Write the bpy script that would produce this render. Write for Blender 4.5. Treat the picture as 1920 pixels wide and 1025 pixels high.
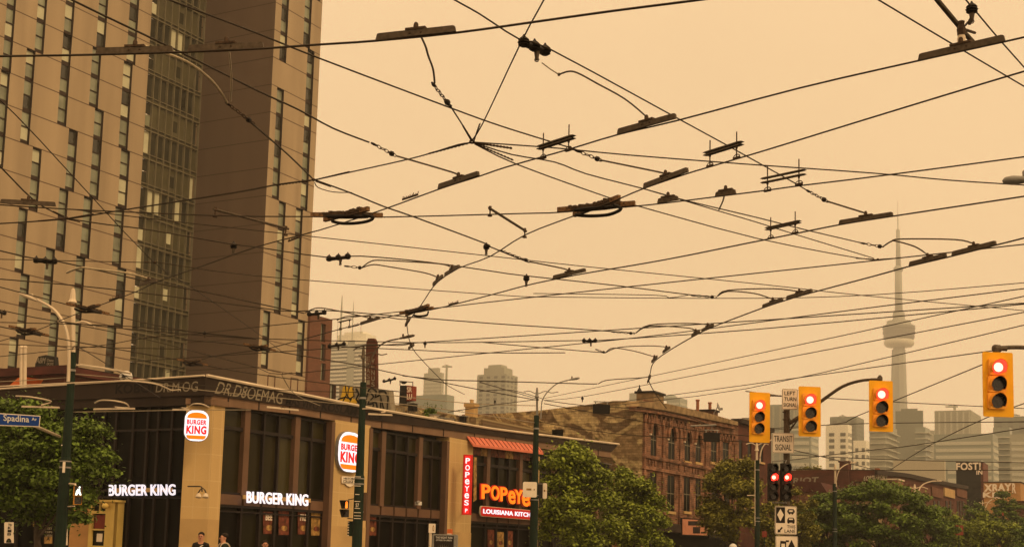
import bpy, math, random
from mathutils import Vector, Matrix
for o in list(bpy.data.objects): bpy.data.objects.remove(o)
sc = bpy.context.scene
COL = sc.collection
rnd = random.Random(7)
# ---------------------------------------------------------------- camera
W, H, F = 1920.0, 1025.0, 2530.0
PX0, PY0 = 960.0, 720.0                    # principal point (the photo is cropped at its bottom)
zc = Vector((540, 20300, -F)).normalized()
fc = Vector((0, 0, -1.0))
yc = (fc - fc.dot(zc) * zc).normalized()
xc = yc.cross(zc)
C2W = Matrix((xc, yc, zc))
CAM = Vector((0, 0, 1.6))
cd = bpy.data.cameras.new('camera'); cam = bpy.data.objects.new('camera', cd); COL.objects.link(cam)
cam.matrix_world = Matrix.Translation(CAM) @ C2W.to_4x4()
cd.sensor_width = 36; cd.lens = F / W * 36
cd.shift_y = (PY0 - H / 2) / W
cd.clip_start = 0.3; cd.clip_end = 9000
sc.camera = cam
# ---------------------------------------------------------------- world, sun, exposure
SUN_AZ, SUN_EL = math.radians(130), math.radians(44)   # azimuth clockwise from the view direction
w = bpy.data.worlds.new('World'); sc.world = w; w.use_nodes = True
nt = w.node_tree; nt.nodes.clear()
out = nt.nodes.new('ShaderNodeOutputWorld'); bg = nt.nodes.new('ShaderNodeBackground')
sky = nt.nodes.new('ShaderNodeTexSky'); sky.sky_type = 'NISHITA'; sky.sun_disc = False
sky.sun_elevation = SUN_EL; sky.sun_rotation = SUN_AZ; sky.dust_density = 8; sky.air_density = 2
sk = nt.nodes.new('ShaderNodeMix'); sk.data_type = 'RGBA'; sk.blend_type = 'MIX'
sk.inputs[0].default_value = 0.93
nt.links.new(sky.outputs[0], sk.inputs[6])
sk.inputs[7].default_value = (10.9, 7.35, 3.95, 1)        # smoke layer, even in all directions
gtc = nt.nodes.new('ShaderNodeTexCoord'); gsx = nt.nodes.new('ShaderNodeSeparateXYZ'); nt.links.new(gtc.outputs['Generated'], gsx.inputs[0])
gmr = nt.nodes.new('ShaderNodeMapRange'); gmr.inputs[1].default_value = 0; gmr.inputs[2].default_value = .35; gmr.inputs[3].default_value = 1.32; gmr.inputs[4].default_value = 1.0
nt.links.new(gsx.outputs[2], gmr.inputs[0]); gsc = nt.nodes.new('ShaderNodeVectorMath'); gsc.operation = 'SCALE'; nt.links.new(sk.outputs[2], gsc.inputs[0]); nt.links.new(gmr.outputs[0], gsc.inputs['Scale'])
gn = nt.nodes.new('ShaderNodeTexNoise'); gn.inputs['Scale'].default_value = 2.2; gn.inputs['Detail'].default_value = 3; nt.links.new(gtc.outputs['Generated'], gn.inputs['Vector'])
gm2 = nt.nodes.new('ShaderNodeMapRange'); gm2.inputs[1].default_value = .3; gm2.inputs[2].default_value = .7; gm2.inputs[3].default_value = .95; gm2.inputs[4].default_value = 1.045; nt.links.new(gn.outputs[0], gm2.inputs[0])
gs2 = nt.nodes.new('ShaderNodeVectorMath'); gs2.operation = 'SCALE'; nt.links.new(gsc.outputs[0], gs2.inputs[0]); nt.links.new(gm2.outputs[0], gs2.inputs['Scale'])
nt.links.new(gs2.outputs[0], bg.inputs[0]); bg.inputs[1].default_value = 0.117
nt.links.new(bg.outputs[0], out.inputs[0])
sd = bpy.data.lights.new('sun', 'SUN'); so = bpy.data.objects.new('sun', sd); COL.objects.link(so)
sd.energy = 2.0; sd.angle = math.radians(14); sd.color = (1, .70, .36)
sv = Vector((math.sin(SUN_AZ) * math.cos(SUN_EL), math.cos(SUN_AZ) * math.cos(SUN_EL), math.sin(SUN_EL)))
so.rotation_euler = sv.to_track_quat('Z', 'Y').to_euler(); so.location = sv * 200
sc.view_settings.view_transform = 'Standard'; sc.view_settings.look = 'None'
sc.view_settings.exposure = 0; sc.view_settings.gamma = 1
# ---------------------------------------------------------------- pixel -> world
def ray(px, py):
    d = C2W @ Vector(((px - PX0) / F, -(py - PY0) / F, -1.0))
    return d / d.y
def P(px, py, Y): return CAM + ray(px, py) * Y
def PZ(px, py, z):
    d = ray(px, py); return CAM + d * ((z - CAM.z) / d.z)
def horizon(px): return 1035.0 + .0266 * (px - 960)
d_ = ray(2305, horizon(2305)); U = Vector((d_.x, d_.y, 0)).normalized()     # street running away to the right
V = Vector((-U.y, U.x, 0))                                                  # cross street running away to the left
class Fr:
    "a vertical plane: origin o, horizontal direction u, outward normal n"
    def __init__(s, o, u, n): s.o = Vector((o.x, o.y, 0)); s.u = u; s.n = n
    def pt(s, a, z, off=0): p = s.o + s.u * a + s.n * off; return Vector((p.x, p.y, z))
    def px(s, px, py, off=0):
        d = ray(px, py); o = s.o + s.n * off
        t = (o - CAM).dot(s.n) / d.dot(s.n); p = CAM + d * t
        return (p - o).dot(s.u), p.z
    def off(s, k): return Fr(s.o + s.n * k, s.u, s.n)
def facing(px, py, Y, yaw=0):
    "frame through a pixel at a depth, turned to face the viewer"
    p = P(px, py, Y); a = math.radians(yaw)
    u = Vector((math.cos(a), math.sin(a), 0)); n = Vector((u.y, -u.x, 0))
    return Fr(p, u, n)
# ---------------------------------------------------------------- materials
MATS = {}
def mat(name, col, rough=.8, var=.12, scale=1.5, metal=0, emit=None, es=1, spec=.18, bump=0, coord='Object', island=0, streak=0):
    if name in MATS: return MATS[name]
    m = bpy.data.materials.new(name); m.use_nodes = True; MATS[name] = m
    t = m.node_tree; b = t.nodes['Principled BSDF']
    b.inputs['Roughness'].default_value = rough; b.inputs['Metallic'].default_value = metal
    b.inputs['Specular IOR Level'].default_value = spec
    c = (*col, 1); b.inputs['Base Color'].default_value = c
    if emit:
        b.inputs['Emission Color'].default_value = (*emit, 1); b.inputs['Emission Strength'].default_value = es
    if var or island:
        tc = t.nodes.new('ShaderNodeTexCoord'); n = t.nodes.new('ShaderNodeTexNoise')
        n.inputs['Scale'].default_value = scale; n.inputs['Detail'].default_value = 7
        src = tc.outputs['UV'] if coord == 'UV' else tc.outputs['Object']
        if streak:
            mp = t.nodes.new('ShaderNodeMapping'); mp.inputs['Scale'].default_value = (streak, streak if coord != 'UV' else .12, .12 if coord != 'UV' else 1)
            t.links.new(src, mp.inputs[0]); src = mp.outputs[0]
        t.links.new(src, n.inputs['Vector'])
        r = t.nodes.new('ShaderNodeMapRange'); r.inputs[1].default_value = .3; r.inputs[2].default_value = .7
        r.inputs[3].default_value = 1 - var; r.inputs[4].default_value = 1 + var
        t.links.new(n.outputs[0], r.inputs[0]); f = r.outputs[0]
        if island:
            g = t.nodes.new('ShaderNodeNewGeometry'); r2 = t.nodes.new('ShaderNodeMapRange')
            r2.inputs[3].default_value = 1 - island; r2.inputs[4].default_value = 1 + island
            t.links.new(g.outputs['Random Per Island'], r2.inputs[0])
            mu = t.nodes.new('ShaderNodeMath'); mu.operation = 'MULTIPLY'
            t.links.new(f, mu.inputs[0]); t.links.new(r2.outputs[0], mu.inputs[1]); f = mu.outputs[0]
        vm = t.nodes.new('ShaderNodeVectorMath'); vm.operation = 'SCALE'; vm.inputs[0].default_value = col
        t.links.new(f, vm.inputs['Scale']); t.links.new(vm.outputs[0], b.inputs['Base Color'])
        if bump:
            bp = t.nodes.new('ShaderNodeBump'); bp.inputs['Strength'].default_value = bump
            t.links.new(n.outputs[0], bp.inputs['Height']); t.links.new(bp.outputs[0], b.inputs['Normal'])
    return m
def grid_mat(name, col, line, su, sv, wu, wv, ou=0, ov=0, rough=.85, var=.08, rib=0):
    "cladding with joints every su x sv metres, drawn from the wall's own metres"
    m = mat(name, col, rough, var, .35, coord='UV', streak=1.5); t = m.node_tree; b = t.nodes['Principled BSDF']
    src = b.inputs['Base Color'].links[0].from_socket
    tc = t.nodes.new('ShaderNodeTexCoord'); sx = t.nodes.new('ShaderNodeSeparateXYZ'); t.links.new(tc.outputs['UV'], sx.inputs[0])
    fac = None
    for k, s, wd, of in ((0, su, wu, ou), (1, sv, wv, ov)):
        if not s: continue
        a = t.nodes.new('ShaderNodeMath'); a.operation = 'SUBTRACT'; a.inputs[1].default_value = of; t.links.new(sx.outputs[k], a.inputs[0])
        p = t.nodes.new('ShaderNodeMath'); p.operation = 'PINGPONG'; p.inputs[1].default_value = s / 2; t.links.new(a.outputs[0], p.inputs[0])
        l = t.nodes.new('ShaderNodeMath'); l.operation = 'LESS_THAN'; l.inputs[1].default_value = wd / 2; t.links.new(p.outputs[0], l.inputs[0])
        if fac is None: fac = l.outputs[0]
        else:
            mx = t.nodes.new('ShaderNodeMath'); mx.operation = 'MAXIMUM'; t.links.new(fac, mx.inputs[0]); t.links.new(l.outputs[0], mx.inputs[1]); fac = mx.outputs[0]
    mi = t.nodes.new('ShaderNodeMix'); mi.data_type = 'RGBA'; mi.inputs[7].default_value = (*line, 1)
    t.links.new(fac, mi.inputs[0]); t.links.new(src, mi.inputs[6]); o = mi.outputs[2]
    if rib:
        wv_ = t.nodes.new('ShaderNodeMath'); wv_.operation = 'PINGPONG'; wv_.inputs[1].default_value = rib / 2; t.links.new(sx.outputs[0], wv_.inputs[0])
        bp = t.nodes.new('ShaderNodeBump'); bp.inputs['Strength'].default_value = .35; bp.inputs['Distance'].default_value = .3
        t.links.new(wv_.outputs[0], bp.inputs['Height']); t.links.new(bp.outputs[0], b.inputs['Normal'])
    t.links.new(o, b.inputs['Base Color'])
    return m
def brick_mat(name, c1, c2, mortar, bw=.42, bh=.14, var=.35, ns=.5):
    m = bpy.data.materials.new(name); m.use_nodes = True; t = m.node_tree; b = t.nodes['Principled BSDF']
    b.inputs['Roughness'].default_value = .9; b.inputs['Specular IOR Level'].default_value = .2
    tc = t.nodes.new('ShaderNodeTexCoord'); br = t.nodes.new('ShaderNodeTexBrick')
    br.inputs['Color1'].default_value = (*c1, 1); br.inputs['Color2'].default_value = (*c2, 1); br.inputs['Mortar'].default_value = (*mortar, 1)
    br.inputs['Scale'].default_value = 1; br.inputs['Brick Width'].default_value = bw; br.inputs['Row Height'].default_value = bh; br.inputs['Mortar Size'].default_value = .012
    t.links.new(tc.outputs['UV'], br.inputs['Vector'])
    n = t.nodes.new('ShaderNodeTexNoise'); n.inputs['Scale'].default_value = ns; n.inputs['Detail'].default_value = 8; t.links.new(tc.outputs['UV'], n.inputs['Vector'])
    r = t.nodes.new('ShaderNodeMapRange'); r.inputs[1].default_value = .3; r.inputs[2].default_value = .7; r.inputs[3].default_value = 1 - var; r.inputs[4].default_value = 1 + var
    t.links.new(n.outputs[0], r.inputs[0])
    vm = t.nodes.new('ShaderNodeVectorMath'); vm.operation = 'SCALE'; t.links.new(br.outputs[0], vm.inputs[0]); t.links.new(r.outputs[0], vm.inputs['Scale'])
    t.links.new(vm.outputs[0], b.inputs['Base Color'])
    bp = t.nodes.new('ShaderNodeBump'); bp.inputs['Strength'].default_value = .4; t.links.new(br.outputs['Fac'], bp.inputs['Height']); bp.invert = True
    t.links.new(bp.outputs[0], b.inputs['Normal'])
    MATS[name] = m; return m
def mural_mat():
    "old plastered brick with a faded swirling painting on it"
    m = bpy.data.materials.new('faded_mural'); m.use_nodes = True; t = m.node_tree; b = t.nodes['Principled BSDF']; b.inputs['Roughness'].default_value = .95; b.inputs['Specular IOR Level'].default_value = .1
    tc = t.nodes.new('ShaderNodeTexCoord'); n = t.nodes.new('ShaderNodeTexNoise'); n.inputs['Scale'].default_value = .22; n.inputs['Detail'].default_value = 5; n.inputs['Distortion'].default_value = 3.2; n.inputs['Roughness'].default_value = .45
    t.links.new(tc.outputs['UV'], n.inputs['Vector']); r = t.nodes.new('ShaderNodeValToRGB'); e = r.color_ramp.elements
    e[0].position = .36; e[0].color = (.12, .085, .05, 1); e[1].position = .70; e[1].color = (.19, .13, .07, 1)
    for p, cc_ in ((.44, (.11, .07, .04, 1)), (.48, (.34, .26, .14, 1)), (.545, (.31, .235, .12, 1)), (.58, (.15, .10, .055, 1))): q = e.new(p); q.color = cc_
    t.links.new(n.outputs[0], r.inputs[0]); n2 = t.nodes.new('ShaderNodeTexNoise'); n2.inputs['Scale'].default_value = 2.2; n2.inputs['Detail'].default_value = 9; n2.inputs['Roughness'].default_value = .7; t.links.new(tc.outputs['UV'], n2.inputs['Vector'])
    br = t.nodes.new('ShaderNodeTexBrick'); br.inputs['Scale'].default_value = 1; br.inputs['Brick Width'].default_value = .5; br.inputs['Row Height'].default_value = .18; br.inputs['Color1'].default_value = (1, 1, 1, 1); br.inputs['Color2'].default_value = (.72, .7, .68, 1); br.inputs['Mortar'].default_value = (.6, .58, .55, 1); t.links.new(tc.outputs['UV'], br.inputs['Vector'])
    mr_ = t.nodes.new('ShaderNodeMapRange'); mr_.inputs[1].default_value = .3; mr_.inputs[2].default_value = .7; mr_.inputs[3].default_value = .7; mr_.inputs[4].default_value = 2.3; t.links.new(n2.outputs[0], mr_.inputs[0])
    v1 = t.nodes.new('ShaderNodeVectorMath'); v1.operation = 'MULTIPLY'; t.links.new(r.outputs[0], v1.inputs[0]); t.links.new(br.outputs[0], v1.inputs[1]); v2 = t.nodes.new('ShaderNodeVectorMath'); v2.operation = 'SCALE'; t.links.new(v1.outputs[0], v2.inputs[0]); t.links.new(mr_.outputs[0], v2.inputs['Scale']); t.links.new(v2.outputs[0], b.inputs['Base Color'])
    MATS['faded_mural'] = m; return m
M = dict(
 black=mat('black_metal', (.022, .017, .014), .6, .3, 30),
 iron=mat('rusty_iron', (.06, .035, .02), .7, .5, 40, bump=.4),
 steel=mat('weathered_steel', (.085, .062, .042), .55, .35, 25, metal=.2),
 brass=mat('pale_pipe', (.42, .34, .22), .45, .2, 20, metal=.3),
 wire=mat('wire', (.035, .024, .015), .55, .2, 3),
 palewire=mat('pale_wire', (.30, .24, .16), .55, .2, 3),
 green=mat('pole_green', (.008, .019, .011), .7, .25, 4, spec=.15),
 white=mat('white_paint', (.62, .58, .52), .5, .12, 4),
 grey=mat('grey_paint', (.25, .235, .21), .6, .15, 3),
 galv=mat('galvanised', (.28, .26, .23), .45, .18, 6, metal=.3),
 yellow=mat('signal_yellow', (.88, .42, .012), .5, .07, 3),
 housing=mat('signal_housing', (.88, .38, .04), .5, .1, 3),
 lensdark=mat('dark_lens', (.02, .012, .01), .25, .2, 12, spec=.5),
 dark=mat('near_black', (.012, .009, .007), .6, .3, 3),
 redlit=mat('red_lens_and_halo', (.4, .01, .01), .4, 0, emit=(1, .03, .015), es=3),
 redcore=mat('lit_red_core', (.9, .7, .5), .4, 0, emit=(1, .46, .29), es=2.9),
 asphalt=mat('asphalt', (.05, .048, .045), .9, .2, 1.2, bump=.1),
 concrete=mat('concrete', (.30, .275, .24), .9, .15, 1.0),
 ground=mat('earth', (.11, .095, .07), .95, .3, .05),
 stone=grid_mat('stone_tiles', (.53, .355, .155), (.58, .41, .20), .55, 1.0, .03, .03, var=.12),
 plainstone=mat('plain_stone', (.46, .30, .13), .8, .14, .8),
 fascia=mat('brown_fascia', (.19, .11, .065), .6, .22, .9, coord='UV', streak=1),
 soffit=mat('dark_parapet', (.026, .015, .010), .7, .35, .8, coord='UV', streak=1),
 coping=mat('cream_coping', (.62, .50, .36), .6, .18, .9),
 mullion=mat('brown_mullion', (.13, .07, .042), .5, .15, 1),
 darkmullion=mat('dark_mullion', (.016, .01, .008), .5, .15, 1),
 glass=mat('dark_glass', (.010, .008, .002), .28, .45, .35, spec=.07),
 glass2=mat('brown_glass', (.020, .015, .004), .3, .4, .5, spec=.10),
 glass3=mat('olive_glass', (.034, .027, .008), .25, .5, .3, spec=.15),
 glassblk=mat('black_glass', (.003, .002, .001), .35, .4, .3, spec=.05),
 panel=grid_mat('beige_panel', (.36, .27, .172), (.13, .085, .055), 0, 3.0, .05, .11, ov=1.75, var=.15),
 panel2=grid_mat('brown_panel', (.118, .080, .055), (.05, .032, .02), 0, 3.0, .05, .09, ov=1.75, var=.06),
 jamb=mat('dark_jamb', (.035, .02, .013), .6, .2, .5),
 pane=mat('grey_pane', (.22, .23, .155), .2, .3, .4, spec=.6),
 panedark=mat('dark_pane', (.035, .032, .02), .2, .3, .4, spec=.5),
 blind=mat('pale_blind', (.52, .50, .34), .5, .1, 1),
 curtainpanel=mat('olive_panel', (.085, .074, .038), .4, .22, .4, spec=.3),
 curtainframe=mat('bronze_frame', (.17, .145, .09), .5, .1, 1),
 brick=brick_mat('red_brick', (.22, .095, .052), (.11, .046, .028), (.22, .15, .10), var=.6, ns=1.3),
 brickred=brick_mat('plain_red_brick', (.165, .066, .038), (.125, .05, .03), (.15, .085, .055), var=.14),
 brickdk=brick_mat('dark_red_brick', (.10, .030, .018), (.075, .024, .015), (.07, .028, .02), var=.3),
 bk_white=mat('sign_white', (.8, .8, .85), .4, 0, emit=(.78, .80, 1), es=.95),
 letter=mat('lit_letters', (.8, .8, .85), .4, 0, emit=(.74, .74, .92), es=.85),
 bk_orange=mat('sign_orange', (.35, .08, .002), .5, 0, emit=(1, .25, .004), es=.8),
 bk_red=mat('sign_red', (.7, .02, .02), .4, 0, emit=(.75, .006, .01), es=.8),
 pop_red=mat('sign_box_red', (.45, .02, .015), .5, .1, 2, emit=(.5, .008, .006), es=.35),
 pop_orange=mat('sign_letter_orange', (.95, .3, .02), .5, 0, emit=(1, .2, .01), es=.6),
 awning=mat('red_awning', (.62, .17, .10), .6, .1, 2),
 awningdk=mat('dark_rib', (.20, .035, .02), .6, .1, 2),
 paper=mat('sign_face', (.80, .68, .54), .6, .08, 3),
 ink=mat('sign_ink', (.018, .012, .01), .7, 0),
 blue=mat('sign_blue', (.006, .04, .22), .7, .1, 4),
 cream=mat('cream_paint', (.60, .42, .12), .6, .1, 2),
 tan=mat('tan_panel', (.42, .22, .08), .7, .1, 2),
 skin=mat('skin', (.5, .24, .15), .6, .05, 20),
 cloth=mat('black_cloth', (.012, .011, .011), .9, .3, 10),
 cloth2=mat('dark_green_cloth', (.02, .025, .018), .9, .3, 10),
 cloth3=mat('pale_cloth', (.5, .42, .36), .9, .1, 10),
 denim=mat('denim', (.05, .055, .08), .9, .2, 10),
 hair=mat('dark_hair', (.02, .012, .008), .8, .3, 30),
 bark=mat('bark', (.07, .05, .035), .95, .35, 6, bump=.5),
 tagpale=mat('pale_spray', (.24, .20, .14), .8, .2, 5),
 tagdark=mat('black_spray', (.008, .006, .005), .8, .2, 5),
 tagyellow=mat('yellow_spray', (.62, .38, .03), .7, .15, 3),
 posterred=mat('poster_red', (.13, .035, .018), .6, .8, 5),
 posteryel=mat('poster_yellow', (.30, .17, .05), .6, .7, 5),
 plaster=mural_mat(), dirtystone=mat('sooty_stone', (.25, .17, .09), .9, .4, 1.8),
 roof=mat('flat_roof', (.10, .085, .07), .95, .25, .6),
 darkredroof=mat('dark_red_roof', (.07, .02, .015), .8, .3, .8),
 clay=mat('clay', (.26, .095, .045), .8, .3, 6), rustplate=mat('rust_plate', (.16, .085, .04), .8, .5, 30),
 orange=mat('orange_box', (.6, .13, .03), .6, .1, 3),
)
# ---------------------------------------------------------------- mesh builder
class MB:
    def __init__(s): s.v = []; s.f = []; s.uv = []
    def face(s, pts, uv=None):
        k = len(s.v); s.v += [Vector(p) for p in pts]; s.f.append(tuple(range(k, k + len(pts)))); s.uv.append(uv or [(0, 0)] * len(pts))
    def box(s, fr, a0, a1, z0, z1, o0, o1):
        q = fr.pt
        F_ = [((a0, z0, o1), (a1, z0, o1), (a1, z1, o1), (a0, z1, o1), 0), ((a1, z0, o0), (a0, z0, o0), (a0, z1, o0), (a1, z1, o0), 0),
              ((a0, z0, o0), (a0, z0, o1), (a0, z1, o1), (a0, z1, o0), 1), ((a1, z0, o1), (a1, z0, o0), (a1, z1, o0), (a1, z1, o1), 1),
              ((a0, z1, o1), (a1, z1, o1), (a1, z1, o0), (a0, z1, o0), 2), ((a0, z0, o0), (a1, z0, o0), (a1, z0, o1), (a0, z0, o1), 2)]
        k = len(s.v); idx = {}
        for c in F_:
            for p in c[:4]:
                if p not in idx: idx[p] = len(s.v); s.v.append(q(*p))
        for c in F_:
            s.f.append(tuple(idx[p] for p in c[:4]))
            s.uv.append([(p[0], p[1]) if c[4] == 0 else ((p[2], p[1]) if c[4] == 1 else (p[0], p[2])) for p in c[:4]])
        return s
    def slab(s, fr, poly, o0, o1):
        "polygon of (a,z) on a frame, extruded between two offsets"
        n = len(poly); k = len(s.v)
        s.v += [fr.pt(a, z, o1) for a, z in poly] + [fr.pt(a, z, o0) for a, z in poly]
        s.f.append(tuple(range(k, k + n))); s.uv.append(list(poly))
        s.f.append(tuple(range(k + 2 * n - 1, k + n - 1, -1))); s.uv.append(list(reversed(poly)))
        for i in range(n):
            j = (i + 1) % n; s.f.append((k + i, k + n + i, k + n + j, k + j)); s.uv.append([poly[i], poly[i], poly[j], poly[j]])
        return s
    def prism(s, pts, z0, z1):
        n = len(pts); k = len(s.v)
        s.v += [Vector((p[0], p[1], z1)) for p in pts] + [Vector((p[0], p[1], z0)) for p in pts]
        s.f.append(tuple(range(k, k + n))); s.uv.append([(p[0], p[1]) for p in pts])
        s.f.append(tuple(range(k + 2 * n - 1, k + n - 1, -1))); s.uv.append([(p[0], p[1]) for p in pts])
        d = 0
        for i in range(n):
            j = (i + 1) % n; l = (Vector(pts[j][:2]) - Vector(pts[i][:2])).length
            s.f.append((k + i, k + n + i, k + n + j, k + j)); s.uv.append([(d, z1), (d, z0), (d + l, z0), (d + l, z1)]); d += l
        return s
    def tube(s, pts, r, n=6, r1=None):
        pts = [Vector(p) for p in pts]; m = len(pts); k = len(s.v)
        up = Vector((0, 0, 1))
        for i, p in enumerate(pts):
            d = (pts[min(i + 1, m - 1)] - pts[max(i - 1, 0)]).normalized()
            a = d.cross(up)
            if a.length < .05: a = d.cross(Vector((1, 0, 0)))
            a.normalize(); b = a.cross(d)
            rr = r if r1 is None else r + (r1 - r) * i / max(1, m - 1)
            for j in range(n):
                t = 2 * math.pi * j / n; s.v.append(p + (a * math.cos(t) + b * math.sin(t)) * rr)
        for i in range(m - 1):
            for j in range(n):
                s.f.append((k + i * n + j, k + i * n + (j + 1) % n, k + (i + 1) * n + (j + 1) % n, k + (i + 1) * n + j)); s.uv.append([(0, 0)] * 4)
        s.f.append(tuple(k + j for j in reversed(range(n)))); s.uv.append([(0, 0)] * n)
        s.f.append(tuple(k + (m - 1) * n + j for j in range(n))); s.uv.append([(0, 0)] * n)
        return s
    def lathe(s, c, axis, prof, n=12):
        "prof: (distance along axis, radius)"
        c = Vector(c); axis = Vector(axis).normalized(); a = axis.cross(Vector((0, 0, 1)))
        if a.length < .1: a = axis.cross(Vector((1, 0, 0)))
        a.normalize(); b = axis.cross(a); k = len(s.v); m = len(prof)
        for h, r in prof:
            for j in range(n):
                t = 2 * math.pi * j / n; s.v.append(c + axis * h + (a * math.cos(t) + b * math.sin(t)) * r)
        for i in range(m - 1):
            for j in range(n):
                s.f.append((k + i * n + j, k + i * n + (j + 1) % n, k + (i + 1) * n + (j + 1) % n, k + (i + 1) * n + j)); s.uv.append([(j / n * 20, prof[i][0]), ((j + 1) / n * 20, prof[i][0]), ((j + 1) / n * 20, prof[i + 1][0]), (j / n * 20, prof[i + 1][0])])
        s.f.append(tuple(k + j for j in reversed(range(n)))); s.uv.append([(0, 0)] * n)
        s.f.append(tuple(k + (m - 1) * n + j for j in range(n))); s.uv.append([(0, 0)] * n)
        return s
    def build(s, name, m, parent=None, smooth=False):
        me = bpy.data.meshes.new(name)
        if parent is not None:
            r = parent
            while r.parent: r = r.parent
            off = Vector(r.location)
        else:
            off = Vector((sum(v.x for v in s.v) / len(s.v), sum(v.y for v in s.v) / len(s.v), min(v.z for v in s.v)))
        me.from_pydata([v - off for v in s.v], [], s.f)
        uvl = me.uv_layers.new(name='UVMap'); i = 0
        for fu in s.uv:
            for q in fu: uvl.data[i].uv = q; i += 1
        if smooth: me.polygons.foreach_set('use_smooth', [True] * len(me.polygons))
        me.materials.append(M[m] if isinstance(m, str) else m)
        o = bpy.data.objects.new(name, me); COL.objects.link(o)
        if parent is not None: o.parent = parent
        else: o.location = off
        return o
def tag(o, label, cat, group=None):
    o['label'] = label; o['category'] = cat
    if group: o['group'] = group
    return o
def thing(name, label, cat, loc, group=None):
    o = bpy.data.objects.new(name, None); COL.objects.link(o); o.location = Vector(loc); o.empty_display_size = .3
    return tag(o, label, cat, group)
def struct(o, kind='structure'): o['kind'] = kind; return o
def wall(mb, fr, s0, s1, z0, z1, holes, depth, o=0):
    "wall face with real openings and reveals"
    xs = sorted({s0, s1, *[max(s0, min(s1, h[0])) for h in holes], *[max(s0, min(s1, h[1])) for h in holes]})
    for a, b in zip(xs, xs[1:]):
        if b - a < 1e-5: continue
        mid = (a + b) / 2; cuts = sorted((max(z0, h[2]), min(z1, h[3])) for h in holes if h[0] < mid < h[1])
        z = z0
        for c0, c1 in cuts + [(z1, z1)]:
            if c0 > z + 1e-5: mb.face([fr.pt(a, z, o), fr.pt(b, z, o), fr.pt(b, c0, o), fr.pt(a, c0, o)], [(a, z), (b, z), (b, c0), (a, c0)])
            z = max(z, c1)
    return mb
def reveals(mb, fr, h, depth, o=0):
    a, b, z0, z1 = h[:4]; q = fr.pt; i = o - depth
    for p in (((a, z0, o), (a, z1, o), (a, z1, i), (a, z0, i)), ((b, z0, i), (b, z1, i), (b, z1, o), (b, z0, o)),
              ((a, z1, o), (b, z1, o), (b, z1, i), (a, z1, i)), ((a, z0, i), (b, z0, i), (b, z0, o), (a, z0, o))):
        mb.face([q(*t) for t in p], [(t[2], t[1]) for t in p])
    return mb
FONT_CACHE = {}
def text_mesh(txt, bold=0, shear=0, ext=.02):
    k = (txt, bold, shear)
    if k in FONT_CACHE: return FONT_CACHE[k]
    cu = bpy.data.curves.new('lettering', 'FONT'); cu.body = txt; cu.offset = bold; cu.shear = shear; cu.extrude = .1; cu.resolution_u = 4; cu.space_character = 1 + bold * 2.6
    o = bpy.data.objects.new('lettering', cu); COL.objects.link(o)
    dg = bpy.context.evaluated_depsgraph_get(); me = bpy.data.meshes.new_from_object(o.evaluated_get(dg))
    vs = [v.co.copy() for v in me.vertices]; fs = [tuple(p.vertices) for p in me.polygons]
    bpy.data.objects.remove(o); bpy.data.curves.remove(cu); bpy.data.meshes.remove(me)
    x0 = min(v.x for v in vs); x1 = max(v.x for v in vs); y0 = min(v.y for v in vs); y1 = max(v.y for v in vs)
    r = ([((v.x - x0) / (x1 - x0), (v.y - y0) / (y1 - y0), (v.z + .1) / .2) for v in vs], fs)
    FONT_CACHE[k] = r; return r
def letters(mb, txt, fr, q, o0, o1, bold=0, shear=0):
    "lettering mapped onto a quad of (a,z): BL, BR, TR, TL"
    vs, fs = text_mesh(txt, bold, shear); k = len(mb.v)
    for x, y, z in vs:
        a = [(q[0][i] * (1 - x) + q[1][i] * x) * (1 - y) + (q[3][i] * (1 - x) + q[2][i] * x) * y for i in (0, 1)]
        mb.v.append(fr.pt(a[0], a[1], o0 + (o1 - o0) * z))
    for f in fs: mb.f.append(tuple(k + i for i in f)); mb.uv.append([(0, 0)] * len(f))
    return mb
def pq(fr, *pts): return [fr.px(*p) for p in pts]
def rrect(a0, a1, z0, z1, r, n=5):
    o = []
    for cx, cz, t0 in ((a1 - r, z0 + r, -90), (a1 - r, z1 - r, 0), (a0 + r, z1 - r, 90), (a0 + r, z0 + r, 180)):
        for i in range(n + 1):
            t = math.radians(t0 + 90 * i / n); o.append((cx + r * math.cos(t), cz + r * math.sin(t)))
    return o
def spline(pts, k=4):
    "Catmull-Rom through 3D points"
    pts = [Vector(p) for p in pts]; o = []
    for i in range(len(pts) - 1):
        p0, p1, p2, p3 = pts[max(i - 1, 0)], pts[i], pts[i + 1], pts[min(i + 2, len(pts) - 1)]
        for j in range(k):
            t = j / k; o.append(.5 * ((2 * p1) + (p2 - p0) * t + (2 * p0 - 5 * p1 + 4 * p2 - p3) * t * t + (3 * p1 - p0 - 3 * p2 + p3) * t ** 3))
    return o + [pts[-1]]
# ================================================================ GROUND, ROADS, HAZE
g = MB(); g.prism([(-1500, -300), (1500, -300), (1500, 2350), (-1500, 2350)], -1.0, 0.0); struct(g.build('ground', 'ground'))
RO = P(366, 1000, 51); RO.z = 0           # corner of the restaurant building
ROAD = Fr(RO, U, -V)
def strip(name, a0, a1, o0, o1, z, m, fr=ROAD):
    mb = MB(); mb.prism([fr.pt(a0, 0, o0), fr.pt(a1, 0, o0), fr.pt(a1, 0, o1), fr.pt(a0, 0, o1)], -.05, z); return struct(mb.build(name, m))
strip('road', -160, 700, 6.5, 42, .012, 'asphalt')
strip('cross_road', -30, -7, -220, 6.5, .008, 'asphalt')
strip('pavement', -6.8, 700, -1, 6.4, .13, 'concrete')
strip('cross_pavement', -6.8, -.2, -220, -1.0, .126, 'concrete')
strip('far_pavement', -160, 700, 42, 48, .13, 'concrete')
for i in range(4):
    strip('lane_marking', -5, 600, 12 + i * 7.5, 12.12 + i * 7.5, .017, 'white')
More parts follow.
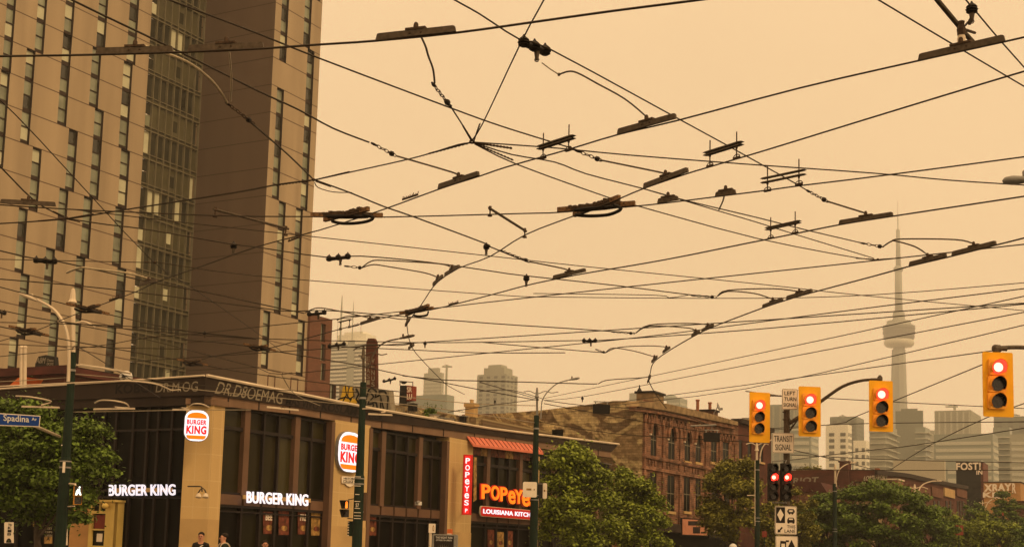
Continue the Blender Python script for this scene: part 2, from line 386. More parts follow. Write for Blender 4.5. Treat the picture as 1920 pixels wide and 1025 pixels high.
for i in range(2):
    for k in range(2): strip('streetcar_rail', -160, 700, 22 + i * 3.4 + k * 1.5, 22.07 + i * 3.4 + k * 1.5, .02, 'galv')
hz = MB(); hz.prism([(-1600, -400), (1600, -400), (1600, 2450), (-1600, 2450)], -2.0, 640)
hm = bpy.data.materials.new('haze'); hm.use_nodes = True; ht = hm.node_tree; ht.nodes.clear()
ho = ht.nodes.new('ShaderNodeOutputMaterial'); hv = ht.nodes.new('ShaderNodeVolumePrincipled')
hv.inputs['Color'].default_value = (.97, .93, .84, 1); hv.inputs['Density'].default_value = .00042; hv.inputs['Anisotropy'].default_value = .2
ht.links.new(hv.outputs[0], ho.inputs['Volume'])
struct(hz.build('haze', hm), 'stuff')

# ================================================================ RESIDENTIAL TOWER
TW = Fr(P(150, 500, 127.6), U, -V); TR = Fr(P(500, 350, 137.0), U, -V)
Lr = (TR.o - TW.o).dot(TW.n); TN = Fr(TR.o, V, -U); sIn = (TR.o - TW.o).dot(U); sGl = TW.px(264, 350)[0]
sEnd = TR.px(591, 300)[0]; sL = TW.px(-90, 400)[0]; ZT = 78.0
tw = thing('residential_tower', 'tall beige panelled apartment tower with staggered vertical window slots and a glass bay', 'apartment tower', (TW.o.x, TW.o.y, 0))
def snap(z): return round((z - 1.75) / 3) * 3 + 1.75
slots = [(18, -60, 122), (3, 124, 313), (76, -60, 86), (51, 82, 264), (62, 273, 402), (35, 398, 526), (38, 528, 645), (17, 650, 740),
         (128, -60, 51), (120, 48, 226), (130, 235, 352), (112, 351, 477), (86, 474, 595), (94, 598, 705),
         (190, -60, 76), (175, 72, 190), (179, 194, 365), (158, 362, 487), (143, 487, 740),
         (248, -60, 106), (233, 106, 258), (228, 268, 380), (217, 380, 505), (220, 507, 618), (201, 620, 722), (-38, -60, 260), (-50, 262, 600)]
rslots = [(532, -60, 142), (521, 143, 352), (524, 363, 590), (494, 587, 697), (590, -60, 15), (572, 5, 110), (576, 115, 376), (556, 376, 600), (559, 600, 697)]
def slot_holes(fr, ls, wd):
    r = []
    for x, y0, y1 in ls:
        a, z1 = fr.px(x, max(y0, -60)); b, _ = fr.px(x + wd, max(y0, -60)); _, z0 = fr.px(x, y1)
        z1 = ZT - 1.25 if y0 < -50 else snap(z1); z0 = snap(z0)
        r.append((a, b, z0, z1))
    return r
hW = slot_holes(TW, slots, 17); hR = slot_holes(TR, rslots, 13)
ZB = 12.0
mb = MB(); wall(mb, TW, sL, sGl, ZB - 12, ZT, hW, .3)
mb.face([TW.pt(sL, 0), TW.pt(sL, ZT), TW.pt(sL, ZT, -22), TW.pt(sL, 0, -22)])
mb.face([TW.pt(sL, ZT), TW.pt(sIn, ZT), TW.pt(sIn, ZT, -22), TW.pt(sL, ZT, -22)])
wall(mb, TR, 0, sEnd, 14.2, ZT, hR, .3)
mb.face([TR.pt(sEnd, 14), TR.pt(sEnd, 14, -25), TR.pt(sEnd, ZT, -25), TR.pt(sEnd, ZT)], [(0, 14), (25, 14), (25, ZT), (0, ZT)])
mb.face([TR.pt(0, ZT), TR.pt(sEnd, ZT), TR.pt(sEnd, ZT, -25), TR.pt(0, ZT, -25)])
mb.build('cladding', 'panel', tw)
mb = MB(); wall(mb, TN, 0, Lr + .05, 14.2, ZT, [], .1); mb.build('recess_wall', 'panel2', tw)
def fill_slot(fr, h, par, wl=.3):
    f = MB(); reveals(f, fr, h, wl); a, b, z0, z1 = h
    n = max(1, round((z1 - z0) / 3)); fr2 = fr
    for k in range(n):
        zb = z0 + 3 * k
        f.box(fr2, a, b, zb, zb + .42, -wl - .12, -wl + .06); f.box(fr2, a, b, zb + 1.62, zb + 1.72, -wl - .08, -wl + .08)
    f.box(fr2, a, b, z1 - .12, z1, -wl - .1, -wl + .08)
    fo = f.build('window_strip', 'jamb', par)
    for k in range(n):
        zb = z0 + 3 * k
        for q0, q1 in ((.42, 1.62), (1.72, 3.0)):
            m = rnd.choices(['pane', 'blind', 'panedark'], [6, 2.2, 1.3])[0]
            MB().box(fr2, a, b, zb + q0, min(zb + q1, z1 - .1), -wl - .06, -wl).build('pane', m, fo)
for h in hW: fill_slot(TW, h, tw)
for h in hR: fill_slot(TR, h, tw)
# glazed bay between the two wings
nc = 8; cw = (sIn - sGl) / nc
fm = MB()
for i in range(nc + 1):
    a = sGl + i * cw; fm.box(TW, a - .04, a + .04, 2, ZT, -.32, -.02)
kz = 1
while 1.75 + 3 * kz < ZT:
    zb = 1.75 + 3 * kz; fm.box(TW, sGl, sIn, zb + (.42 if kz % 2 else .30), zb + (.5 if kz % 2 else .38), -.36, -.06); fm.box(TW, sGl, sIn, zb - .10, zb, -.34, -.04); kz += 1
fm.face([TW.pt(sGl, 0, 0), TW.pt(sGl, 0, -.4), TW.pt(sGl, ZT, -.4), TW.pt(sGl, ZT, 0)])
fm.build('bay_frame', 'curtainframe', tw)
for k in range(3, 21):
    zb = 1.75 + 3 * k; odd = k % 2
    MB().box(TW, sGl + .04, sIn - .04, zb, zb + .4, -.4, -.24).build('bay_spandrel', 'curtainpanel', tw)
    if odd:
        for c in range(nc):
            m = 'blind' if rnd.random() < .10 else ('panedark' if c < nc - 1 else 'curtainpanel')
            MB().box(TW, sGl + c * cw + .05, sGl + (c + 1) * cw - .05, zb + .5, zb + 2.86, -.40, -.30).build('bay_pane', m, tw)
    else:
        MB().box(TW, sGl + cw, sIn - cw, zb + .38, zb + 2.86, -.38, -.27).build('bay_panel', 'curtainpanel', tw)
        MB().box(TW, sGl + .05, sGl + cw - .05, zb + .38, zb + 1.6, -.38, -.29).build('bay_pane', rnd.choice(['blind', 'panedark', 'pane']), tw)
        MB().box(TW, sGl + .05, sGl + cw - .05, zb + 1.7, zb + 2.86, -.38, -.28).build('bay_pane', 'panedark', tw)
        MB().box(TW, sIn - cw + .05, sIn - .3, zb + .38, zb + 2.86, -.38, -.28).build('bay_pane', rnd.choice(['blind', 'panedark', 'panedark']), tw)
        c = 4; MB().box(TW, sGl + c * cw + .1, sGl + (c + 1) * cw - .1, zb + .9, zb + 2.1, -.30, -.25).build('vent_window', rnd.choice(['panedark', 'blind']), tw)
# red brick base and the brick wing beside it
hb = []
for x0, x1, y0, y1 in ((502, 515, 702, 730), (545, 558, 707, 740), (581, 594, 714, 745), (618, 629, 720, 748)):
    a, z1 = TR.px(x0, y0); b, _ = TR.px(x1, y0); hb.append((a, b, TR.px(x0, y1)[1], z1))
sW0 = TR.px(577, 650)[0]; sW1 = TR.px(617, 650)[0]; sW2 = TR.px(654, 710)[0]
zw = TR.px(600, 594)[1]; zl = TR.px(640, 702)[1]
br = MB(); TB = TR.off(.12)
wall(br, TB, -.12, sW2, 0, 14.2, hb, .25)
for h in hb: reveals(br, TB, h, .25)
TNb = TN.off(.12); wall(br, TNb, -.12, Lr + 3, 0, 14.2, [], .1)
TWb = TW.off(.1); wall(br, TWb, sIn - 3, sIn, 0, 13, [], .1)
br.face([TB.pt(-.12, 14.2), TB.pt(sW2, 14.2), TB.pt(sW2, 14.2, -20), TB.pt(-.12, 14.2, -20)])
hw = []
for y0, y1 in ((606, 640), (644, 676), (680, 712)):
    a, z1 = TR.px(598, y0); b, _ = TR.px(607, y0); hw.append((a, b, TR.px(598, y1)[1], z1))
TQ = TR.off(.3); wall(br, TQ, sEnd, sW1, 14.2, zw, hw, .25)
for h in hw: reveals(br, TQ, h, .25)
br.face([TQ.pt(sEnd, 14.2), TQ.pt(sEnd, 14.2, -.3), TQ.pt(sEnd, zw, -.3), TQ.pt(sEnd, zw)], [(0, 14), (.3, 14), (.3, zw), (0, zw)])
br.face([TQ.pt(sEnd, zw), TQ.pt(sW1, zw), TQ.pt(sW1, zw, -16), TQ.pt(sEnd, zw, -16)])
br.build('brick_base', 'brickred', tw)
for h in hb + hw:
    fr = TQ if h in hw else TB
    f = MB().box(fr, h[0], h[1], h[2], h[3], -.34, -.26); fo = f.build('window', 'pane', tw)
    MB().box(fr, h[0] + (h[1] - h[0]) * .62, h[1], h[2], h[3], -.26, -.16).build('frame', 'jamb', fo)

# ================================================================ RESTAURANT BUILDING (two storeys, corner)
FW = ROAD; FN = Fr(RO, V, -U)
S = lambda x, y=850: FW.px(x, y)[0]
Zf = lambda x, y: FW.px(x, y)[1]
bk = thing('restaurant_building', 'low dark glass corner restaurant with sandstone piers and graffiti on its parapet', 'restaurant', (RO.x, RO.y, 0))
zTop = Zf(440, 762); zTr = Zf(440, 803); zB1 = Zf(440, 927); zB0 = Zf(440, 946)
sE = S(1158); zRoof = 7.3; LN = 30.0
mb = MB()
mb.box(FW, .3, sE, 0, zRoof, -LN, -.55); mb.build('core', 'dark', bk)
mb = MB(); mb.box(FW, .4, sE - .2, zRoof, zRoof + .08, -LN, -.3); mb.build('roof', 'roof', bk)
def pier(s0, s1, top, fr=FW, name='pier', pr=.28):
    zs = Zf(365, 972) if fr is FW else 2.6
    p = MB().box(fr, s0, s1, zs, top, -.5, pr).build(name, 'stone', bk)
    MB().box(fr, s0 - .02, s1 + .02, 0, zs, -.5, pr + .02).build('pier_foot', 'plainstone', bk)
    return p
# corner pier: cut across the corner
A = FN.px(351, 870)[0]; Bx = S(407)
cp = [FN.pt(A, 0, .1), FW.pt(-.02, 0, .12) if False else FN.pt(0.55, 0, .25), FW.pt(.35, 0, .28), FW.pt(Bx, 0, .28), FW.pt(Bx, 0, -.9), FN.pt(A, 0, -.9)]
z1 = P(380, 758, 51).z; zs = P(370, 972, 51).z
MBp = MB(); MBp.prism([(p.x, p.y) for p in cp][::-1], zs, z1); MBp.build('corner_pier', 'stone', bk)
MBp = MB(); MBp.prism([(p.x, p.y) for p in cp][::-1], 0, zs); MBp.build('pier_foot', 'plainstone', bk)
MBp = MB(); MBp.prism([(p.x, p.y) for p in [FN.pt(A + .1, 0, .2), FN.pt(.5, 0, .35), FW.pt(.4, 0, .4), FW.pt(Bx + .1, 0, .36), FW.pt(Bx + .1, 0, -.9), FN.pt(A + .1, 0, -.9)]][::-1], z1, z1 + .22); MBp.build('pier_cap', 'fascia', bk)
pier(S(616), S(683), Zf(640, 790)); pier(S(833), S(878), Zf(850, 822))
for x in (612, 684, 829.5): MB().box(FW, S(x) - .12, S(x) + .12, 0, zTop, -.5, .33).build('pier_edge', 'mullion', bk)
def bay(xs, wide, m1='glass2', m2='glass', lower=True):
    ss = [S(x) for x in xs]
    du = MB()
    for s, x in zip(ss, xs):
        k = .17 if x in wide else .055
        mu = MB() if x in wide else du; mu.box(FW, s - k, s + k, zB1 if lower else 0, zTop, -.2, .10 if x in wide else .03)
        if x in wide: mu.build('mullion', 'mullion', bk)
        du.box(FW, s - .06, s + .06, 0, zB0, -.2, .02)
    for z, h in ((zTr, .07), (zTop - .04, .04), (zB1 + .04, .05), (zB0 - .05, .05), (2.9, .03)): du.box(FW, ss[0], ss[-1], z - h, z + h, -.2, .016)
    du.build('thin_mullion', 'darkmullion', bk)
    for a, b in zip(ss, ss[1:]):
        MB().box(FW, a + .05, b - .05, zTr + .06, zTop - .05, -.3, -.12).build('window', rnd.choice([m2, m1, 'glass3']), bk)
        MB().box(FW, a + .05, b - .05, zB1 + .06, zTr - .06, -.3, -.11).build('window', rnd.choice([m1, m1, m2, 'glass3']), bk)
        MB().box(FW, a + .07, b - .07, zB0 - .0, zB1, -.25, .05).build('spandrel', 'mullion', bk)
        MB().box(FW, a + .05, b - .05, 0.3, zB0 - .08, -.3, -.13).build('window', 'glassblk' if rnd.random() < .5 else 'glass', bk)
bay([410, 458, 493, 521, 553, 583, 610], (458, 553)); bay([686, 716, 741, 764, 786, 810, 828], (716, 786))
# glass corner of the chicken shop and the rest of the ground floor beyond it
bay([881, 914, 935, 955, 975, 998], (914, 975), 'glass', 'glass')
bay([1006, 1040, 1080, 1120, 1150], (1040, 1120), 'glass', 'glass')
MB().box(FW, S(999), S(1005), 0, zTop, -.4, .25).build('pier', 'plainstone', bk)
MB().box(FW, S(1150), sE, 0, zTop, -.4, .25).build('pier', 'plainstone', bk)
# parapet: dark metal slope, brown beam, cream coping
top = [(387, 705), (560, 739), (694, 766), (920, 804), (1000, 814), (1160, 833)]
midl = [(387, 738), (560, 763), (694, 786), (920, 815), (1000, 826), (1148, 846)]
low = [(387, 757), (560, 776), (694, 799), (920, 829), (1000, 838), (1148, 857)]
FP = FW.off(.35)
tt = pq(FP, *top); mm = pq(FP, *midl); ll = pq(FP, *low)
mb = MB()
for i in range(len(tt) - 1):
    mb.slab(FP, [mm[i], mm[i + 1], tt[i + 1], tt[i]], -.6, -.02)
mb.build('parapet', 'soffit', bk)
mb = MB()
for i in range(len(tt) - 1):
    mb.slab(FP, [ll[i], ll[i + 1], mm[i + 1], mm[i]], -.6, -.10)
mb.build('fascia', 'fascia', bk)
mb = MB()
for i in range(1, 26):
    s = FP.px(400 + i * 29, 800)[0]; z = None
    for j in range(len(ll) - 1):
        if ll[j][0] <= s <= ll[j + 1][0]:
            t = (s - ll[j][0]) / (ll[j + 1][0] - ll[j][0]); z = (ll[j][1] * (1 - t) + ll[j + 1][1] * t, mm[j][1] * (1 - t) + mm[j + 1][1] * t)
    if z and i % 2: mb.box(FP, s - .025, s + .025, z[0] + .01, z[1] - .01, -.12, -.075)
mb.build('fascia_joints', 'darkmullion', bk)
mb = MB(); mb.tube([FP.pt(a, z + .03, .02) for a, z in tt], .065, 6); mb.build('coping', 'coping', bk)
# college side
FQ = FN.off(.35); tn = pq(FQ, (387, 705), (0, 730), (-60, 734)); ln = pq(FQ, (387, 740), (0, 752), (-60, 755)); bn = pq(FQ, (387, 757), (0, 770), (-60, 772))
mb = MB(); tl = [(-.35, tn[0][1])] + tn[1:]
mb.slab(FQ, [(-.35, ln[0][1]), (tn[2][0], ln[2][1]), (tn[2][0], tn[2][1]), (-.35, tn[0][1])], -.55, -.03); mb.build('parapet', 'soffit', bk)
mb = MB(); mb.slab(FQ, [(-.25, bn[0][1]), (tn[2][0], bn[2][1]), (tn[2][0], ln[2][1]), (-.25, ln[0][1])], -.55, -.11); mb.build('fascia', 'soffit', bk)
mb = MB(); mb.tube([FQ.pt(-.35, tn[0][1] + .03, .02), FQ.pt(tn[2][0], tn[2][1] + .03, .02)], .04, 6); mb.build('coping', 'coping', bk)
cs = [FN.px(x, 860)[0] for x in (352, 318, 292, 272, 245, 213, 190, 160, 120, 80, 40, 0, -50)]
du = MB()
for s in cs: du.box(FN, s - .05, s + .05, 0, 6.9, -.3, .0)
for z in (3.6, 5.95, 3.35): du.box(FN, cs[0], cs[-1], z - .04, z + .04, -.3, -.01)
du.build('thin_mullion', 'darkmullion', bk)
for a, b in zip(cs, cs[1:]):
    for z0, z1_ in ((.3, 3.3), (3.65, 5.9), (6.0, 6.85)):
        MB().box(FN, a + .05, b - .05, z0, z1_, -.35, -.10).build('window', 'glassblk', bk)
sB = FN.px(-60, 860)[0]
MB().box(FN, 0.3, sB, 0, 7.2, -12, -.4).build('core', 'dark', bk)
# graffiti on the parapet
def graff(fr, pts, txt, m, bold=.0, shear=.3, off=.0, nm='graffiti', par=None):
    q = pq(fr, *pts); letters(mb_ := MB(), txt, fr, q, off, off + .006, bold, shear); return mb_.build(nm, m, par or bk)
graff(FQ, [(291, 735), (372, 733), (370, 714), (291, 718)], 'DR.M.OG', 'tagpale', .0, .2, -.025)
graff(FQ, [(215, 738), (288, 735), (287, 717), (215, 720)], 'KOBOI', 'tagdark', .03, .1, -.03)
graff(FP, [(403, 737), (533, 758), (531, 736), (407, 714)], 'DR.D8OEMAG', 'tagpale', .0, .35, -.02)
graff(FP, [(536, 758), (598, 768), (598, 752), (536, 741)], 'MAS VIVO', 'tagdark', .01, .3, -.02)
graff(FP, [(603, 768), (671, 780), (671, 765), (603, 752)], 'KOSLAM', 'tagdark', .03, .3, -.02)
graff(FP, [(684, 783), (720, 789), (716, 775), (684, 770)], 'YOUR', 'tagdark', .02, .2, -.02)
# ---- signs on the restaurant
def burger_sign(fr, c, wpx, hpx, label, yaw=0):
    t = thing('illuminated_sign', label, 'sign', fr.pt(*c, 0), 'round edged burger signs')
    w2 = wpx / 2; h2 = hpx / 2; a, z = c
    MB().slab(fr, rrect(a - w2, a + w2, z - h2, z + h2, w2 * .75), .0, .16).build('sign_box', 'galv', t)
    MB().slab(fr, rrect(a - w2 * .97, a + w2 * .97, z - h2 * .97, z + h2 * .97, w2 * .72), .16, .18).build('white_face', 'bk_white', t)
    r = w2 * .62; top = []
    for i in range(13):
        u = math.pi * i / 12; top.append((a + w2 * .80 * math.cos(u), z + h2 * .46 + h2 * .38 * math.sin(u) ** .8))
    MB().slab(fr, top, .18, .19).build('upper_bun', 'bk_orange', t)
    bot = [(a - w2 * .80, z - h2 * .62), *[(a - w2 * .80 + w2 * .25 * (1 - math.cos(k * .52)), z - h2 * .62 - h2 * .24 * math.sin(k * .52)) for k in (1, 2, 3)],
           *[(a + w2 * .80 - w2 * .25 * (1 - math.cos(k * .52)), z - h2 * .62 - h2 * .24 * math.sin(k * .52)) for k in (3, 2, 1)], (a + w2 * .80, z - h2 * .62)]
    MB().slab(fr, bot, .18, .19).build('lower_bun', 'bk_orange', t)
    l = MB(); letters(l, 'BURGER', fr, [(a - w2 * .80, z + h2 * .06), (a + w2 * .80, z + h2 * .06), (a + w2 * .80, z + h2 * .38), (a - w2 * .80, z + h2 * .38)], .18, .192, .045)
    letters(l, 'KING', fr, [(a - w2 * .82, z - h2 * .54), (a + w2 * .82, z - h2 * .54), (a + w2 * .82, z + h2 * .0), (a - w2 * .82, z + h2 * .0)], .18, .192, .05)
    l.build('lettering', 'bk_red', t)
CF = Fr((FN.pt(.55, 0, .25) + FW.pt(.35, 0, .28)) / 2, (U - V).normalized() * 1.0, None)
nn = -(U - V).normalized().cross(Vector((0, 0, 1))); CF.n = Vector((CF.u.y, -CF.u.x, 0))
burger_sign(Fr(P(368, 798, 50.3), CF.u, CF.n), (0, P(368, 798, 50.3).z), .90, 1.18, 'smaller lit burger logo sign high on the sandstone corner pier')
f2 = FW.off(.30); a, z = f2.px(651, 847)
burger_sign(f2, (a, z), 1.85, 1.78, 'larger lit burger logo sign on the pier partly hidden behind the green pole')
def channel(fr, pts, txt, label, m='letter', bold=.016, name='channel_letters', cat='sign', back=None, group=None):
    q = pq(fr, *pts); t = thing(name, label, cat, fr.pt(q[0][0], q[0][1], 0), group)
    l = MB(); letters(l, txt, fr, q, .05, .09, bold); l.build('lettering', m, t)
    b = MB(); zc_ = sum(p[1] for p in q) / 4; b.slab(fr, [(q[0][0] - .2, q[0][1] * .55 + q[3][1] * .45 - .06), (q[1][0] + .2, q[1][1] * .55 + q[2][1] * .45 - .06), (q[1][0] + .2, q[1][1] * .55 + q[2][1] * .45 + .1), (q[0][0] - .2, q[0][1] * .55 + q[3][1] * .45 + .1)], .0, .05); b.build('raceway', back or 'plainstone', t)
    return t
channel(FN.off(.15), [(207, 929), (331, 928), (331, 907), (207, 908)], 'BURGER KING', 'white lit burger restaurant lettering over the dark side entrance left of the corner pier', group='white lit restaurant lettering')
channel(FW.off(.30), [(460, 942), (575, 948), (575, 926), (460, 920)], 'BURGER KING', 'white lit burger restaurant lettering on the sunny side between the two sandstone piers', group='white lit restaurant lettering')
t = thing('wall_plaque', 'small pale historic street plaque under the larger burger logo sign', 'plaque', FW.pt(S(640), 4.5)); fr = FW.off(.32)
q = pq(fr, (640, 905), (669, 906), (669, 893), (640, 892)); MB().slab(fr, q + [], 0, .04).build('board', 'paper', t); l = MB(); letters(l, 'HISTORIC', fr, pq(fr, (643, 898), (666, 899), (666, 895), (643, 894)), .04, .05, .01); letters(l, 'COLLEGE ST', fr, pq(fr, (642, 904), (667, 905), (667, 900), (642, 899)), .04, .05, .01); l.build('lettering', 'ink', t)
q = pq(fr, (646, 906), (663, 907), (660, 910), (655, 912), (650, 910)); MB().slab(fr, q[::-1], 0, .035).build('drop', 'paper', t)
# ---- chicken shop: awning, posters, letters, blade sign
fp = FW.off(.4); aw = thing('awning', 'narrow ribbed red metal awning above the chicken restaurant windows', 'awning', fp.pt(S(880), Zf(880, 840)))
a0, zt0 = fp.px(879, 817); a1, zt1 = fp.px(1011, 834); 
m_ = MB(); q = [fp.pt(a0, zt0, -.1), fp.pt(a1, zt1, -.1), fp.pt(a1 + .1, zt1 - .40, .22), fp.pt(a0 + .1, zt0 - .40, .22)]
m_.face(q); m_.face([p - Vector((0, 0, .06)) for p in reversed(q)]); m_.face([q[3], q[2], q[2] - Vector((0, 0, .12)), q[3] - Vector((0, 0, .12))]); m_.face([q[0], q[3], q[3] - Vector((0, 0, .12)), q[0] - Vector((0, 0, .06))]); m_.build('sheet', 'awning', aw)
for i in range(16):
    t = (i + .5) / 16; MB().tube([q[0].lerp(q[1], t) + Vector((0, 0, .02)), q[3].lerp(q[2], t) + Vector((0, 0, .02))], .02, 4).build('rib', 'awningdk', aw)
po = thing('poster_band', 'row of red and yellow food posters under the red awning', 'posters', fp.pt(S(885), 5))
for i in range(7):
    x0 = 885 + i * 15.5; qa = pq(FW.off(.05), (x0, 834 + i * 1.6), (x0 + 14.5, 835.5 + i * 1.6), (x0 + 14.5, 853.5 + i * 1.6), (x0, 852 + i * 1.6))
    MB().slab(FW.off(.05), [qa[3], qa[2], qa[1], qa[0]], 0, .03).build('poster', 'posterred' if i % 3 != 1 else 'posteryel', po)
t = thing('channel_letters', 'big orange lit chicken restaurant lettering over a dark panel', 'sign', fp.pt(S(900), 4))
fl = FW.off(.22); l = MB(); h_ = MB()
wd = [(900, 917), (918, 934), (935, 949), (950, 964), (962, 978), (976, 990), (989, 1001)]
for i, (ch, (x0, x1)) in enumerate(zip('POPeYeS', wd)):
    top_ = 907 + i * 2.6 + (4 if ch == 'e' else 0); bot = 934 + i * 2.2 + (3 if ch == 'e' else 0)
    qq = pq(fl, (x0 + .5, bot), (x1 - .5, bot + 1), (x1 - .5, top_ + 1), (x0 + .5, top_)); letters(l, ch, fl, qq, .06, .11, .02)
    qq = pq(fl, (x0 - .8, bot + 1.5), (x1 + .8, bot + 2.5), (x1 + .8, top_ - .8), (x0 - .8, top_ - 1.6)); letters(h_, ch, fl, qq, .0, .055, .05)
l.build('lettering', 'pop_orange', t); h_.build('letter_backing', 'pop_red', t)
t = thing('sign', 'rounded red sign with white lettering under the big orange letters', 'sign', fp.pt(S(900), 3.5))
a0, z0_ = fl.px(898, 967); a1, z1_ = fl.px(1003, 953); zz = fl.px(898, 947)[1]
hgt = (zz - z0_)
def sl(a): return 0
MB().slab(fl, rrect(a0, a1 + .3, z0_, zz, .2), .0, .08).build('sign_rim', 'coping', t)
MB().slab(fl, rrect(a0 + .03, a1 + .27, z0_ + .03, zz - .03, .18), .08, .10).build('sign_box', 'pop_red', t)
l = MB(); letters(l, 'LOUISIANA KITCHEN', fl, [(a0 + .25, z0_ + .16), (a1 + .1, z0_ + .16), (a1 + .1, zz - .15), (a0 + .25, zz - .15)], .10, .12, .02); l.build('lettering', 'bk_white', t)
t = thing('blade_sign', 'tall narrow red blade sign with white letters stacked downward', 'sign', fp.pt(S(876), 4))
bf = facing(876, 908, 66.6, 10); a0, zb_ = bf.px(866.5, 964); a1, zt_ = bf.px(887, 852)
MB().box(bf, a0, a1, zb_, zt_, -.25, 0).build('sign_box', 'pop_red', t)
MB().box(bf, a0 + .07, a1 - .13, zb_ + .07, zt_ - .07, 0, .012).build('sign_face', 'bk_red', t)
l = MB(); n = 7; hh = (zt_ - zb_ - .55) / n
for i, ch in enumerate('POPeYeS'):
    zz1 = zt_ - .14 - i * hh; am = (a0 + a1 - .06) / 2; letters(l, ch, bf, [(am - .11, zz1 - hh * .86), (am + .11, zz1 - hh * .86), (am + .11, zz1 - hh * .08), (am - .11, zz1 - hh * .08)], .012, .03, .02)
letters(l, 'P', bf, [(am - .06, zb_ + .12), (am + .06, zb_ + .12), (am + .06, zb_ + .3), (am - .06, zb_ + .3)], .03, .04, .02)
l.build('lettering', 'letter', t)
for z_ in (zt_ - .3, zb_ + .3): MB().tube([bf.pt(am, z_, -.15), FW.pt(S(872), z_, .1)], .04).build('bracket', 'pop_red', t)
t = thing('banner', 'slim yellow cloth banner hanging beside the red blade sign', 'banner', fp.pt(S(890), 4)); q = pq(FW.off(.2), (887, 940), (892.5, 936), (893, 857), (887.5, 856)); MB().slab(FW.off(.2), q, 0, .03).build('cloth', 'posteryel', t)
MB().tube([FW.pt(q[3][0] - .05, q[3][1] + .02, .2), FW.pt(q[2][0] + .05, q[2][1] + .02, .2)], .025).build('rod', 'black', t)
# posters in the ground floor windows
for i, (x0, x1, y0, y1, m, txt, lb) in enumerate(((493, 514, 958, 1000, 'posterred', 'BEEF', 'dark food poster with lettering on the first pane under the white letters'), (522, 541, 956, 1002, 'posterred', '', 'red and tan food poster on the second pane under the white letters'),
        (558, 578, 958, 1001, 'posterred', 'FREE', 'red food poster on the third pane with a short headline'), (583, 601, 958, 1003, 'posteryel', '', 'yellowish food poster on the pane nearest the second pier'), (690, 705, 961, 1003, 'posterred', '', 'red food poster just right of the green pole in front of the second pier'),
        (914, 926, 992, 1025, 'posterred', '', 'left dim food poster in the chicken restaurant door'), (932, 944, 996, 1025, 'posteryel', '', 'middle dim food poster in the chicken restaurant door'), (949, 961, 994, 1025, 'posterred', '', 'right dim food poster in the chicken restaurant door'))):
    fr = FW.off(-.1); q = pq(fr, (x0, y1), (x1, y1), (x1, y0 + 1), (x0, y0)); t = thing('window_poster', lb, 'poster', fr.pt(*q[0]), 'food posters in the restaurant windows')
    MB().slab(fr, q, .0, .02).build('sheet', m, t)
    bz = q[0][1] + (q[3][1] - q[0][1]) * .12; tz = q[0][1] + (q[3][1] - q[0][1]) * .45; cc = (q[0][0] + q[1][0]) / 2; rr = (q[1][0] - q[0][0]) * .32
    MB().slab(fr, [(cc + rr * math.cos(k * .63), (bz + tz) / 2 + rr * .5 * math.sin(k * .63)) for k in range(10)], .02, .026).build('picture', 'posteryel' if m == 'posterred' else 'posterred', t)
    if txt: l = MB(); letters(l, txt, fr, [(q[0][0] + rr * .4, tz + .15), (q[1][0] - rr * .3, tz + .15), (q[1][0] - rr * .3, tz + .42), (q[0][0] + rr * .4, tz + .42)], .02, .03, .03); l.build('lettering', 'paper', t)
# wall lamps on the corner pier
t = thing('wall_lamp', 'twin spotlight on a bent pipe bracket on the sandstone corner pier', 'lamp', P(378, 930, 50.0))
Y = 50.1; mb = MB(); mb.tube([P(352, 911, Y), P(374, 911, Y - .1), P(378, 912, Y - .1), P(379, 921, Y - .1)], .03); mb.tube([P(370, 926, Y), P(375, 918, Y - .1), P(380, 914, Y - .1), P(384, 918, Y - .1), P(388, 927, Y)], .025); mb.build('pipe', 'steel', t)
for x in (373, 386): MB().lathe(P(x, 924, Y - .1), (0, -.3, -1), [(0, .04), (.05, .09), (.16, .12), (.17, .10)], 10).build('lamp_head', 'coping', t)
# camera dome on parapet
t = thing('security_camera', 'round cream dome camera standing on the parapet left of the corner', 'camera', P(236, 716, 53)); c = P(236, 713, 53)
MB().lathe(c + Vector((0, 0, -.02)), (0, 0, 1), [(0, .10), (.04, .22), (.16, .27), (.32, .21), (.40, .07)], 12).build('dome', 'white', t, True)
MB().lathe(P(234, 708, 52.9), (0, -1, 0), [(0, .09), (.2, .08), (.205, .01)], 10).build('eye', 'dark', t)
MB().lathe(c + Vector((0, 0, -.3)), (0, 0, 1), [(0, .03), (.3, .03)], 8).build('stem', 'galv', t)
t = thing('security_camera', 'small white camera on the mullion above the ground floor right of the green pole', 'camera', P(785, 944, 63)); MB().box(facing(785, 943, 63.0, 30), -.1, .1, P(785, 943, 63).z - .08, P(785, 943, 63).z + .08, -.2, .12).build('housing', 'white', t)
MB().lathe(P(785, 940, 62.8), (-.5, -1, -.3), [(0, .07), (.18, .06)], 8).build('barrel', 'galv', t)
# ================================================================ SHOP ON THE CROSS STREET (cream door bay, posters)
f3 = FN.off(.5)
cr = thing('cream_shopfront', 'cream painted wooden shopfront bay with a tall sash window and a tan side panel', 'shopfront', f3.pt(f3.px(175, 980)[0], 0))
q0 = f3.px(170, 940); q1 = f3.px(214, 938)
mb = MB(); aL = f3.px(131, 960)[0]; aM = f3.px(168, 960)[0]; aR = f3.px(215, 960)[0]; zt_ = q0[1]
hz_ = [(f3.px(198, 960)[0], f3.px(173, 960)[0], f3.px(185, 1022)[1], f3.px(185, 962)[1]), (f3.px(198, 950)[0], f3.px(173, 950)[0], f3.px(185, 957)[1], f3.px(185, 943)[1])]
wall(mb, f3, aR, aM, 0, zt_, hz_, .15)
for h in hz_: reveals(mb, f3, h, .15)
mb.box(f3, aR, aM, 0, zt_, -.5, -.16); mb.box(f3, aR - .05, aM + .05, zt_, zt_ + .08, -.5, .08); mb.build('facade', 'cream', cr)
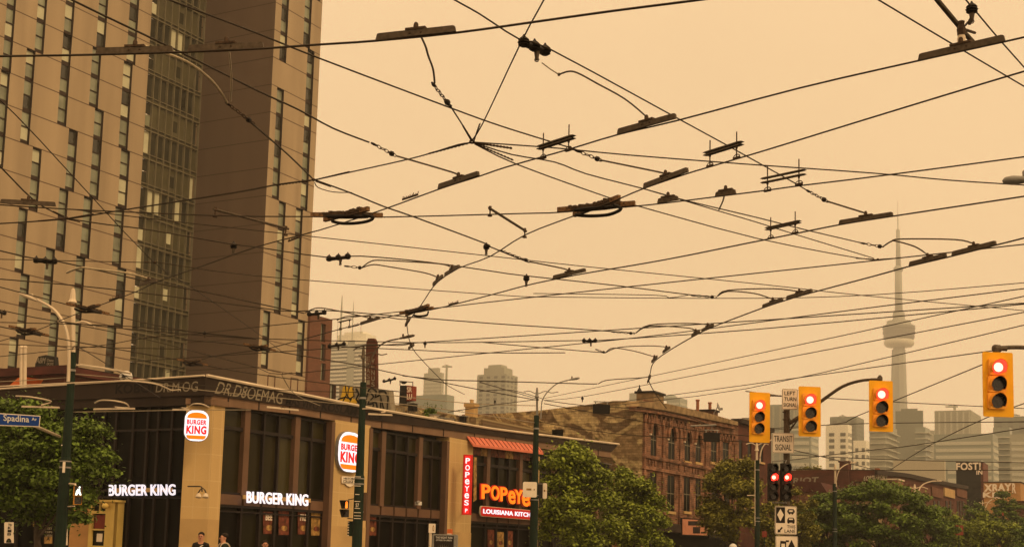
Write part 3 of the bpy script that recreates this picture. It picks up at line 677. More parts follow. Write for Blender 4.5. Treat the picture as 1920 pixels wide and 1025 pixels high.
MB().box(f3, aM, aL, 0, zt_ - .25, -.5, -.05).build('side_panel', 'tan', cr)
for k, h in enumerate(hz_):
    w_ = MB().box(f3, h[0], h[1], h[2], h[3], -.158, -.12).build('window', 'glass', cr)
    mz = (h[2] + h[3]) / 2
    if k == 0: MB().box(f3, h[0], h[1], mz - .03, mz + .03, -.12, -.05).build('sash', 'cream', w_); MB().box(f3, h[0] + .04, h[1] - .04, mz + .04, h[3] - .04, -.12, -.11).build('blind', 'awningdk', w_); MB().box(f3, h[0] + .2, h[1] - .2, h[2] + .15, mz - .15, -.12, -.11).build('notice', 'paper', w_)
    else: mm_ = (h[0] + h[1]) / 2; MB().box(f3, mm_ - .03, mm_ + .03, h[2], h[3], -.12, -.05).build('sash', 'cream', w_)
t = thing('wall_lamp', 'round pale lamp fixed beside the cream sash window', 'lamp', f3.pt(f3.px(203, 950)[0], 3)); c = f3.pt(*f3.px(203, 948), .15)
MB().lathe(c, (-U), [(-.15, .05), (0, .12), (.1, .1), (.14, .03)], 12).build('globe', 'cream', t, True)
for (x0, x1, y0, y1, m, txts, lb) in ((9, 26, 978, 1017, 'paper', ['YA', 'K', 'I', 'B'], 'tall pale vertical poster with a dark dome at its foot, furthest left by the tree'), (63, 77, 953, 986, 'posteryel', ['TR', 'CO'], 'yellow poster with red marks behind the leaves'),
        (84, 98, 1005, 1018, 'posteryel', ['A'], 'small square yellow notice under the pale window writing'), (120, 127, 986, 1021, 'paper', ['I', '6'], 'narrow pale sign right behind the left green pole')):
    fr = FN.off(.45); q = pq(fr, (x0, y1), (x1, y1), (x1, y0), (x0, y0)); t = thing('shop_poster', lb, 'poster', fr.pt(*q[0]), 'posters on the shop by the tree'); MB().slab(fr, q[::-1], 0, .03).build('sheet', m, t)
    l = MB(); n = len(txts)
    for i, s_ in enumerate(txts):
        H_ = (q[3][1] - q[0][1]); zt2 = q[3][1] - H_ * (.06 + i * .6 / n + (.0)); zz2 = zt2 - H_ * .5 / n; aa = q[0][0] * .7 + q[1][0] * .3; ab = q[0][0] * .3 + q[1][0] * .7
        letters(l, s_, fr, [(aa, zz2), (ab, zz2), (ab, zt2), (aa, zt2)], .03, .04, .02)
    l.build('lettering', 'ink', t)
    if x0 == 9: MB().slab(fr, [(q[0][0] * .5 + q[1][0] * .5 + .15 * math.cos(math.pi * k / 8), q[0][1] + .02 + .17 * math.sin(math.pi * k / 8)) for k in range(9)], .03, .04).build('dome_print', 'ink', t)
t = thing('window_lettering', 'pale lettering painted on the dark shop window left of the green pole', 'lettering', FN.pt(FN.px(90, 1000)[0], 2)); l = MB()
for i, s_ in enumerate(('MILKY', 'CUPS', 'OPEN')): y = 988 + i * 6.5; letters(l, s_, FN.off(.4), pq(FN.off(.4), (85, y + 4), (98, y + 4), (98, y), (85, y)), 0, .02, .01)
l.build('lettering', 'tagpale', t)
t = thing('neon_sign', 'faint greenish script sign glowing through the leaves', 'sign', FN.pt(FN.px(80, 925)[0], 4)); fr = FN.off(.4); l = MB(); letters(l, 'Noodle', fr, pq(fr, (66, 931), (104, 929), (104, 921), (66, 922)), 0, .03, .01, .3); l.build('lettering', mat('green_lit', (.2, .6, .3), .5, 0, emit=(.45, .7, .25), es=.5), t)
MB().box(fr, fr.px(106, 926)[0], fr.px(64, 926)[0], fr.px(80, 934)[1], fr.px(80, 918)[1], -.06, 0).build('board', mat('dark_green_board', (.01, .05, .03), .5), t)
# ================================================================ ROOFTOPS BEHIND
# low dark red roof at the far left
f4 = Fr(P(60, 700, 74), V, -U)
t = thing('dark_red_building', 'dark red roofed building with a deep cornice behind the leafy tree at far left', 'building', f4.pt(0, 0)); 
a0 = f4.px(121, 705)[0]; a1 = f4.px(-60, 690)[0]; zc1 = f4.px(60, 694)[1]; zc0 = f4.px(60, 703)[1]
MB().box(f4, a0 + .3, a1, 0, zc0, -8, -.3).build('walls', 'brickdk', t); MB().box(f4, a0, a1, zc0, zc1, -8.2, .1).build('cornice', 'darkredroof', t); MB().box(f4, a0 + .2, a1, zc1, zc1 + .25, -7, -.3).build('roof', 'darkredroof', t)
q = pq(f4, (50, 727), (74, 727), (84, 712), (66, 713)); MB().slab(f4, q[::-1], .1, 1.2).build('dormer', 'orange', t)
f5 = Fr(P(85, 680, 80), V, -U); t = thing('rooftop_billboard', 'dark rooftop hoarding with a scrawled pale tag above the dark red cornice', 'billboard', f5.pt(0, zc1)); q = pq(f5, (65, 699), (105, 702), (102, 668), (86, 665), (72, 668), (66, 682))
MB().slab(f5, q[::-1], -.3, 0).build('board', 'dark', t); l = MB(); letters(l, 'ABM', f5, pq(f5, (68, 680), (86, 681), (86, 670), (68, 670)), 0, .02, 0, .4)
for i, s_ in enumerate(('Dent', 'DOPE', 'BRAZE')): letters(l, s_, f5, pq(f5, (88, 677 + i * 7), (101, 678 + i * 7), (101, 673 + i * 7), (88, 672 + i * 7)), 0, .02, 0, .2)
l.build('graffiti', 'tagpale', t)
MB().box(f5, q[1][0], q[0][0], 7.0, q[0][1] + .1, -.2, -.1).build('support', 'black', t)
t = thing('vent_stack', 'pair of tall beige pipes rising in front of the tower at far left', 'chimney', P(44, 725, 70)); 
for x in (40.5, 47): MB().tube([P(x - .8, 760, 70), P(x, 652, 70)], .095, 8).build('pipe', 'coping', t); MB().lathe(P(x, 652, 70), (0, 0, 1), [(0, .12), (.06, .12), (.1, .08), (.14, .05)], 8).build('cap', 'coping', t)
# tall signboard pylon with vertical letters and the graffiti roof house behind the second pole
f6 = Fr(P(695, 720, 82), V, -U)
t = thing('painted_chimney', 'tall dark brick chimney with pale letters painted down its side', 'chimney', f6.pt(0, 0)); ch = []
q = pq(f6, (686, 770), (706, 770), (705, 655), (704, 640), (701, 634), (690, 634), (687, 641), (686, 655)); MB().slab(f6, q[::-1], -.25, 0).build('shaft', 'brickdk', t)
l = MB()
for cx, s_ in ((690.5, 'ERASI'), (699.5, 'VENUS')):
    for i, chh in enumerate(s_): y = 668 + i * 11 + (4 if cx > 695 else 0); letters(l, chh, f6, pq(f6, (cx - 3, y + 8.5), (cx + 3, y + 8.5), (cx + 3, y), (cx - 3, y)), 0, .02, .0)
l.build('painted_letters', 'tagpale', t)
f7 = Fr(P(680, 750, 78), V, -U)
t = thing('rooftop_shed', 'rooftop block covered in yellow and white bubble graffiti behind the green pole', 'roof structure', f7.pt(0, 6)); q = pq(f7, (636, 790), (735, 790), (729, 731), (700, 727), (675, 724), (636, 722)); MB().slab(f7, q[::-1], -.5, 0).build('walls', 'tagpale', t)
def blob(fr, pts, m, off, nm, par):
    w3 = [fr.pt(*fr.px(*p)) for p in pts + [pts[0]]]; sp = spline(w3, 4)[:-1]; poly = [((p - fr.o).dot(fr.u), p.z) for p in sp]
    mb = MB(); mb.slab(fr, poly[::-1], off, off + .015); return mb.build(nm, m, par)
blob(f7, [(634, 755), (640, 742), (643, 727), (649, 722), (654, 728), (660, 724), (664, 735), (662, 748), (670, 745), (668, 756), (655, 758)], 'tagyellow', .0, 'yellow_tag', t)
mb = MB()
for pts in ([(648, 724), (650, 740), (643, 752), (647, 757)], [(655, 726), (652, 742), (658, 750), (655, 757)], [(662, 727), (664, 742), (655, 748)], [(634, 748), (648, 744), (660, 748)]): mb.tube([f7.pt(*f7.px(*p), .02) for p in pts], .045, 4)
for pts in ([(686, 765), (687, 745), (692, 730), (697, 726), (706, 733), (704, 745), (712, 740), (711, 733), (722, 733), (728, 745), (726, 768)], [(694, 734), (701, 743), (695, 750), (706, 755), (708, 768)], [(714, 768), (714, 742), (720, 768)], [(700, 762), (700, 756), (690, 757), (693, 750)], [(668, 728), (673, 738), (668, 748), (674, 756)], [(664, 758), (672, 760), (676, 740)]): mb.tube([f7.pt(*f7.px(*p), .02) for p in pts], .06, 4)
mb.build('outline', 'tagdark', t)
f8 = Fr(P(765, 740, 90), V, -U)
t = thing('rooftop_billboard', 'small two sided rooftop hoarding, dark on the left and red tagged on the right', 'billboard', f8.pt(0, 8)); q = pq(f8, (748, 760), (762, 760), (762, 722), (750, 722)); MB().slab(f8, q[::-1], -.5, 0).build('dark_board', 'dark', t)
q = pq(f8, (762, 751), (773, 750), (774, 723), (762, 722)); MB().slab(f8, q[::-1], -.5, -.03).build('red_board', 'awningdk', t); l = MB(); letters(l, 'SR', f8, pq(f8, (763, 735), (772, 735), (772, 725), (763, 725)), -.03, 0, .01); letters(l, 'LU', f8, pq(f8, (763, 748), (772, 748), (772, 738), (763, 738)), -.03, 0, .01); l.build('graffiti', 'paper', t)
MB().box(f8, f8.px(773, 700)[0], f8.px(749, 700)[0], 6, f8.px(760, 760)[1] + .05, -.4, -.1).build('support', 'black', t)
MB().tube([f8.pt(*f8.px(750, 722)), f8.pt(*f8.px(750, 713))], .03).tube([f8.pt(*f8.px(774, 723)), f8.pt(*f8.px(774, 715))], .03).tube([f8.pt(*f8.px(749, 714)), f8.pt(*f8.px(774, 716))], .03).lathe(f8.pt(*f8.px(757, 716)), (0, 0, -1), [(0, .25), (.12, .1)], 8).build('lamp_rail', 'black', t)
f9 = Fr(P(800, 780, 86), V, -U)
t = thing('neighbour_building', 'low cluttered brick roof edge with tags behind the restaurant parapet', 'building', f9.pt(0, 0)); q = pq(f9, (730, 830), (905, 830), (905, 783), (850, 777), (790, 772), (778, 762), (731, 757)); MB().slab(f9, q[::-1], -10, 0).build('walls', 'plaster', t)
l = MB(); letters(l, 'HOSER TAKES', f9, pq(f9, (736, 772), (785, 777), (785, 766), (736, 761)), 0, .02, 0, .3); letters(l, 'OSIRAN', f9, pq(f9, (793, 788), (845, 794), (845, 783), (793, 777)), 0, .02, 0, .3); l.build('graffiti', 'tagpale', t)
rb = rnd
k = 0
for x, y, w_, h_, m, lb in ((810, 782, 9, 9, 'coping', 'small cream vent box on the cluttered roof edge'), (824, 786, 6, 7, 'galv', 'grey vent box beside the cream one on the roof edge'), (840, 789, 8, 8, 'coping', 'cream duct box in the middle of the roof clutter'), (866, 786, 9, 12, 'dark', 'dark framed hatch on the roof left of the brick chimney'), (770, 760, 10, 9, 'dark', 'stepped dark roof box under the red hoarding')):
    t = thing('roof_vent', lb, 'roof vent', P(x, y, 84.5)); f = Fr(P(x, y, 84.5), V, -U); a0 = f.px(x + w_ / 2, y)[0]; a1 = f.px(x - w_ / 2, y)[0]; z0 = f.px(x, y + h_)[1]; z1 = f.px(x, y - h_ / 2)[1]
    MB().box(f, a0, a1, z0, z1, -.5, 0).build('box', m, t); MB().box(f, a0 - .05, a1 + .05, z1, z1 + .06, -.55, .05).build('lid', 'galv', t)
t = thing('brick_chimney', 'short brick chimney with a clay pot on the roof right of the vent clutter', 'chimney', P(880, 770, 92)); f = Fr(P(880, 770, 92), V, -U)
a0 = f.px(888, 770)[0]; a1 = f.px(872, 770)[0]; MB().box(f, a0, a1, 6, f.px(880, 762)[1], -.6, 0).build('stack', 'plainstone', t); MB().box(f, a0 - .08, a1 + .08, f.px(880, 762)[1], f.px(880, 755)[1], -.66, .06).build('crown', 'plainstone', t); MB().lathe(f.pt((a0 + a1) / 2, f.px(880, 755)[1], -.3), (0, 0, 1), [(0, .14), (.2, .13), (.22, .17), (.26, .15)], 10).build('pot', 'plainstone', t)
# ================================================================ THREE STOREY VICTORIAN BRICK BUILDING
vb = thing('victorian_building', 'three storey ornate red brick building with arched windows and a faded mural on its side', 'brick building', FW.pt(S(1202), 0))
sV = FW.px(1205, 800)[0]; s14 = FW.px(1384, 830)[0]; s15 = FW.px(1446, 830)[0]
def zv(x, y): return FW.px(x, y)[1]
arch = [(1221, 1230, 792, 856), (1254, 1264.5, 798, 861), (1284.5, 1293.5, 805, 864), (1305, 1313.5, 809, 866)]
rect3 = [(1334, 1343, 824, 866), (1356, 1365.5, 818, 866)]
low2 = [(1219, 1230, 886, 945), (1252, 1264, 891, 958), (1283, 1293, 894, 958), (1305, 1313, 894, 960), (1336, 1345, 900, 960), (1359, 1368, 902, 960)]
holes = []; kinds = []
for x0, x1, y0, y1 in arch + rect3 + low2:
    a = FW.px(x0 - .8, (y0 + y1) / 2)[0]; b = FW.px(x1 + .8, (y0 + y1) / 2)[0]; xm = (x0 + x1) / 2; holes.append((a, b, zv(xm, y1), zv(xm, y0)))
zcor = zv(1240, 771); ztopV = zv(1240, 760)
mb = MB(); wall(mb, FW, sV, s14, 3.6, zcor + .5, holes, .12)
for h in holes: reveals(mb, FW, h, .04)
# side (party) wall facing the crossing
FS = Fr(FW.pt(sV, 0), V, -U)
sd_ = pq(FS, (1200, 757), (1180, 751), (1150, 751), (1110, 757), (1020, 768), (900, 778), (880, 790))
poly = [(0, 0)] + [(0, sd_[0][1])] + sd_[1:-1] + [(sd_[-1][0], sd_[-1][1]), (sd_[-1][0], 0)]
sw_ = MB(); sw_.slab(FS, poly[::-1], -.4, 0); sw_.build('side_wall', 'plaster', vb)
mb.box(FW, sV + .1, s14, 0, zcor - .2, -14, -.6)
mb.build('walls', 'brick', vb)
MB().box(FW, sV, s14, 0, 3.6, -.5, -.12).build('shopfront', 'glassblk', vb)
MB().box(FW, sV, s14, 3.3, 3.9, -.2, .2).build('shop_cornice', 'soffit', vb)
# cornice in sloping pieces
q = pq(FW.off(.45), (1197, 761), (1250, 769), (1325, 785), (1384, 797)); q2 = pq(FW.off(.45), (1200, 751), (1250, 756), (1325, 773), (1384, 790))
mb = MB()
for i in range(3): mb.slab(FW.off(.45), [q[i], q[i + 1], q2[i + 1], q2[i]], -.9, 0)
mb.build('cornice', 'dirtystone', vb)
mb = MB()
for i in range(3): mb.slab(FW.off(.3), [(q[i][0], q[i][1] - .3), (q[i + 1][0], q[i + 1][1] - .3), q[i + 1], q[i]], -.5, 0)
for i in range(46):
    s = sV + .3 + i * (s14 - sV - .6) / 46; z = zcor - .75 - (.25 if i % 2 else 0); mb.box(FW, s, s + .22, z, z + .42, -.05, .16)
mb.build('corbels', 'brick', vb)
mb = MB()
for x0, x1 in ((1206, 1209), (1241, 1244), (1273, 1277), (1321, 1326), (1347, 1350), (1376, 1383)):
    a = FW.px(x0, 830)[0]; b = FW.px(x1, 830)[0]; mb.box(FW, a, b, 3.7, zcor - .5, -.05, .12)
mb.box(FW, sV, s14, zv(1250, 859.5) - .22, zv(1250, 859.5), -.05, .16); mb.box(FW, sV, s14, zv(1250, 883) - .12, zv(1250, 883) + .12, -.05, .16)
for i in range(34):
    s = sV + .4 + i * (s14 - sV - .6) / 34
    if i % 5 in (1, 2, 3): mb.box(FW, s, s + .3, zv(1250, 877), zv(1250, 868), -.05, .09)
mb.build('pilasters', 'brick', vb)
for i, h in enumerate(holes):
    wv_ = MB().box(FW, h[0], h[1], h[2], h[3], -.2, -.04).build('window', 'glassblk', vb)
    am = (h[0] + h[1]) / 2; mz = (h[2] + h[3]) / 2
    MB().box(FW, h[0], h[1], mz - .03, mz + .03, -.04, -.02).box(FW, am - .02, am + .02, h[2], h[3], -.04, -.015).build('sash', 'curtainframe', wv_)
    MB().box(FW, h[0] - .12, h[1] + .12, h[2] - .18, h[2], -.1, .1).build('sill', 'plainstone', vb)
    if i < 4:
        r = (h[1] - h[0]) / 2; zb = h[3] - r * 1.5; mb = MB()
        for k in range(9):
            t0 = math.pi * k / 9; t1 = math.pi * (k + 1) / 9
            o = lambda t, R, v: (am + R * math.cos(t), zb + R * v * math.sin(t))
            mb.slab(FW, [o(t0, r, 1.5), o(t0, r + .32, 1.5), o(t1, r + .32, 1.5), o(t1, r, 1.5)], -.02, .14)
        mb.build('arch_hood', 'brick', vb)
        mb = MB()
        for sg in (-1, 1):
            pts = [(am + sg * r * math.cos(math.pi / 2 * k / 6), zb + r * 1.5 * math.sin(math.pi / 2 * k / 6)) for k in range(7)] + [(am + sg * r, h[3] + .01)]
            mb.slab(FW, pts if sg > 0 else pts[::-1], -.3, -.02)
        mb.build('arch_spandrel', 'brick', vb)
        MB().box(FW, am - .1, am + .1, h[3] + .05, h[3] + .6, 0, .12).build('keystone', 'plainstone', vb)
        MB().box(FW, h[0] - .3, h[0] - .02, zb - .12, zb + .12, -.05, .1).build('impost', 'coping', vb)
# faded mural painting on the side wall
MB().box(FS, FS.px(1056, 812)[0], FS.px(1035, 812)[0], FS.px(1045, 817)[1], FS.px(1045, 805)[1], .0, .02).build('side_window', 'glassblk', vb)
# rooftop things on it
def boxthing(name, label, cat, x0, x1, y0, y1, Y, m, dep=1.5, cap=None, group=None, base=None):
    f = Fr(P((x0 + x1) / 2, y1, Y), V, -U); a0 = f.px(x1, y1)[0]; a1 = f.px(x0, y1)[0]; z0 = f.px(x0, y1)[1] if base is None else base; z1 = f.px(x0, y0)[1]
    t = thing(name, label, cat, f.pt((a0 + a1) / 2, z0), group); MB().box(f, a0, a1, z0, z1, -dep, 0).build('block', m, t)
    if cap: MB().box(f, a0 - .12, a1 + .12, z1, z1 + .15, -dep - .12, .12).build('cap', cap, t)
    return t, f
t, f = boxthing('roof_house', 'brown brick roof house on the peak of the mural wall', 'roof structure', 1193, 1225, 737, 765, 96, 'dirtystone', 2, 'black')
MB().lathe(P(1199, 734, 96), (0, 0, 1), [(0, .2), (.15, .14), (.3, .05), (.5, .03)], 8).build('finial', 'black', t)
t, f = boxthing('roof_chimney', 'wide brick chimney with two clay pots behind the ornate cornice', 'chimney', 1302, 1337, 771, 800, 112, 'brick', 1.2, 'soffit')
for x, y in ((1308, 751), (1331, 756)): c = P(x, 770, 112); MB().lathe(c, (0, 0, 1), [(0, .13), ((770 - y) * .044, .13), ((770 - y) * .044 + .02, .2), ((770 - y) * .044 + .12, .16)], 10).build('pot', 'clay', t)
t = thing('satellite_dish', 'small tilted satellite dish standing beside the clay chimney pots', 'satellite dish', P(1340, 775, 110)); c = P(1345, 763, 110)
MB().lathe(c, Vector((1, -.4, .35)), [(0, .05), (.04, .22), (.12, .38), (.13, .36)], 14).build('dish', 'grey', t); MB().tube([c, P(1338, 776, 110)], .04).build('mast', 'grey', t); MB().tube([c, P(1352, 766, 110)], .025).box(facing(1353, 766, 110), -.08, .08, P(1353, 766, 110).z - .1, P(1353, 766, 110).z + .1, -.1, .1).build('feed_arm', 'grey', t)
# darker neighbour further along
nb = thing('dark_brick_building', 'plain darker brick building continuing the row beyond the ornate one', 'brick building', FW.pt(s14, 0))
ztn = zv(1400, 797); hh = []
for x0, x1, y0, y1 in ((1385, 1392, 824, 860), (1402, 1409, 827, 862), (1424, 1431, 832, 866), (1388, 1394, 905, 950), (1405, 1411, 907, 950)):
    a = FW.px(x0, y0)[0]; b = FW.px(x1, y0)[0]; hh.append((a, b, zv((x0 + x1) / 2, y1), zv((x0 + x1) / 2, y0)))
mb = MB(); wall(mb, FW, s14, s15, 0, ztn, hh, .1); [reveals(mb, FW, h, .05) for h in hh]; mb.box(FW, s14 + .1, s15, 0, ztn - .1, -14, -.5); mb.face([FW.pt(s14, ztn - 2), FW.pt(s14, ztn), FW.pt(s14, ztn, -12), FW.pt(s14, ztn - 2, -12)]); mb.build('walls', 'brickdk', nb)
for h in hh: MB().box(FW, h[0], h[1], h[2], h[3], -.2, -.05).build('window', 'glassblk', nb); MB().box(FW, h[0] - .1, h[1] + .1, h[2] - .15, h[2], -.2, .15).build('sill', 'plainstone', nb)
MB().box(FW, s14, s15, ztn, ztn + .35, -.6, .3).build('cornice', 'soffit', nb)
boxthing('roof_vent', 'narrow brick flue on the roof just left of the first yellow signal', 'roof vent', 1394, 1402, 786, 800, 120, 'plainstone', .8, 'galv')
# shop signs at street level
f = FW.off(.25)
t = thing('shop_sign', 'square salmon shop sign with a dark bar and window drawn on it', 'sign', f.pt(*f.px(1300, 1002))); q = pq(f, (1279, 1001), (1326, 1003), (1326, 975), (1279, 972))
MB().slab(f, [(q[0][0] - .08, q[0][1] - .08), (q[1][0] + .08, q[1][1] - .08), (q[2][0] + .08, q[2][1] + .08), (q[3][0] - .08, q[3][1] + .08)], -.1, 0).build('frame', 'dark', t); MB().slab(f, q, 0, .05).build('face', mat('salmon', (.45, .19, .11), .6, .15, 2), t)
mb = MB()
for x0, x1, y0, y1 in ((1289, 1320, 976, 984), (1298, 1311, 987, 999), (1313, 1323, 996, 999)): mb.slab(f, pq(f, (x0, y1), (x1, y1), (x1, y0), (x0, y0)), .05, .07)
mb.build('drawing', 'ink', t)
t = thing('shop_sign', 'black shop sign with a round white badge and faint white lettering', 'sign', f.pt(*f.px(1350, 1002))); q = pq(f, (1330, 1008), (1386, 1010), (1386, 975), (1330, 972)); MB().slab(f, q, -.1, 0).build('board', 'dark', t)
c = f.px(1337.5, 989); mb = MB(); mb.slab(f, [(c[0] + .42 * math.cos(k * .35), c[1] + .46 * math.sin(k * .35)) for k in range(18)], 0, .03); mb.build('badge', 'paper', t); mb = MB(); mb.slab(f, [(c[0] + .2 * math.cos(k * .7), c[1] - .05 + .22 * math.sin(k * .7)) for k in range(9)], .03, .05); mb.build('badge_mark', 'orange', t)
l = MB(); letters(l, 'Qu\'ssa', f, pq(f, (1345, 991), (1368, 991), (1368, 981), (1345, 980)), 0, .03, .0); letters(l, 'bubble tea + coffee', f, pq(f, (1345, 1002), (1379, 1003), (1379, 998), (1345, 997)), 0, .03, .02); l.build('lettering', 'white', t)
t = thing('curved_sign', 'curved white lettering on a dark bracket sign hidden among the leaves', 'sign', P(1173, 1010, 78)); ff = facing(1175, 1005, 78); mb = MB(); mb.tube(spline([P(1172, 998, 78), P(1178, 996, 78), P(1186, 1000, 78)]), .08).tube(spline([P(1168, 1008, 78), P(1175, 1011, 78), P(1183, 1009, 78)]), .08).build('arc', 'tagpale', t); MB().tube([P(1166, 975, 78), P(1167, 1006, 78)], .05).build('bracket', 'galv', t)
t = thing('yellow_post', 'pale yellow post with peeling stickers between the two street trees', 'post', P(1156, 1025, 76)); MB().tube([P(1155, 1045, 76), P(1157, 975, 76)], .13, 8).build('post', 'tan', t); MB().lathe(P(1157, 975, 76), (0, 0, 1), [(0, .15), (.08, .15), (.12, .05)], 8).build('cap', 'coping', t)
# ================================================================ LONG RED BRICK ROW FURTHER ALONG
rr_ = thing('brick_row_building', 'long low red brick building with tagged side wall behind the biggest tree', 'brick building', FW.pt(FW.px(1640, 950)[0], 0))
sR = FW.px(1640, 940)[0]; sR2 = FW.px(1812, 950)[0]; FR = Fr(FW.pt(sR, 0), V, -U)
q = pq(FR, (1640, 880), (1560, 884), (1486, 888)); aEnd = q[2][0]
MB().slab(FR, [(0, 0), (0, q[0][1]), q[1], q[2], (aEnd, 0)], -.5, 0).build('side_wall', 'brickdk', rr_)
tq = pq(FW, (1640, 880), (1700, 887), (1740, 896), (1788, 906), (1812, 910)); mb = MB(); mb.slab(FW, [(tq[0][0], 0), (tq[-1][0], 0)] + tq[::-1], -12, 0); mb.build('walls', 'brickdk', rr_)
mb = MB()
for i in range(4): mb.slab(FW.off(.2), [(tq[i][0], tq[i][1] - .5), (tq[i + 1][0], tq[i + 1][1] - .5), tq[i + 1], tq[i]], -.3, .1)
mb.build('cornice', 'soffit', rr_)
for x0, x1, m in ((1703, 1718, 'brickred'), (1721, 1742, 'brickred'), (1745, 1766, 'brickred'), (1769, 1788, 'plainstone'), (1792, 1811, 'brickred')):
    a = FW.px(x0, 930)[0]; b = FW.px(x1, 930)[0]; zt2 = FW.px(x0, 909 + (x0 - 1700) * .06)[1]; zb2 = FW.px(x0, 929)[1]; MB().box(FW, a, b, zb2, zt2, 0, .2).build('upper_panel', m, rr_)
for x0 in (1724, 1732, 1750, 1758, 1773, 1780, 1794, 1799, 1804): a = FW.px(x0, 950)[0]; b = FW.px(x0 + 3.2, 950)[0]; MB().box(FW, a, b, FW.px(x0, 968)[1], FW.px(x0, 938)[1], .01, .06).build('window', 'glassblk', rr_)
l = MB()
for txt, pts in (('RIOT', [(1487, 905), (1535, 905), (1535, 893), (1487, 895)]), ('@rus', [(1555, 918), (1592, 918), (1590, 904), (1558, 908)]), ('LOREN ROMY', [(1618, 900), (1665, 902), (1664, 888), (1620, 892)]), ('mOe', [(1570, 925), (1600, 925), (1606, 900), (1590, 903)])): letters(l, txt, FR if pts[0][0] < 1610 else FW.off(.02), pq(FR if pts[0][0] < 1610 else FW.off(.02), *pts), .02, .05, .03, .1)
l.build('graffiti', 'tagpale', rr_)
t, f = boxthing('shingled_house', 'low brown house with a sloping roof before the left end of the brick row', 'house', 1490, 1546, 918, 1000, 128, 'brick', 6, base=0)
q = pq(f, (1484, 921), (1552, 923), (1540, 904), (1497, 901)); MB().slab(f, q, -6.2, .25).build('roof', 'darkredroof', t)
t, f = boxthing('shopfront_building', 'small tan shop building showing between trees before the long brick row', 'building', 1606, 1636, 905, 1000, 138, 'dirtystone', 5, 'soffit', base=0)
t, f = boxthing('shopfront_building', 'narrow painted brick shop building at the corner of the long row', 'building', 1655, 1684, 899, 1000, 150, 'brick', 3, 'coping', base=0)
boxthing('brick_chimney', 'dark red brick chimney at the left end of the long brick row', 'chimney', 1574, 1590, 866, 900, 150, 'brickdk', 1.5, 'brickdk', base=8.0)
boxthing('roof_pots', 'two small red pots on the roof of the long brick row', 'chimney', 1640, 1648, 877, 886, 152, 'clay', .6)
t, f = boxthing('black_billboard', 'black wall hoarding with big white tag letters beside the brick row', 'billboard', 1793, 1842, 865, 906, 230, 'dark', 4, base=3)
l = MB(); letters(l, 'FOST!', f, pq(f, (1793, 881), (1839, 880), (1839, 866), (1793, 867)), 0, .1, .03); letters(l, 'IN', f, pq(f, (1831, 889), (1842, 889), (1842, 880), (1831, 880)), 0, .1, .02); l.build('graffiti', 'paper', t)
fq = Fr(f.pt(f.px(1842, 880)[0], 0, 0), U, -V); MB().box(fq, 0, fq.px(1851, 880)[0], 8, fq.px(1843, 867)[1], -.3, .15).build('side_panel', 'posterred', t)
t, f = boxthing('tagged_building', 'low dark building with giant pale tag letters across its wall near the right edge', 'building', 1846, 1915, 904, 1000, 215, 'tan', 10, 'soffit', base=0)
l = MB(); letters(l, 'XRAY', f, pq(f, (1845, 921), (1897, 919), (1897, 905), (1845, 907)), 0, .1, .05); letters(l, 'R', f, pq(f, (1898, 924), (1905, 924), (1905, 905), (1898, 905)), 0, .1, .03); letters(l, 'KES', f, pq(f, (1843, 932), (1885, 932), (1885, 922), (1843, 922)), 0, .1, .05); l.build('graffiti', 'paper', t)
t, f = boxthing('small_grey_building', 'narrow grey building squeezed between brick row and black hoarding', 'building', 1815, 1846, 908, 1000, 235, 'mullion', 6, base=0)
t, f = boxthing('brick_house', 'dark red brick house roof showing at the lower right edge', 'building', 1905, 1975, 940, 1000, 190, 'brickdk', 10, 'darkredroof', base=0)
# ================================================================ HAZY SKYLINE
def far(name, label, x0, xs, x1, y0, Y, m, fh=3.2, band='glass2', style='band', cat='tower', base=0, cap=None):
    C = P(xs, y0, Y); fn = Fr(C, V, -U); fw = Fr(C, U, -V); la = abs(fn.px(x0, y0)[0]) if x0 < xs else 12; lb = abs(fw.px(x1, y0)[0]) if x1 > xs else 20
    z1 = C.z; t = thing(name, label, cat, (C.x, C.y, 0))
    mb = MB(); mb.prism([C, C + U * lb, C + U * lb + V * la, C + V * la], base, z1); mb.build('walls', m, t)
    n = int((z1 - 12) / fh); k0 = max(0, n - 34)
    for k in range(k0, n):
        z = 12 + k * fh; b = MB()
        if style == 'band':
            b.box(fn, .8, la - .8, z, z + fh * .5, 0, .25); b.box(fw, .8, lb - .8, z, z + fh * .5, 0, .25); b.build('window_band', band, t)
        elif style == 'slab':
            j = (k % 3) * .5; b.box(fn, -.3, la, z, z + .5, 0, 1.4 + j); b.box(fw, -.3, lb, z, z + .5, 0, 1.4 + j); b.build('balcony', band, t)
        elif style == 'grid':
            for q_, l_ in ((fn, la), (fw, lb)):
                nw = max(2, min(4, int(l_ / 5)))
                for i in range(nw):
                    if n - k <= 13: MB().box(q_, l_ * (i + .22) / nw, l_ * (i + .68) / nw, z, z + fh * .55, 0, .2).build('window', band, t)
    if style == 'fin':
        nw = max(3, int(la / 4))
        for i in range(nw): MB().box(fn, la * (i + .1) / nw, la * (i + .35) / nw, 5, z1 - 1, 0, .5).build('fin', band, t)
        nw = max(3, int(lb / 4))
        for i in range(nw): MB().box(fw, lb * (i + .1) / nw, lb * (i + .35) / nw, 5, z1 - 1, 0, .5).build('fin', band, t)
    if cap: mb = MB(); c = C + U * lb * .2 + V * la * .2; mb.prism([c, c + U * lb * .6, c + U * lb * .6 + V * la * .6, c + V * la * .6], z1, z1 + cap); mb.build('roof_house', m, t)
    return t, fn, fw, la, lb, z1
cA = mat('far_white', (.85, .80, .66), .8, .05, .02); cB = mat('far_grey', (.36, .35, .27), .7, .08, .02); cC = mat('far_dark', (.19, .20, .15), .5, .1, .02); cD = mat('far_beige', (.42, .37, .27), .8, .08, .02)
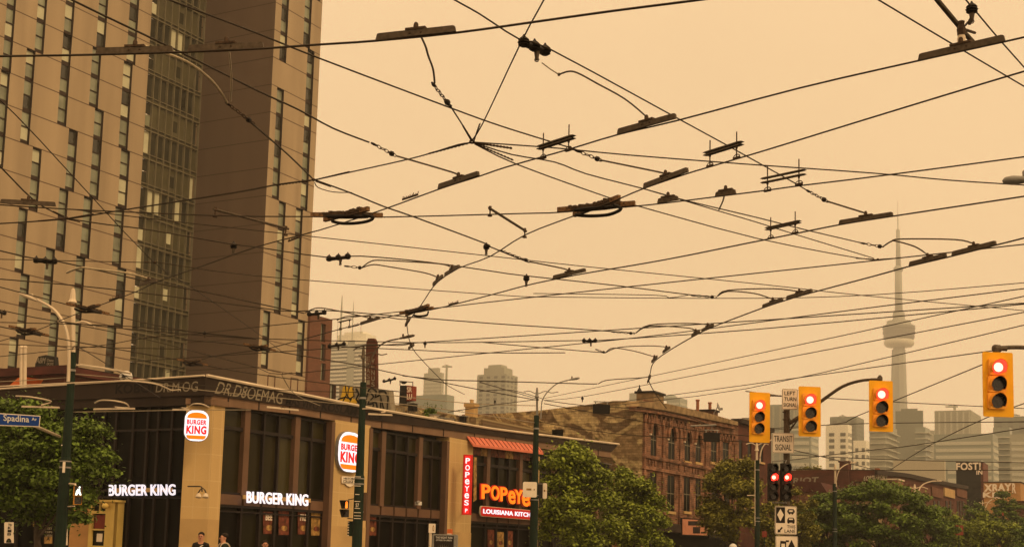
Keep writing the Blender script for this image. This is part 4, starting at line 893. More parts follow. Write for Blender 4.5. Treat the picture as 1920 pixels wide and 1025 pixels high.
cG = mat('far_glass', (.27, .29, .24), .35, .1, .02); cW = mat('far_window', (.12, .115, .09), .4, .1, .02); cS = mat('far_slab', (.50, .49, .40), .8, .05, .02)
t, fn, fw, la, lb, z1 = far('white_tower', 'white striped office tower with antenna masts behind the painted chimney', 603, 690, 694, 637, 1150, cA, 3.4, cW)
mb = MB(); mb.box(fn, la * .1, la * .72, z1, z1 + 6.5, -20, -4); mb.box(fn, la * .2, la * .6, z1 + 6.5, z1 + 9, -18, -6); mb.build('crown', cA, t)
MB().box(fn, la * .27, la * .42, 5, z1 + .5, .3, .6).build('service_shaft', cB, t)
for x, y, r in ((638, 551, .9), (660, 562, .5), (676, 600, .3), (632, 600, .3)): c = P(x, 640, 1160); MB().lathe(c, (0, 0, 1), [(0, r), ((640 - y) * .3, r), ((640 - y) * .455, r * .4)], 6).build('antenna_mast', cB, t)
far('grey_slab_block', 'long low blue grey slab block far behind the roof clutter', 762, 838, 852, 739, 700, cG, 4, cW, 'none')
far('slim_tower', 'slim pale tower left of the far construction crane', 795, 828, 833, 698, 1300, cB, 3.6, cS, 'band', cap=5)
t, fn, fw, la, lb, z1 = far('stepped_tower', 'stepped stone apartment tower standing alone left of the street lamp', 895, 950, 971, 700, 1000, cB, 3.3, cW, 'grid')
mb = MB(); mb.box(fn, la * .1, la * .8, z1, z1 + 5, -14, -1); mb.box(fn, la * .25, la * .7, z1 + 5, z1 + 7.5, -12, -3); mb.build('crown', cB, t)
far('far_block', 'faint square tower half hidden behind the brown roof house', 1180, 1222, 1233, 735, 1250, cB, 3.6, cW, 'none')
t, fn, fw, la, lb, z1 = far('rounded_tower', 'pale glass tower with a domed top above the ornate cornice', 1250, 1275, 1289, 745, 1100, cG, 4.2, cS, 'band')
c = P(1261, 747, 1100); MB().lathe(c + Vector((0, 12, 0)), (0, 0, 1), [(0, 6.5), (2, 6), (4, 4), (5, 1)], 14).build('dome', cG, t)
far('glass_tower', 'pale blue grey glass tower showing between the first two yellow signals', 1440, 1492, 1500, 757, 760, cG, 3.2, cB, 'fin')
far('glass_tower', 'lower blue grey glass tower behind the second yellow signal', 1482, 1520, 1535, 783, 640, cG, 3.4, cS, 'band')
far('dark_top_tower', 'darker tower rising behind the pale gridded apartment tower', 1556, 1606, 1620, 780, 1000, cC, 3.3, cW, 'grid')
far('gridded_tower', 'pale apartment tower with a grid of small windows between two yellow signals', 1548, 1590, 1597, 795, 700, cA, 3.2, cW, 'grid')
far('gridded_tower', 'lower pale apartment block stepping down to the right of the gridded tower', 1600, 1624, 1630, 825, 640, cA, 3.2, cW, 'grid')
far('balcony_tower', 'apartment tower with wavy pale balconies below the third yellow signal', 1630, 1660, 1682, 795, 760, cB, 3.3, cS, 'slab')
far('dark_glass_tower', 'dark glass tower right in front of the foot of the tall concrete tower', 1679, 1730, 1731, 769, 900, cC, 3.5, cC, 'none', cap=1.5)
far('balcony_tower', 'narrow tower edge with jagged pale balconies beside the dark glass tower', 1716, 1735, 1744, 800, 780, cG, 3.4, cS, 'slab')
far('back_block', 'faint narrow block between the jagged balconies and the wide ribbed tower', 1738, 1752, 1760, 806, 1200, cB, 3.3, cW, 'none')
t, fn, fw, la, lb, z1 = far('ribbed_tower', 'broad tower with vertical ribs around its top and a roof crane', 1752, 1820, 1839, 768, 950, cB, 3.3, cS, 'fin')
t, fn, fw, la, lb, z1 = far('long_balcony_block', 'wide apartment block with long rows of balconies at the right', 1751, 1861, 1871, 812, 620, cG, 3.2, cS, 'band')
far('balcony_tower', 'stepped grey tower right of the long balcony block', 1862, 1893, 1898, 800, 720, cG, 3.2, cS, 'slab')
far('right_edge_tower', 'tall hazy tower cut off by the right edge of the photo', 1863, 1945, 1960, 779, 1000, cC, 3.3, cW, 'grid')
far('right_edge_block', 'darker block at the right edge in front of the tall hazy tower', 1893, 1985, 1995, 812, 680, cB, 3.2, cS, 'band')
far('low_concrete_block', 'low blank beige block above the roof of the long brick row', 1675, 1771, 1773, 862, 420, cD, 4.5, cB, 'band', cat='building')
far('low_concrete_block', 'low grey block half hidden behind the black tagged hoarding', 1773, 1840, 1850, 862, 520, cG, 3.5, cS, 'band', cat='building')
def crane(x, ytop, ybase, xl, xr, Y, label):
    t = thing('tower_crane', label, 'crane', P(x, ybase, Y)); MB().box(facing(x, ybase, Y), -.7, .7, P(x, ybase, Y).z, P(x, ytop, Y).z, -.7, .7).build('mast', cB, t)
    MB().tube([P(xl, ytop + 3, Y), P(xr, ytop + 3, Y)], .5, 4).tube([P(xl, ytop + 3, Y), P(x, ytop - 1, Y), P(xr, ytop + 3, Y)], .2, 4).build('jib', cB, t)
crane(835, 684, 770, 829, 848, 900, 'far construction crane beside the slim pale tower'); crane(1790, 759, 768, 1773, 1796, 945, 'tiny crane on the roof of the ribbed tower'); crane(1580, 778, 783, 1572, 1588, 995, 'tiny crane on the darker tower behind the gridded one'); crane(1897, 775, 780, 1886, 1912, 990, 'tiny crane on top of the right edge tower')
# ---- communications tower
Yc = 1980.0; ct = thing('communications_tower', 'very tall slim concrete tower with a round observation pod and antenna spire', 'tower', (P(1688, 900, Yc).x, Yc, 0))
bx = P(1688, 900, Yc); k = Yc / F
def rz(y): return P(1688, y, Yc).z
def ring(name, pr, m, sm=True): mb = MB(); mb.lathe((bx.x, Yc, 0), (0, 0, 1), [(rz(y), r * k) for y, r in pr], 28); return mb.build(name, m, ct, sm)
cc = mat('tower_concrete', (.31, .31, .25), .85, .05, .01); cdk = mat('tower_glass', (.11, .10, .08), .5, .1, .01)
ring('shaft', [(1060, 21), (950, 16), (850, 13.5), (770, 12.2), (700, 11.2), (650, 10.6)], cc)
for a in range(3):
    an = a * 2.094 + .5; mb = MB(); d = Vector((math.cos(an), math.sin(an), 0)); e = Vector((-d.y, d.x, 0)); c0 = Vector((bx.x, Yc, 0))
    r1 = 26 * k; r2 = 12.5 * k; w_ = 3.2
    pts = [c0 + d * r1 - e * w_, c0 + d * r1 + e * w_, c0 + e * w_, c0 - e * w_]; pt2 = [c0 + d * r2 - e * w_, c0 + d * r2 + e * w_, c0 + e * w_, c0 - e * w_]
    zb, zt_ = 0, rz(655); A_ = [Vector((p.x, p.y, zb)) for p in pts]; B_ = [Vector((p.x, p.y, zt_)) for p in pt2]
    for i in range(4): mb.face([A_[i], A_[(i + 1) % 4], B_[(i + 1) % 4], B_[i]])
    mb.build('buttress', cc, ct)
ring('radome', [(651, 12), (649.5, 24), (646, 27.5), (642, 28.5), (638.5, 27), (636.5, 24)], mat('radome_white', (.62, .58, .46), .6, .03))
ring('pod', [(637, 25), (635, 28), (630, 29), (629.5, 27.5), (627, 27.5), (626.5, 29.8), (621, 29.8), (620.5, 28), (618, 28), (617.5, 30.3), (613.5, 30), (613, 27)], cdk, False)
ring('pod_rails', [(613.2, 26), (613, 30.2), (611.5, 30.2), (611.4, 26), (608, 24)], cc, False)
ring('pod_roof', [(611.5, 23), (602.5, 22.5), (602, 15), (600, 14)], cc, False)
ring('upper_block', [(602, 11.5), (586, 11), (585.5, 8)], cc, False)
ring('upper_shaft', [(587, 7.2), (540, 6.8), (508, 6.4)], cc)
ring('upper_pod', [(510, 6.5), (507, 9), (502, 9), (499, 5)], cc)
ring('antenna', [(502, 4.8), (431, 3.6), (430, 1.2), (402, 1.0), (401, .6), (376, .35)], cc)
# ================================================================ TREES
import numpy as np
leafA = mat('leaf_fresh', (.185, .225, .024), .6, .3, .8, island=.5, spec=.25)
leafB = mat('leaf_deep', (.095, .145, .015), .6, .35, .6, island=.5, spec=.25)
leafC = mat('leaf_olive', (.165, .155, .022), .65, .3, .8, island=.5, spec=.2)
def tree(label, x, Y, ytop, ybot, wpx, leaf, seed, n=9000, ls=.20, flat=1.0, ncl=46, group='street trees', blobs=None, cat='tree', dep=None):
    r = np.random.default_rng(seed); base = P(x, 1000, Y); base.z = 0
    t = thing('street_tree', label, cat, base, group)
    k = Y / F; zt = P(x, ytop, Y).z; zb = P(x, ybot, Y).z; rx = wpx / 2 * k; cz = (zt + zb) / 2; rz_ = (zt - zb) / 2; cx = base.x; ry = dep or min(rx, 3.5)
    C = []
    ncl = int(ncl * 1.5)
    while len(C) < ncl:
        p = r.uniform(-1, 1, 3); d = np.linalg.norm(p)
        if d > 1 or (d < .45 and r.random() < .6): continue
        C.append((cx + p[0] * rx * .84, Y + p[1] * ry * .84, cz + p[2] * rz_ * .84, r.uniform(.35, 1.15) * min(rx, rz_) * .30))
    for b in (blobs or []):
        c = P(b[0], b[1], Y - b[3] if len(b) > 3 else Y); C += [(c.x, c.y, c.z, b[2] * k)] * 2
    C = np.array(C); per = int(n * 1.7) // len(C); V_ = []; 
    tr = MB(); top = Vector((cx, Y, cz - rz_ * .1)); tr.tube(spline([base, base + Vector((.08, 0, zb * .5)), base + Vector((-.05, .05, zb)), top], 3), .17, 8, .07)
    rr2 = random.Random(seed)
    for c in rr2.sample(list(map(tuple, C)), min(16, len(C))):
        s_ = Vector((cx, Y, max(zb * .75, 1.5) + rr2.random() * (cz - zb * .75) * .6)); e = Vector(c[:3]); m_ = s_.lerp(e, .5) + Vector((0, 0, .25)); tr.tube(spline([s_, m_, e], 3), .055, 5, .015)
    tr.build('trunk', 'bark', t)
    cen = np.repeat(C, per, axis=0); N = len(cen)
    u = r.normal(size=(N, 3)); u /= np.linalg.norm(u, axis=1)[:, None]; rad = r.random(N) ** .45
    pos = cen[:, :3] + u * rad[:, None] * cen[:, 3:4] * np.array([1.15, 1.15, .72 * flat])
    pos += r.normal(size=(N, 3)) * (.05 + .22 * (r.random((N, 1)) < .12))
    pos[:, 2] -= (np.abs(u[:, 0]) * .15)
    nrm = r.normal(size=(N, 3)) * .55 + np.array([0, 0, 1.0]) * (1.0 if flat < 1 else .6) + u * .4; nrm /= np.linalg.norm(nrm, axis=1)[:, None]
    a = np.cross(nrm, r.normal(size=(N, 3))); a /= np.linalg.norm(a, axis=1)[:, None]; b = np.cross(nrm, a)
    s_ = ls * .78 * r.uniform(.5, 1.25, (N, 1)); w_ = s_ * .36
    q = np.stack([pos - a * s_ * .6, pos + b * w_ - a * s_ * .05, pos + a * s_ * .6 - nrm * s_ * .15, pos - b * w_ - a * s_ * .05], 1).reshape(-1, 3) - np.array([base.x, base.y, 0])
    me = bpy.data.meshes.new('crown'); me.vertices.add(len(q)); me.vertices.foreach_set('co', q.astype(np.float32).ravel())
    me.loops.add(4 * N); me.loops.foreach_set('vertex_index', np.arange(4 * N, dtype=np.int32)); me.polygons.add(N); me.polygons.foreach_set('loop_start', np.arange(0, 4 * N, 4, dtype=np.int32)); me.update(calc_edges=True)
    me.materials.append(leaf); o = bpy.data.objects.new('crown', me); COL.objects.link(o); o.parent = t
    return t
tree('drooping dark green tree at far left behind the street name sign', 70, 47, 735, 985, 235, leafB, 1, 26000, .19, .55, 60, blobs=[(15, 760, 40), (60, 765, 45), (170, 800, 38), (190, 850, 30), (195, 880, 24), (150, 930, 28, 1), (150, 965, 20, 1), (20, 830, 50), (90, 860, 50), (160, 850, 35)])
tree('bright green tree right of the third green pole, the taller of the pair', 1072, 68, 818, 1040, 140, leafA, 2, 20000, .22, .8, 44, blobs=[(1075, 840, 26), (1050, 850, 22), (1100, 870, 26), (1130, 890, 24), (1040, 900, 24), (1030, 960, 22), (1115, 940, 30), (1140, 930, 24), (1150, 980, 28), (1075, 990, 30), (1020, 870, 14), (1016, 1000, 16), (1110, 1010, 30)])
tree('bright green tree under the painted mural, the shorter of the pair', 1185, 76, 868, 1050, 130, leafA, 3, 15000, .23, .8, 38, blobs=[(1168, 885, 20), (1200, 905, 22), (1225, 930, 20), (1180, 950, 28), (1240, 975, 20), (1215, 1000, 26), (1245, 1015, 18), (1170, 1000, 24), (1205, 960, 24)])
tree('olive tree half covering the dark brick building behind the first yellow signal', 1372, 88, 852, 1030, 130, leafC, 4, 17000, .24, .8, 36, blobs=[(1400, 868, 20), (1365, 875, 22), (1340, 905, 20), (1385, 920, 28), (1350, 950, 22)])
tree('brownish tree behind the diamond lane sign', 1492, 105, 900, 1060, 95, leafC, 5, 11000, .26, .8, 30)
tree('biggest wide dark green tree in front of the long brick row', 1650, 108, 896, 1050, 240, leafB, 6, 30000, .27, .5, 64, blobs=[(1640, 908, 30), (1680, 915, 26), (1600, 925, 26), (1720, 930, 24), (1755, 955, 26), (1560, 950, 26), (1530, 985, 26)], dep=5)
tree('brownish tree low between the slender pole and the lane sign', 1445, 100, 925, 1060, 70, leafC, 17, 8000, .26, .8, 24)
tree('green tree filling the gap between the lane sign and the biggest tree', 1550, 112, 915, 1060, 120, leafB, 15, 14000, .27, .6, 36, blobs=[(1540, 935, 22), (1580, 925, 22), (1515, 960, 22)])
tree('bushy green tree just right of the biggest tree with a red sign before it', 1790, 135, 955, 1060, 90, leafA, 16, 10000, .29, .6, 28)
tree('low green tree at the right with a pale sunlit top', 1850, 130, 950, 1060, 150, leafA, 7, 14000, .30, .6, 34)
tree('young light green tree squeezed in front of the giant pale tag letters', 1830, 165, 925, 1050, 70, leafB, 8, 8000, .32, .7, 26)
tree('dark dense tree below the giant pale tag letters', 1885, 175, 918, 1050, 95, leafB, 9, 10000, .34, .6, 30, blobs=[(1880, 925, 14)])
tree('dark low tree in front of the right end of the long brick row', 1745, 118, 945, 1060, 110, leafB, 18, 12000, .27, .6, 30)
tree('deep green tree cut off by the lower right corner', 1935, 120, 965, 1060, 90, leafB, 10, 9000, .28, .6, 26)
tree('small bushy tree peeping above the roofline left of the brick flue row', 1520, 165, 872, 905, 70, leafC, 11, 2500, .35, .6, 14)
tree('tiny rooftop shrub between the hoarding and the vent boxes', 798, 85.5, 762, 784, 20, leafB, 12, 1500, .14, 1, 10, cat='shrub', group='rooftop plants')
# ================================================================ OVERHEAD WIRES
ZC, ZS = 5.8, 6.15
def wpts(pts, z): return [PZ(p[0], p[1], z) for p in pts]
def wire(pts, w, label, z=ZC, ends=None, cat='trolley wire', name='trolley_wire', m='wire', group=None, smooth=True):
    if ends:                                              # a wire climbing to a support: all points in one vertical plane
        P0 = P(pts[0][0], pts[0][1], ends[0][1]) if isinstance(ends[0], tuple) else PZ(*pts[0], ends[0])
        P1 = P(pts[-1][0], pts[-1][1], ends[1][1]) if isinstance(ends[1], tuple) else PZ(*pts[-1], ends[1])
        u = (P1 - P0); u.z = 0; u.normalize(); f = Fr(P0, u, Vector((u.y, -u.x, 0))); L = [P0]
        for p in pts[1:-1]: a, zz = f.px(*p); L.append(f.pt(a, zz))
        L.append(P1)
    else: L = wpts(pts, z)
    if smooth and len(L) > 2: L = spline(L, 3)
    out_ = lambda p: p[0] <= 0 or p[0] >= 1920 or p[1] <= 0      # wires run on well beyond the frame
    if out_(pts[0]): L = [L[0] + (L[0] - L[1]).normalized() * 22] + L
    if out_(pts[-1]): L = L + [L[-1] + (L[-1] - L[-2]).normalized() * 22]
    Ls = [p for p in L if p.y > 6] or L; k0_ = 1 if out_(pts[0]) else 0; Ls = L[k0_:len(L) - (1 if out_(pts[-1]) else 0)]; Ym = sum(p.y for p in Ls) / len(Ls); Ymin = min(p.y for p in Ls)
    r = w / 2 * min(Ym, Ymin * 1.35) / F
    mb = MB(); mb.tube(L, r, 5); o = mb.build(name, m); tag(o, label, cat, group); return o
G1 = 'overhead trolley wires'; G2 = 'overhead span wires'
TWs = [
 ([(-60, 108), (0, 106), (180, 103), (430, 95), (600, 84), (705, 77), (855, 62), (1000, 42), (1150, 21), (1330, -2), (1440, -18)], 5, 'thickest trolley wire, sweeping across the top left under three long brown bars'),
 ([(1980, 56), (1885, 78), (1722, 114), (1500, 165), (1270, 226), (1160, 252), (1063, 281), (950, 313), (900, 330), (822, 355), (715, 394), (600, 431), (480, 463), (378, 499), (292, 529), (254, 547), (152, 585), (109, 602), (74, 617), (18, 634), (-40, 650)], 3.2, 'long curving trolley wire from the upper right corner down to the lower left crossings'),
 ([(1980, 118), (1920, 134), (1780, 176), (1600, 231), (1441, 280), (1330, 313), (1290, 325), (1208, 353), (1150, 377), (1075, 405), (985, 440), (920, 480), (861, 502), (833, 519), (812, 538), (788, 574), (765, 604), (764, 617), (767, 635), (775, 655), (790, 673), (808, 692), (833, 717), (846, 726), (871, 739)], 3, 'trolley wire through both big crossings that bends down into a kinked tail left of centre'),
 ([(1980, 284), (1920, 294), (1640, 331), (1500, 348), (1435, 357), (1380, 364), (1260, 379), (1185, 387), (1048, 398), (985, 400), (715, 407), (585, 406), (440, 405), (300, 400), (127, 392), (0, 384), (-60, 380)], 2.8, 'nearly level trolley wire running through the left big crossing at mid height'),
 ([(1980, 359), (1920, 368), (1675, 405), (1575, 421), (1495, 437), (1400, 456), (1245, 487), (1098, 512), (1037, 524), (986, 535), (930, 550), (880, 563), (810, 580), (735, 592), (662, 611), (640, 616), (560, 638), (510, 651), (480, 656), (393, 669), (345, 688), (312, 698)], 2.6, 'trolley wire passing right below the tower spire and sinking to the lower left'),
 ([(1980, 430), (1920, 446), (1868, 459), (1785, 480), (1705, 499), (1640, 517), (1523, 548), (1475, 562), (1430, 577), (1338, 612), (1297, 632), (1250, 660), (1225, 680), (1219, 700), (1217, 715), (1232, 742), (1250, 765)], 2.6, 'trolley wire curving down through four pairs of clamped bars to the brick roof')]
for p, w_, lb in TWs: wire(p, w_, lb, group=G1)
SW = [
 ([(60, -45), (134, 0), (330, 94), (480, 169), (560, 206), (625, 241), (692, 267)], 4, 'thick span wire crossing the tower top diagonally and ending at a chain link'),
 ([(230, -38), (317, 0), (480, 62), (597, 109), (846, 203), (920, 230), (975, 248), (1075, 279), (1090, 285)], 3.4, 'span wire crossing the tower corner at the top and ending near the middle double boards'),
 ([(800, -32), (852, 0), (900, 27), (974, 74), (1034, 94), (1274, 224), (1364, 273), (1400, 293), (1495, 346), (1517, 360)], 3, 'long diagonal span wire through the highest black insulator'),
 ([(1045, -50), (1020, 0), (976, 82), (905, 232), (885, 263)], 3, 'steep span wire dropping from the top centre to the upper junction'),
 ([(883, 268), (860, 271), (805, 288), (755, 301), (660, 322), (592, 337)], 2.8, 'short span wire linking the upper junction to the one on the tower edge'),
 ([(584, 338), (520, 346), (440, 361), (228, 394), (127, 410), (0, 419), (-60, 423)], 3, 'span wire running left from the tower edge junction across the dark recess'),
 ([(890, 267), (965, 272), (1045, 278), (1180, 291), (1400, 308), (1640, 325), (1780, 338), (1920, 347), (1990, 351)], 2.8, 'nearly level span wire from the upper junction to the right edge'),
 ([(890, 268), (960, 290), (1040, 304), (1099, 326), (1203, 353), (1290, 377), (1420, 408), (1515, 432), (1618, 456)], 2.6, 'span wire slanting from the upper junction to the chain beside the tower spire'),
 ([(1203, 353), (1282, 376), (1342, 394), (1420, 417), (1490, 439), (1638, 484)], 2.2, 'thin span wire just below its twin, ending at the node left of the spire'),
 ([(890, 270), (971, 309), (1140, 370), (1195, 386), (1420, 447), (1605, 483), (1654, 487)], 2.4, 'lowest of the span wires fanning right from the upper junction'),
 ([(592, 338), (658, 362), (719, 387), (777, 407), (909, 456), (920, 463), (992, 492)], 3, 'span wire from the tower edge junction down to the insulator left of centre'),
 ([(585, 334), (540, 290), (480, 238), (462, 222)], 3.4, 'short steep span wire from the tower edge junction up to the pale chain'),
 ([(-40, 150), (0, 188), (71, 259), (287, 490), (365, 542), (480, 622), (530, 660)], 2, 'thin pale diagonal wire falling across the beige tower face'),
 ([(-60, 255), (0, 312), (63, 375), (109, 402), (125, 409)], 3, 'steep span wire at the left edge running into the leftmost junction'),
 ([(128, 410), (200, 421), (274, 430), (431, 457), (480, 463), (610, 482), (676, 480), (800, 491), (920, 508), (977, 516), (1154, 535), (1290, 552), (1337, 556)], 2.4, 'long span wire from the leftmost junction through three insulators to the centre'),
 ([(140, 393), (300, 412), (480, 432), (700, 456), (920, 480), (1102, 500), (1420, 532), (1620, 554), (1920, 582), (1980, 588)], 1.8, 'thin wire crossing the whole sky gently downward to the right'),
 ([(-60, 457), (0, 470), (61, 484), (109, 490), (278, 528), (388, 548), (480, 568), (531, 579), (570, 587)], 2.6, 'span wire through the insulator on the left side of the beige tower'),
 ([(-60, 517), (0, 523), (200, 541), (480, 576), (540, 583), (615, 582), (706, 589), (920, 606), (1075, 616), (1190, 624)], 2.2, 'span wire passing the tower corner low down to the paired curved arms'),
 ([(-60, 522), (0, 538), (127, 571), (203, 589), (337, 618), (480, 634), (700, 640), (795, 642), (920, 641), (1091, 638), (1121, 638), (1420, 617), (1920, 570), (1980, 564)], 2, 'long wire through the left crossing and the small insulator below centre'),
 ([(-60, 573), (0, 581), (107, 602), (300, 622), (480, 635)], 2, 'thin wire beside the left street lamp arm'),
 ([(0, 604), (250, 612), (480, 634)], 1.8, 'faint wire crossing just above the left pole top'),
 ([(-60, 640), (0, 645), (152, 650), (340, 654)], 1.6, 'faint level wire above the dark red roof'),
 ([(-60, 600), (0, 612), (89, 630), (162, 644), (332, 674), (388, 685), (480, 701), (640, 722), (760, 735)], 2, 'sagging wire through the two lowest left crossings'),
 ([(-60, 676), (0, 668), (178, 649), (274, 633), (363, 626), (480, 613), (567, 604), (630, 598), (750, 584), (850, 574), (900, 568), (1009, 556), (1173, 538), (1400, 514), (1654, 487), (1920, 458), (1980, 451)], 2, 'long wire rising gently from the left roof to the right edge above the tower pod'),
 ([(109, 602), (254, 631), (401, 668), (480, 688), (529, 701), (706, 683), (910, 662), (1200, 632), (1420, 604), (1660, 573), (1920, 541), (1980, 533)], 1.8, 'thin wire dipping behind the painted chimney then rising right'),
 ([(340, 636), (440, 645), (516, 658), (663, 683), (755, 703), (795, 710), (920, 734), (1010, 750)], 2, 'wire from the crossing on the tower foot to the third pole'),
 ([(755, 704), (836, 712), (920, 714), (1091, 719), (1120, 719)], 2, 'short level wire ending at a link above the street lamp'),
 ([(-60, 483), (0, 486), (275, 492), (305, 493), (480, 517), (920, 552), (1064, 557), (1420, 559), (1646, 552), (1920, 530), (1980, 525)], 1.7, 'thin level wire crossing the concrete shaft above its pod'),
 ([(900, 641), (1000, 650), (1135, 661)], 1.8, 'short wire to the low pair of curved arms'),
 ([(640, 650), (760, 655), (900, 661), (1060, 661)], 1.8, 'wire left of the low pair of curved arms'),
]
for p, w_, lb in SW: wire(p, w_, lb, ZS, cat='span wire', name='span_wire', group=G2)
Y3 = 59.0
for p, e, w_, lb in [
 ([(1920, 555), (1400, 667), (1017, 747)], (6.4, ('Y', Y3)), 1.7, 'upper of two wires rising right from the third pole across the tower pod'),
 ([(1920, 585), (1400, 684), (1099, 742), (1020, 750)], (6.4, ('Y', Y3)), 1.7, 'lower of two wires rising right from the third pole past the pod'),
 ([(1920, 609), (1400, 728), (1173, 757), (1040, 776)], (6.3, ('Y', 66)), 1.6, 'thin wire from the brick building roof to the right edge below the pod'),
 ([(1862, 657), (1400, 721), (1228, 744), (1060, 765)], (6.3, ('Y', 66)), 1.6, 'thin wire that ends above the nearest yellow signal'),
 ([(1842, 683), (1608, 779), (1569, 794), (1440, 806)], (6.4, ('Y', 60)), 1.7, 'slanting wire behind the third yellow signal'),
 ([(1398, 733), (1466, 742)], (6.3, 6.3), 2, 'short tie wire between the first signal and the turn sign'),
 ([(1550, 746), (1730, 756), (1980, 768)], (6.3, 6.3), 1.6, 'thin wire sloping right behind the third signal to the edge'),
 ([(1980, 735), (1851, 782), (1740, 836), (1668, 881)], (6.5, ('Y', 75)), 1.8, 'steep wire dropping left past the right signal onto the brick row'),
 ([(1980, 790), (1920, 802), (1700, 836), (1632, 843), (1480, 862)], (6.4, ('Y', 72)), 1.7, 'wire crossing the balcony block upward to the right edge'),
 ([(1980, 789), (1920, 790), (1640, 793), (1534, 797), (1440, 803)], (6.4, ('Y', 60)), 1.6, 'almost level wire through the middle of the hazy towers'),
 ([(1487, 843), (1560, 860), (1640, 880)], (6.8, 6.8), 1.6, 'short wire slanting down right of the transit sign'),
 ([(1482, 852), (1700, 862), (1980, 868)], (6.9, 6.9), 1.5, 'level wire just above the black tagged hoarding'),
 ([(1487, 879), (1700, 881), (1980, 880)], (7.2, 7.2), 1.5, 'lowest level wire above the giant tag letters'),
 ([(900, 733), (960, 731), (1017, 747)], (6.3, ('Y', Y3)), 1.6, 'short wire at the left side of the third pole, the upper one'),
 ([(840, 772), (930, 758), (1010, 748)], (6.3, ('Y', Y3)), 1.6, 'wire rising from the cluttered roof to the third pole'),
 ([(900, 716), (1010, 748)], (6.3, ('Y', Y3)), 1.6, 'short wire slanting down to the third pole'),
 ([(1020, 750), (1100, 760), (1250, 771), (1340, 800)], (('Y', Y3), 6.5), 1.6, 'wire from the third pole drooping over the brick cornice'),
 ([(1020, 756), (1150, 780), (1300, 806), (1420, 818)], (('Y', Y3), 6.5), 1.6, 'wire from the third pole across the arched windows'),
 ([(1010, 790), (1150, 812), (1300, 822), (1440, 830)], (('Y', Y3), 6.3), 1.5, 'lower wire across the arched windows from the third pole'),
 ([(684, 735), (800, 748), (900, 757), (1005, 760)], (('Y', 48.9), ('Y', Y3)), 1.6, 'wire between the second and third poles, the upper one'),
 ([(684, 750), (820, 765), (1004, 792)], (('Y', 48.9), ('Y', Y3)), 1.6, 'wire between the second and third poles, the lower one'),
 ([(130, 686), (320, 716), (500, 730), (672, 735)], (('Y', 43.2), ('Y', 48.9)), 1.6, 'wire between the first and second poles above the parapet'),
 ([(130, 700), (260, 712), (370, 730), (672, 760)], (('Y', 43.2), ('Y', 48.9)), 1.5, 'wire between the first and second poles across the parapet graffiti'),
 ([(0, 715), (60, 712), (130, 707)], (6.6, ('Y', 43.2)), 1.5, 'short wire from the left edge to the first pole'),
 ([(136, 655), (150, 652), (233, 703), (300, 745)], (6.4, 6.4), 1.6, 'short diagonal wire falling past the dome camera'),
 ([(528, 701), (552, 738), (600, 760)], (6.3, 6.3), 1.5, 'short steep wire down the brick base of the tower'),
 ([(130, 772), (260, 770), (355, 768), (470, 768)], (('Y', 43.2), 5.9), 1.5, 'thin wire just above the burger logo sign on the corner pier')]:
    wire(p, w_, lb, ends=e, cat='span wire', name='span_wire', group=G2, m='palewire' if p[0][1] > 690 and p[0][0] < 700 else 'wire')
for p, w_, lb in [([(1590, -35), (1647, 0), (1796, 89), (1920, 162), (1990, 202)], 3.2, 'span wire slanting down behind the bar in the upper right corner'),
                  ([(1790, -30), (1811, 0), (1830, 22), (1872, 72), (1920, 126), (1960, 172)], 3.2, 'steep span wire through the hanging insulator in the upper right corner'),]:
    wire(p, w_, lb, ZS, cat='span wire', name='span_wire', group=G2)
# ---- wire fittings
def bar(p0, p1, arm=None, label='', link=None, m='steel', am='steel', z=ZC, h=.055, aw=3.4, zend=ZS, name='wire_hanger', cat='wire hanger'):
    A = PZ(*p0, z + .008); B = PZ(*p1, z + .008); u = B - A; u.z = 0; L = u.length; u.normalize(); f = Fr(A, u, Vector((u.y, -u.x, 0)))
    t = thing(name, label, cat, (A + B) / 2, 'clamped bars hanging on the trolley wires'); z0 = A.z
    MB().slab(f, [(0, z0), (L, z0), (L - .012, z0 + h * .9), (L - .03, z0 + h), (.03, z0 + h), (.012, z0 + h * .9)], -.013, .013).build('bar', m, t)
    c = L / 2; mb = MB(); mb.box(f, c - .09, c + .09, z0 + h, z0 + h + .018, -.02, .02)
    for s_ in (-.05, .05): mb.lathe(f.pt(c + s_, z0 + h * .5, -.022), f.n, [(0, .008), (.044, .008)], 6)
    mb.lathe(f.pt(c, z0 + h + .018), (0, 0, 1), [(0, .022), (.03, .02), (.045, .012)], 8); mb.build('clamp', 'iron', t)
    if arm:
        n = len(arm); hub = f.pt(c, z0 + h + .03); pts = [hub]
        dA = [0]
        for i in range(1, n): dA.append(dA[-1] + math.dist(arm[i], arm[i - 1]))
        for i in range(1, n): tt_ = dA[i] / dA[-1]; pts.append(PZ(*arm[i], hub.z + (zend - hub.z) * min(1, .45 + .55 * tt_) if i < n - 1 else zend))
        r = aw / 2 * pts[-1].y / F; MB().tube(spline(pts, 4), r, 6).build('arm', am, t)
    if link: chain(link[0], link[1], t)
    return t
def chain(p0, p1, t, m='iron', z=ZS):
    A = PZ(*p0, z); B = PZ(*p1, z); d = (B - A); L = d.length; d.normalize(); mb = MB(); side = d.cross(Vector((0, 0, 1))).normalized()
    k = max(3, int(L / .07)); 
    for i in range(k):
        c = A + d * L * (i + .5) / k; a = L / k * .62; b = .018; up = Vector((0, 0, 1)) if i % 2 else side
        mb.tube([c + d * a * math.cos(q * .785) + up * b * math.sin(q * .785) for q in range(9)], .0055, 4)
    mb.build('chain_link', m, t); MB().lathe(A + d * L * .75, d, [(0, .01), (.015, .03), (.045, .032), (.06, .012)], 8).build('insulator', 'black', t); MB().lathe(A, d, [(-.04, .012), (.02, .016), (.05, .01)], 6).build('end_fitting', 'black', t)
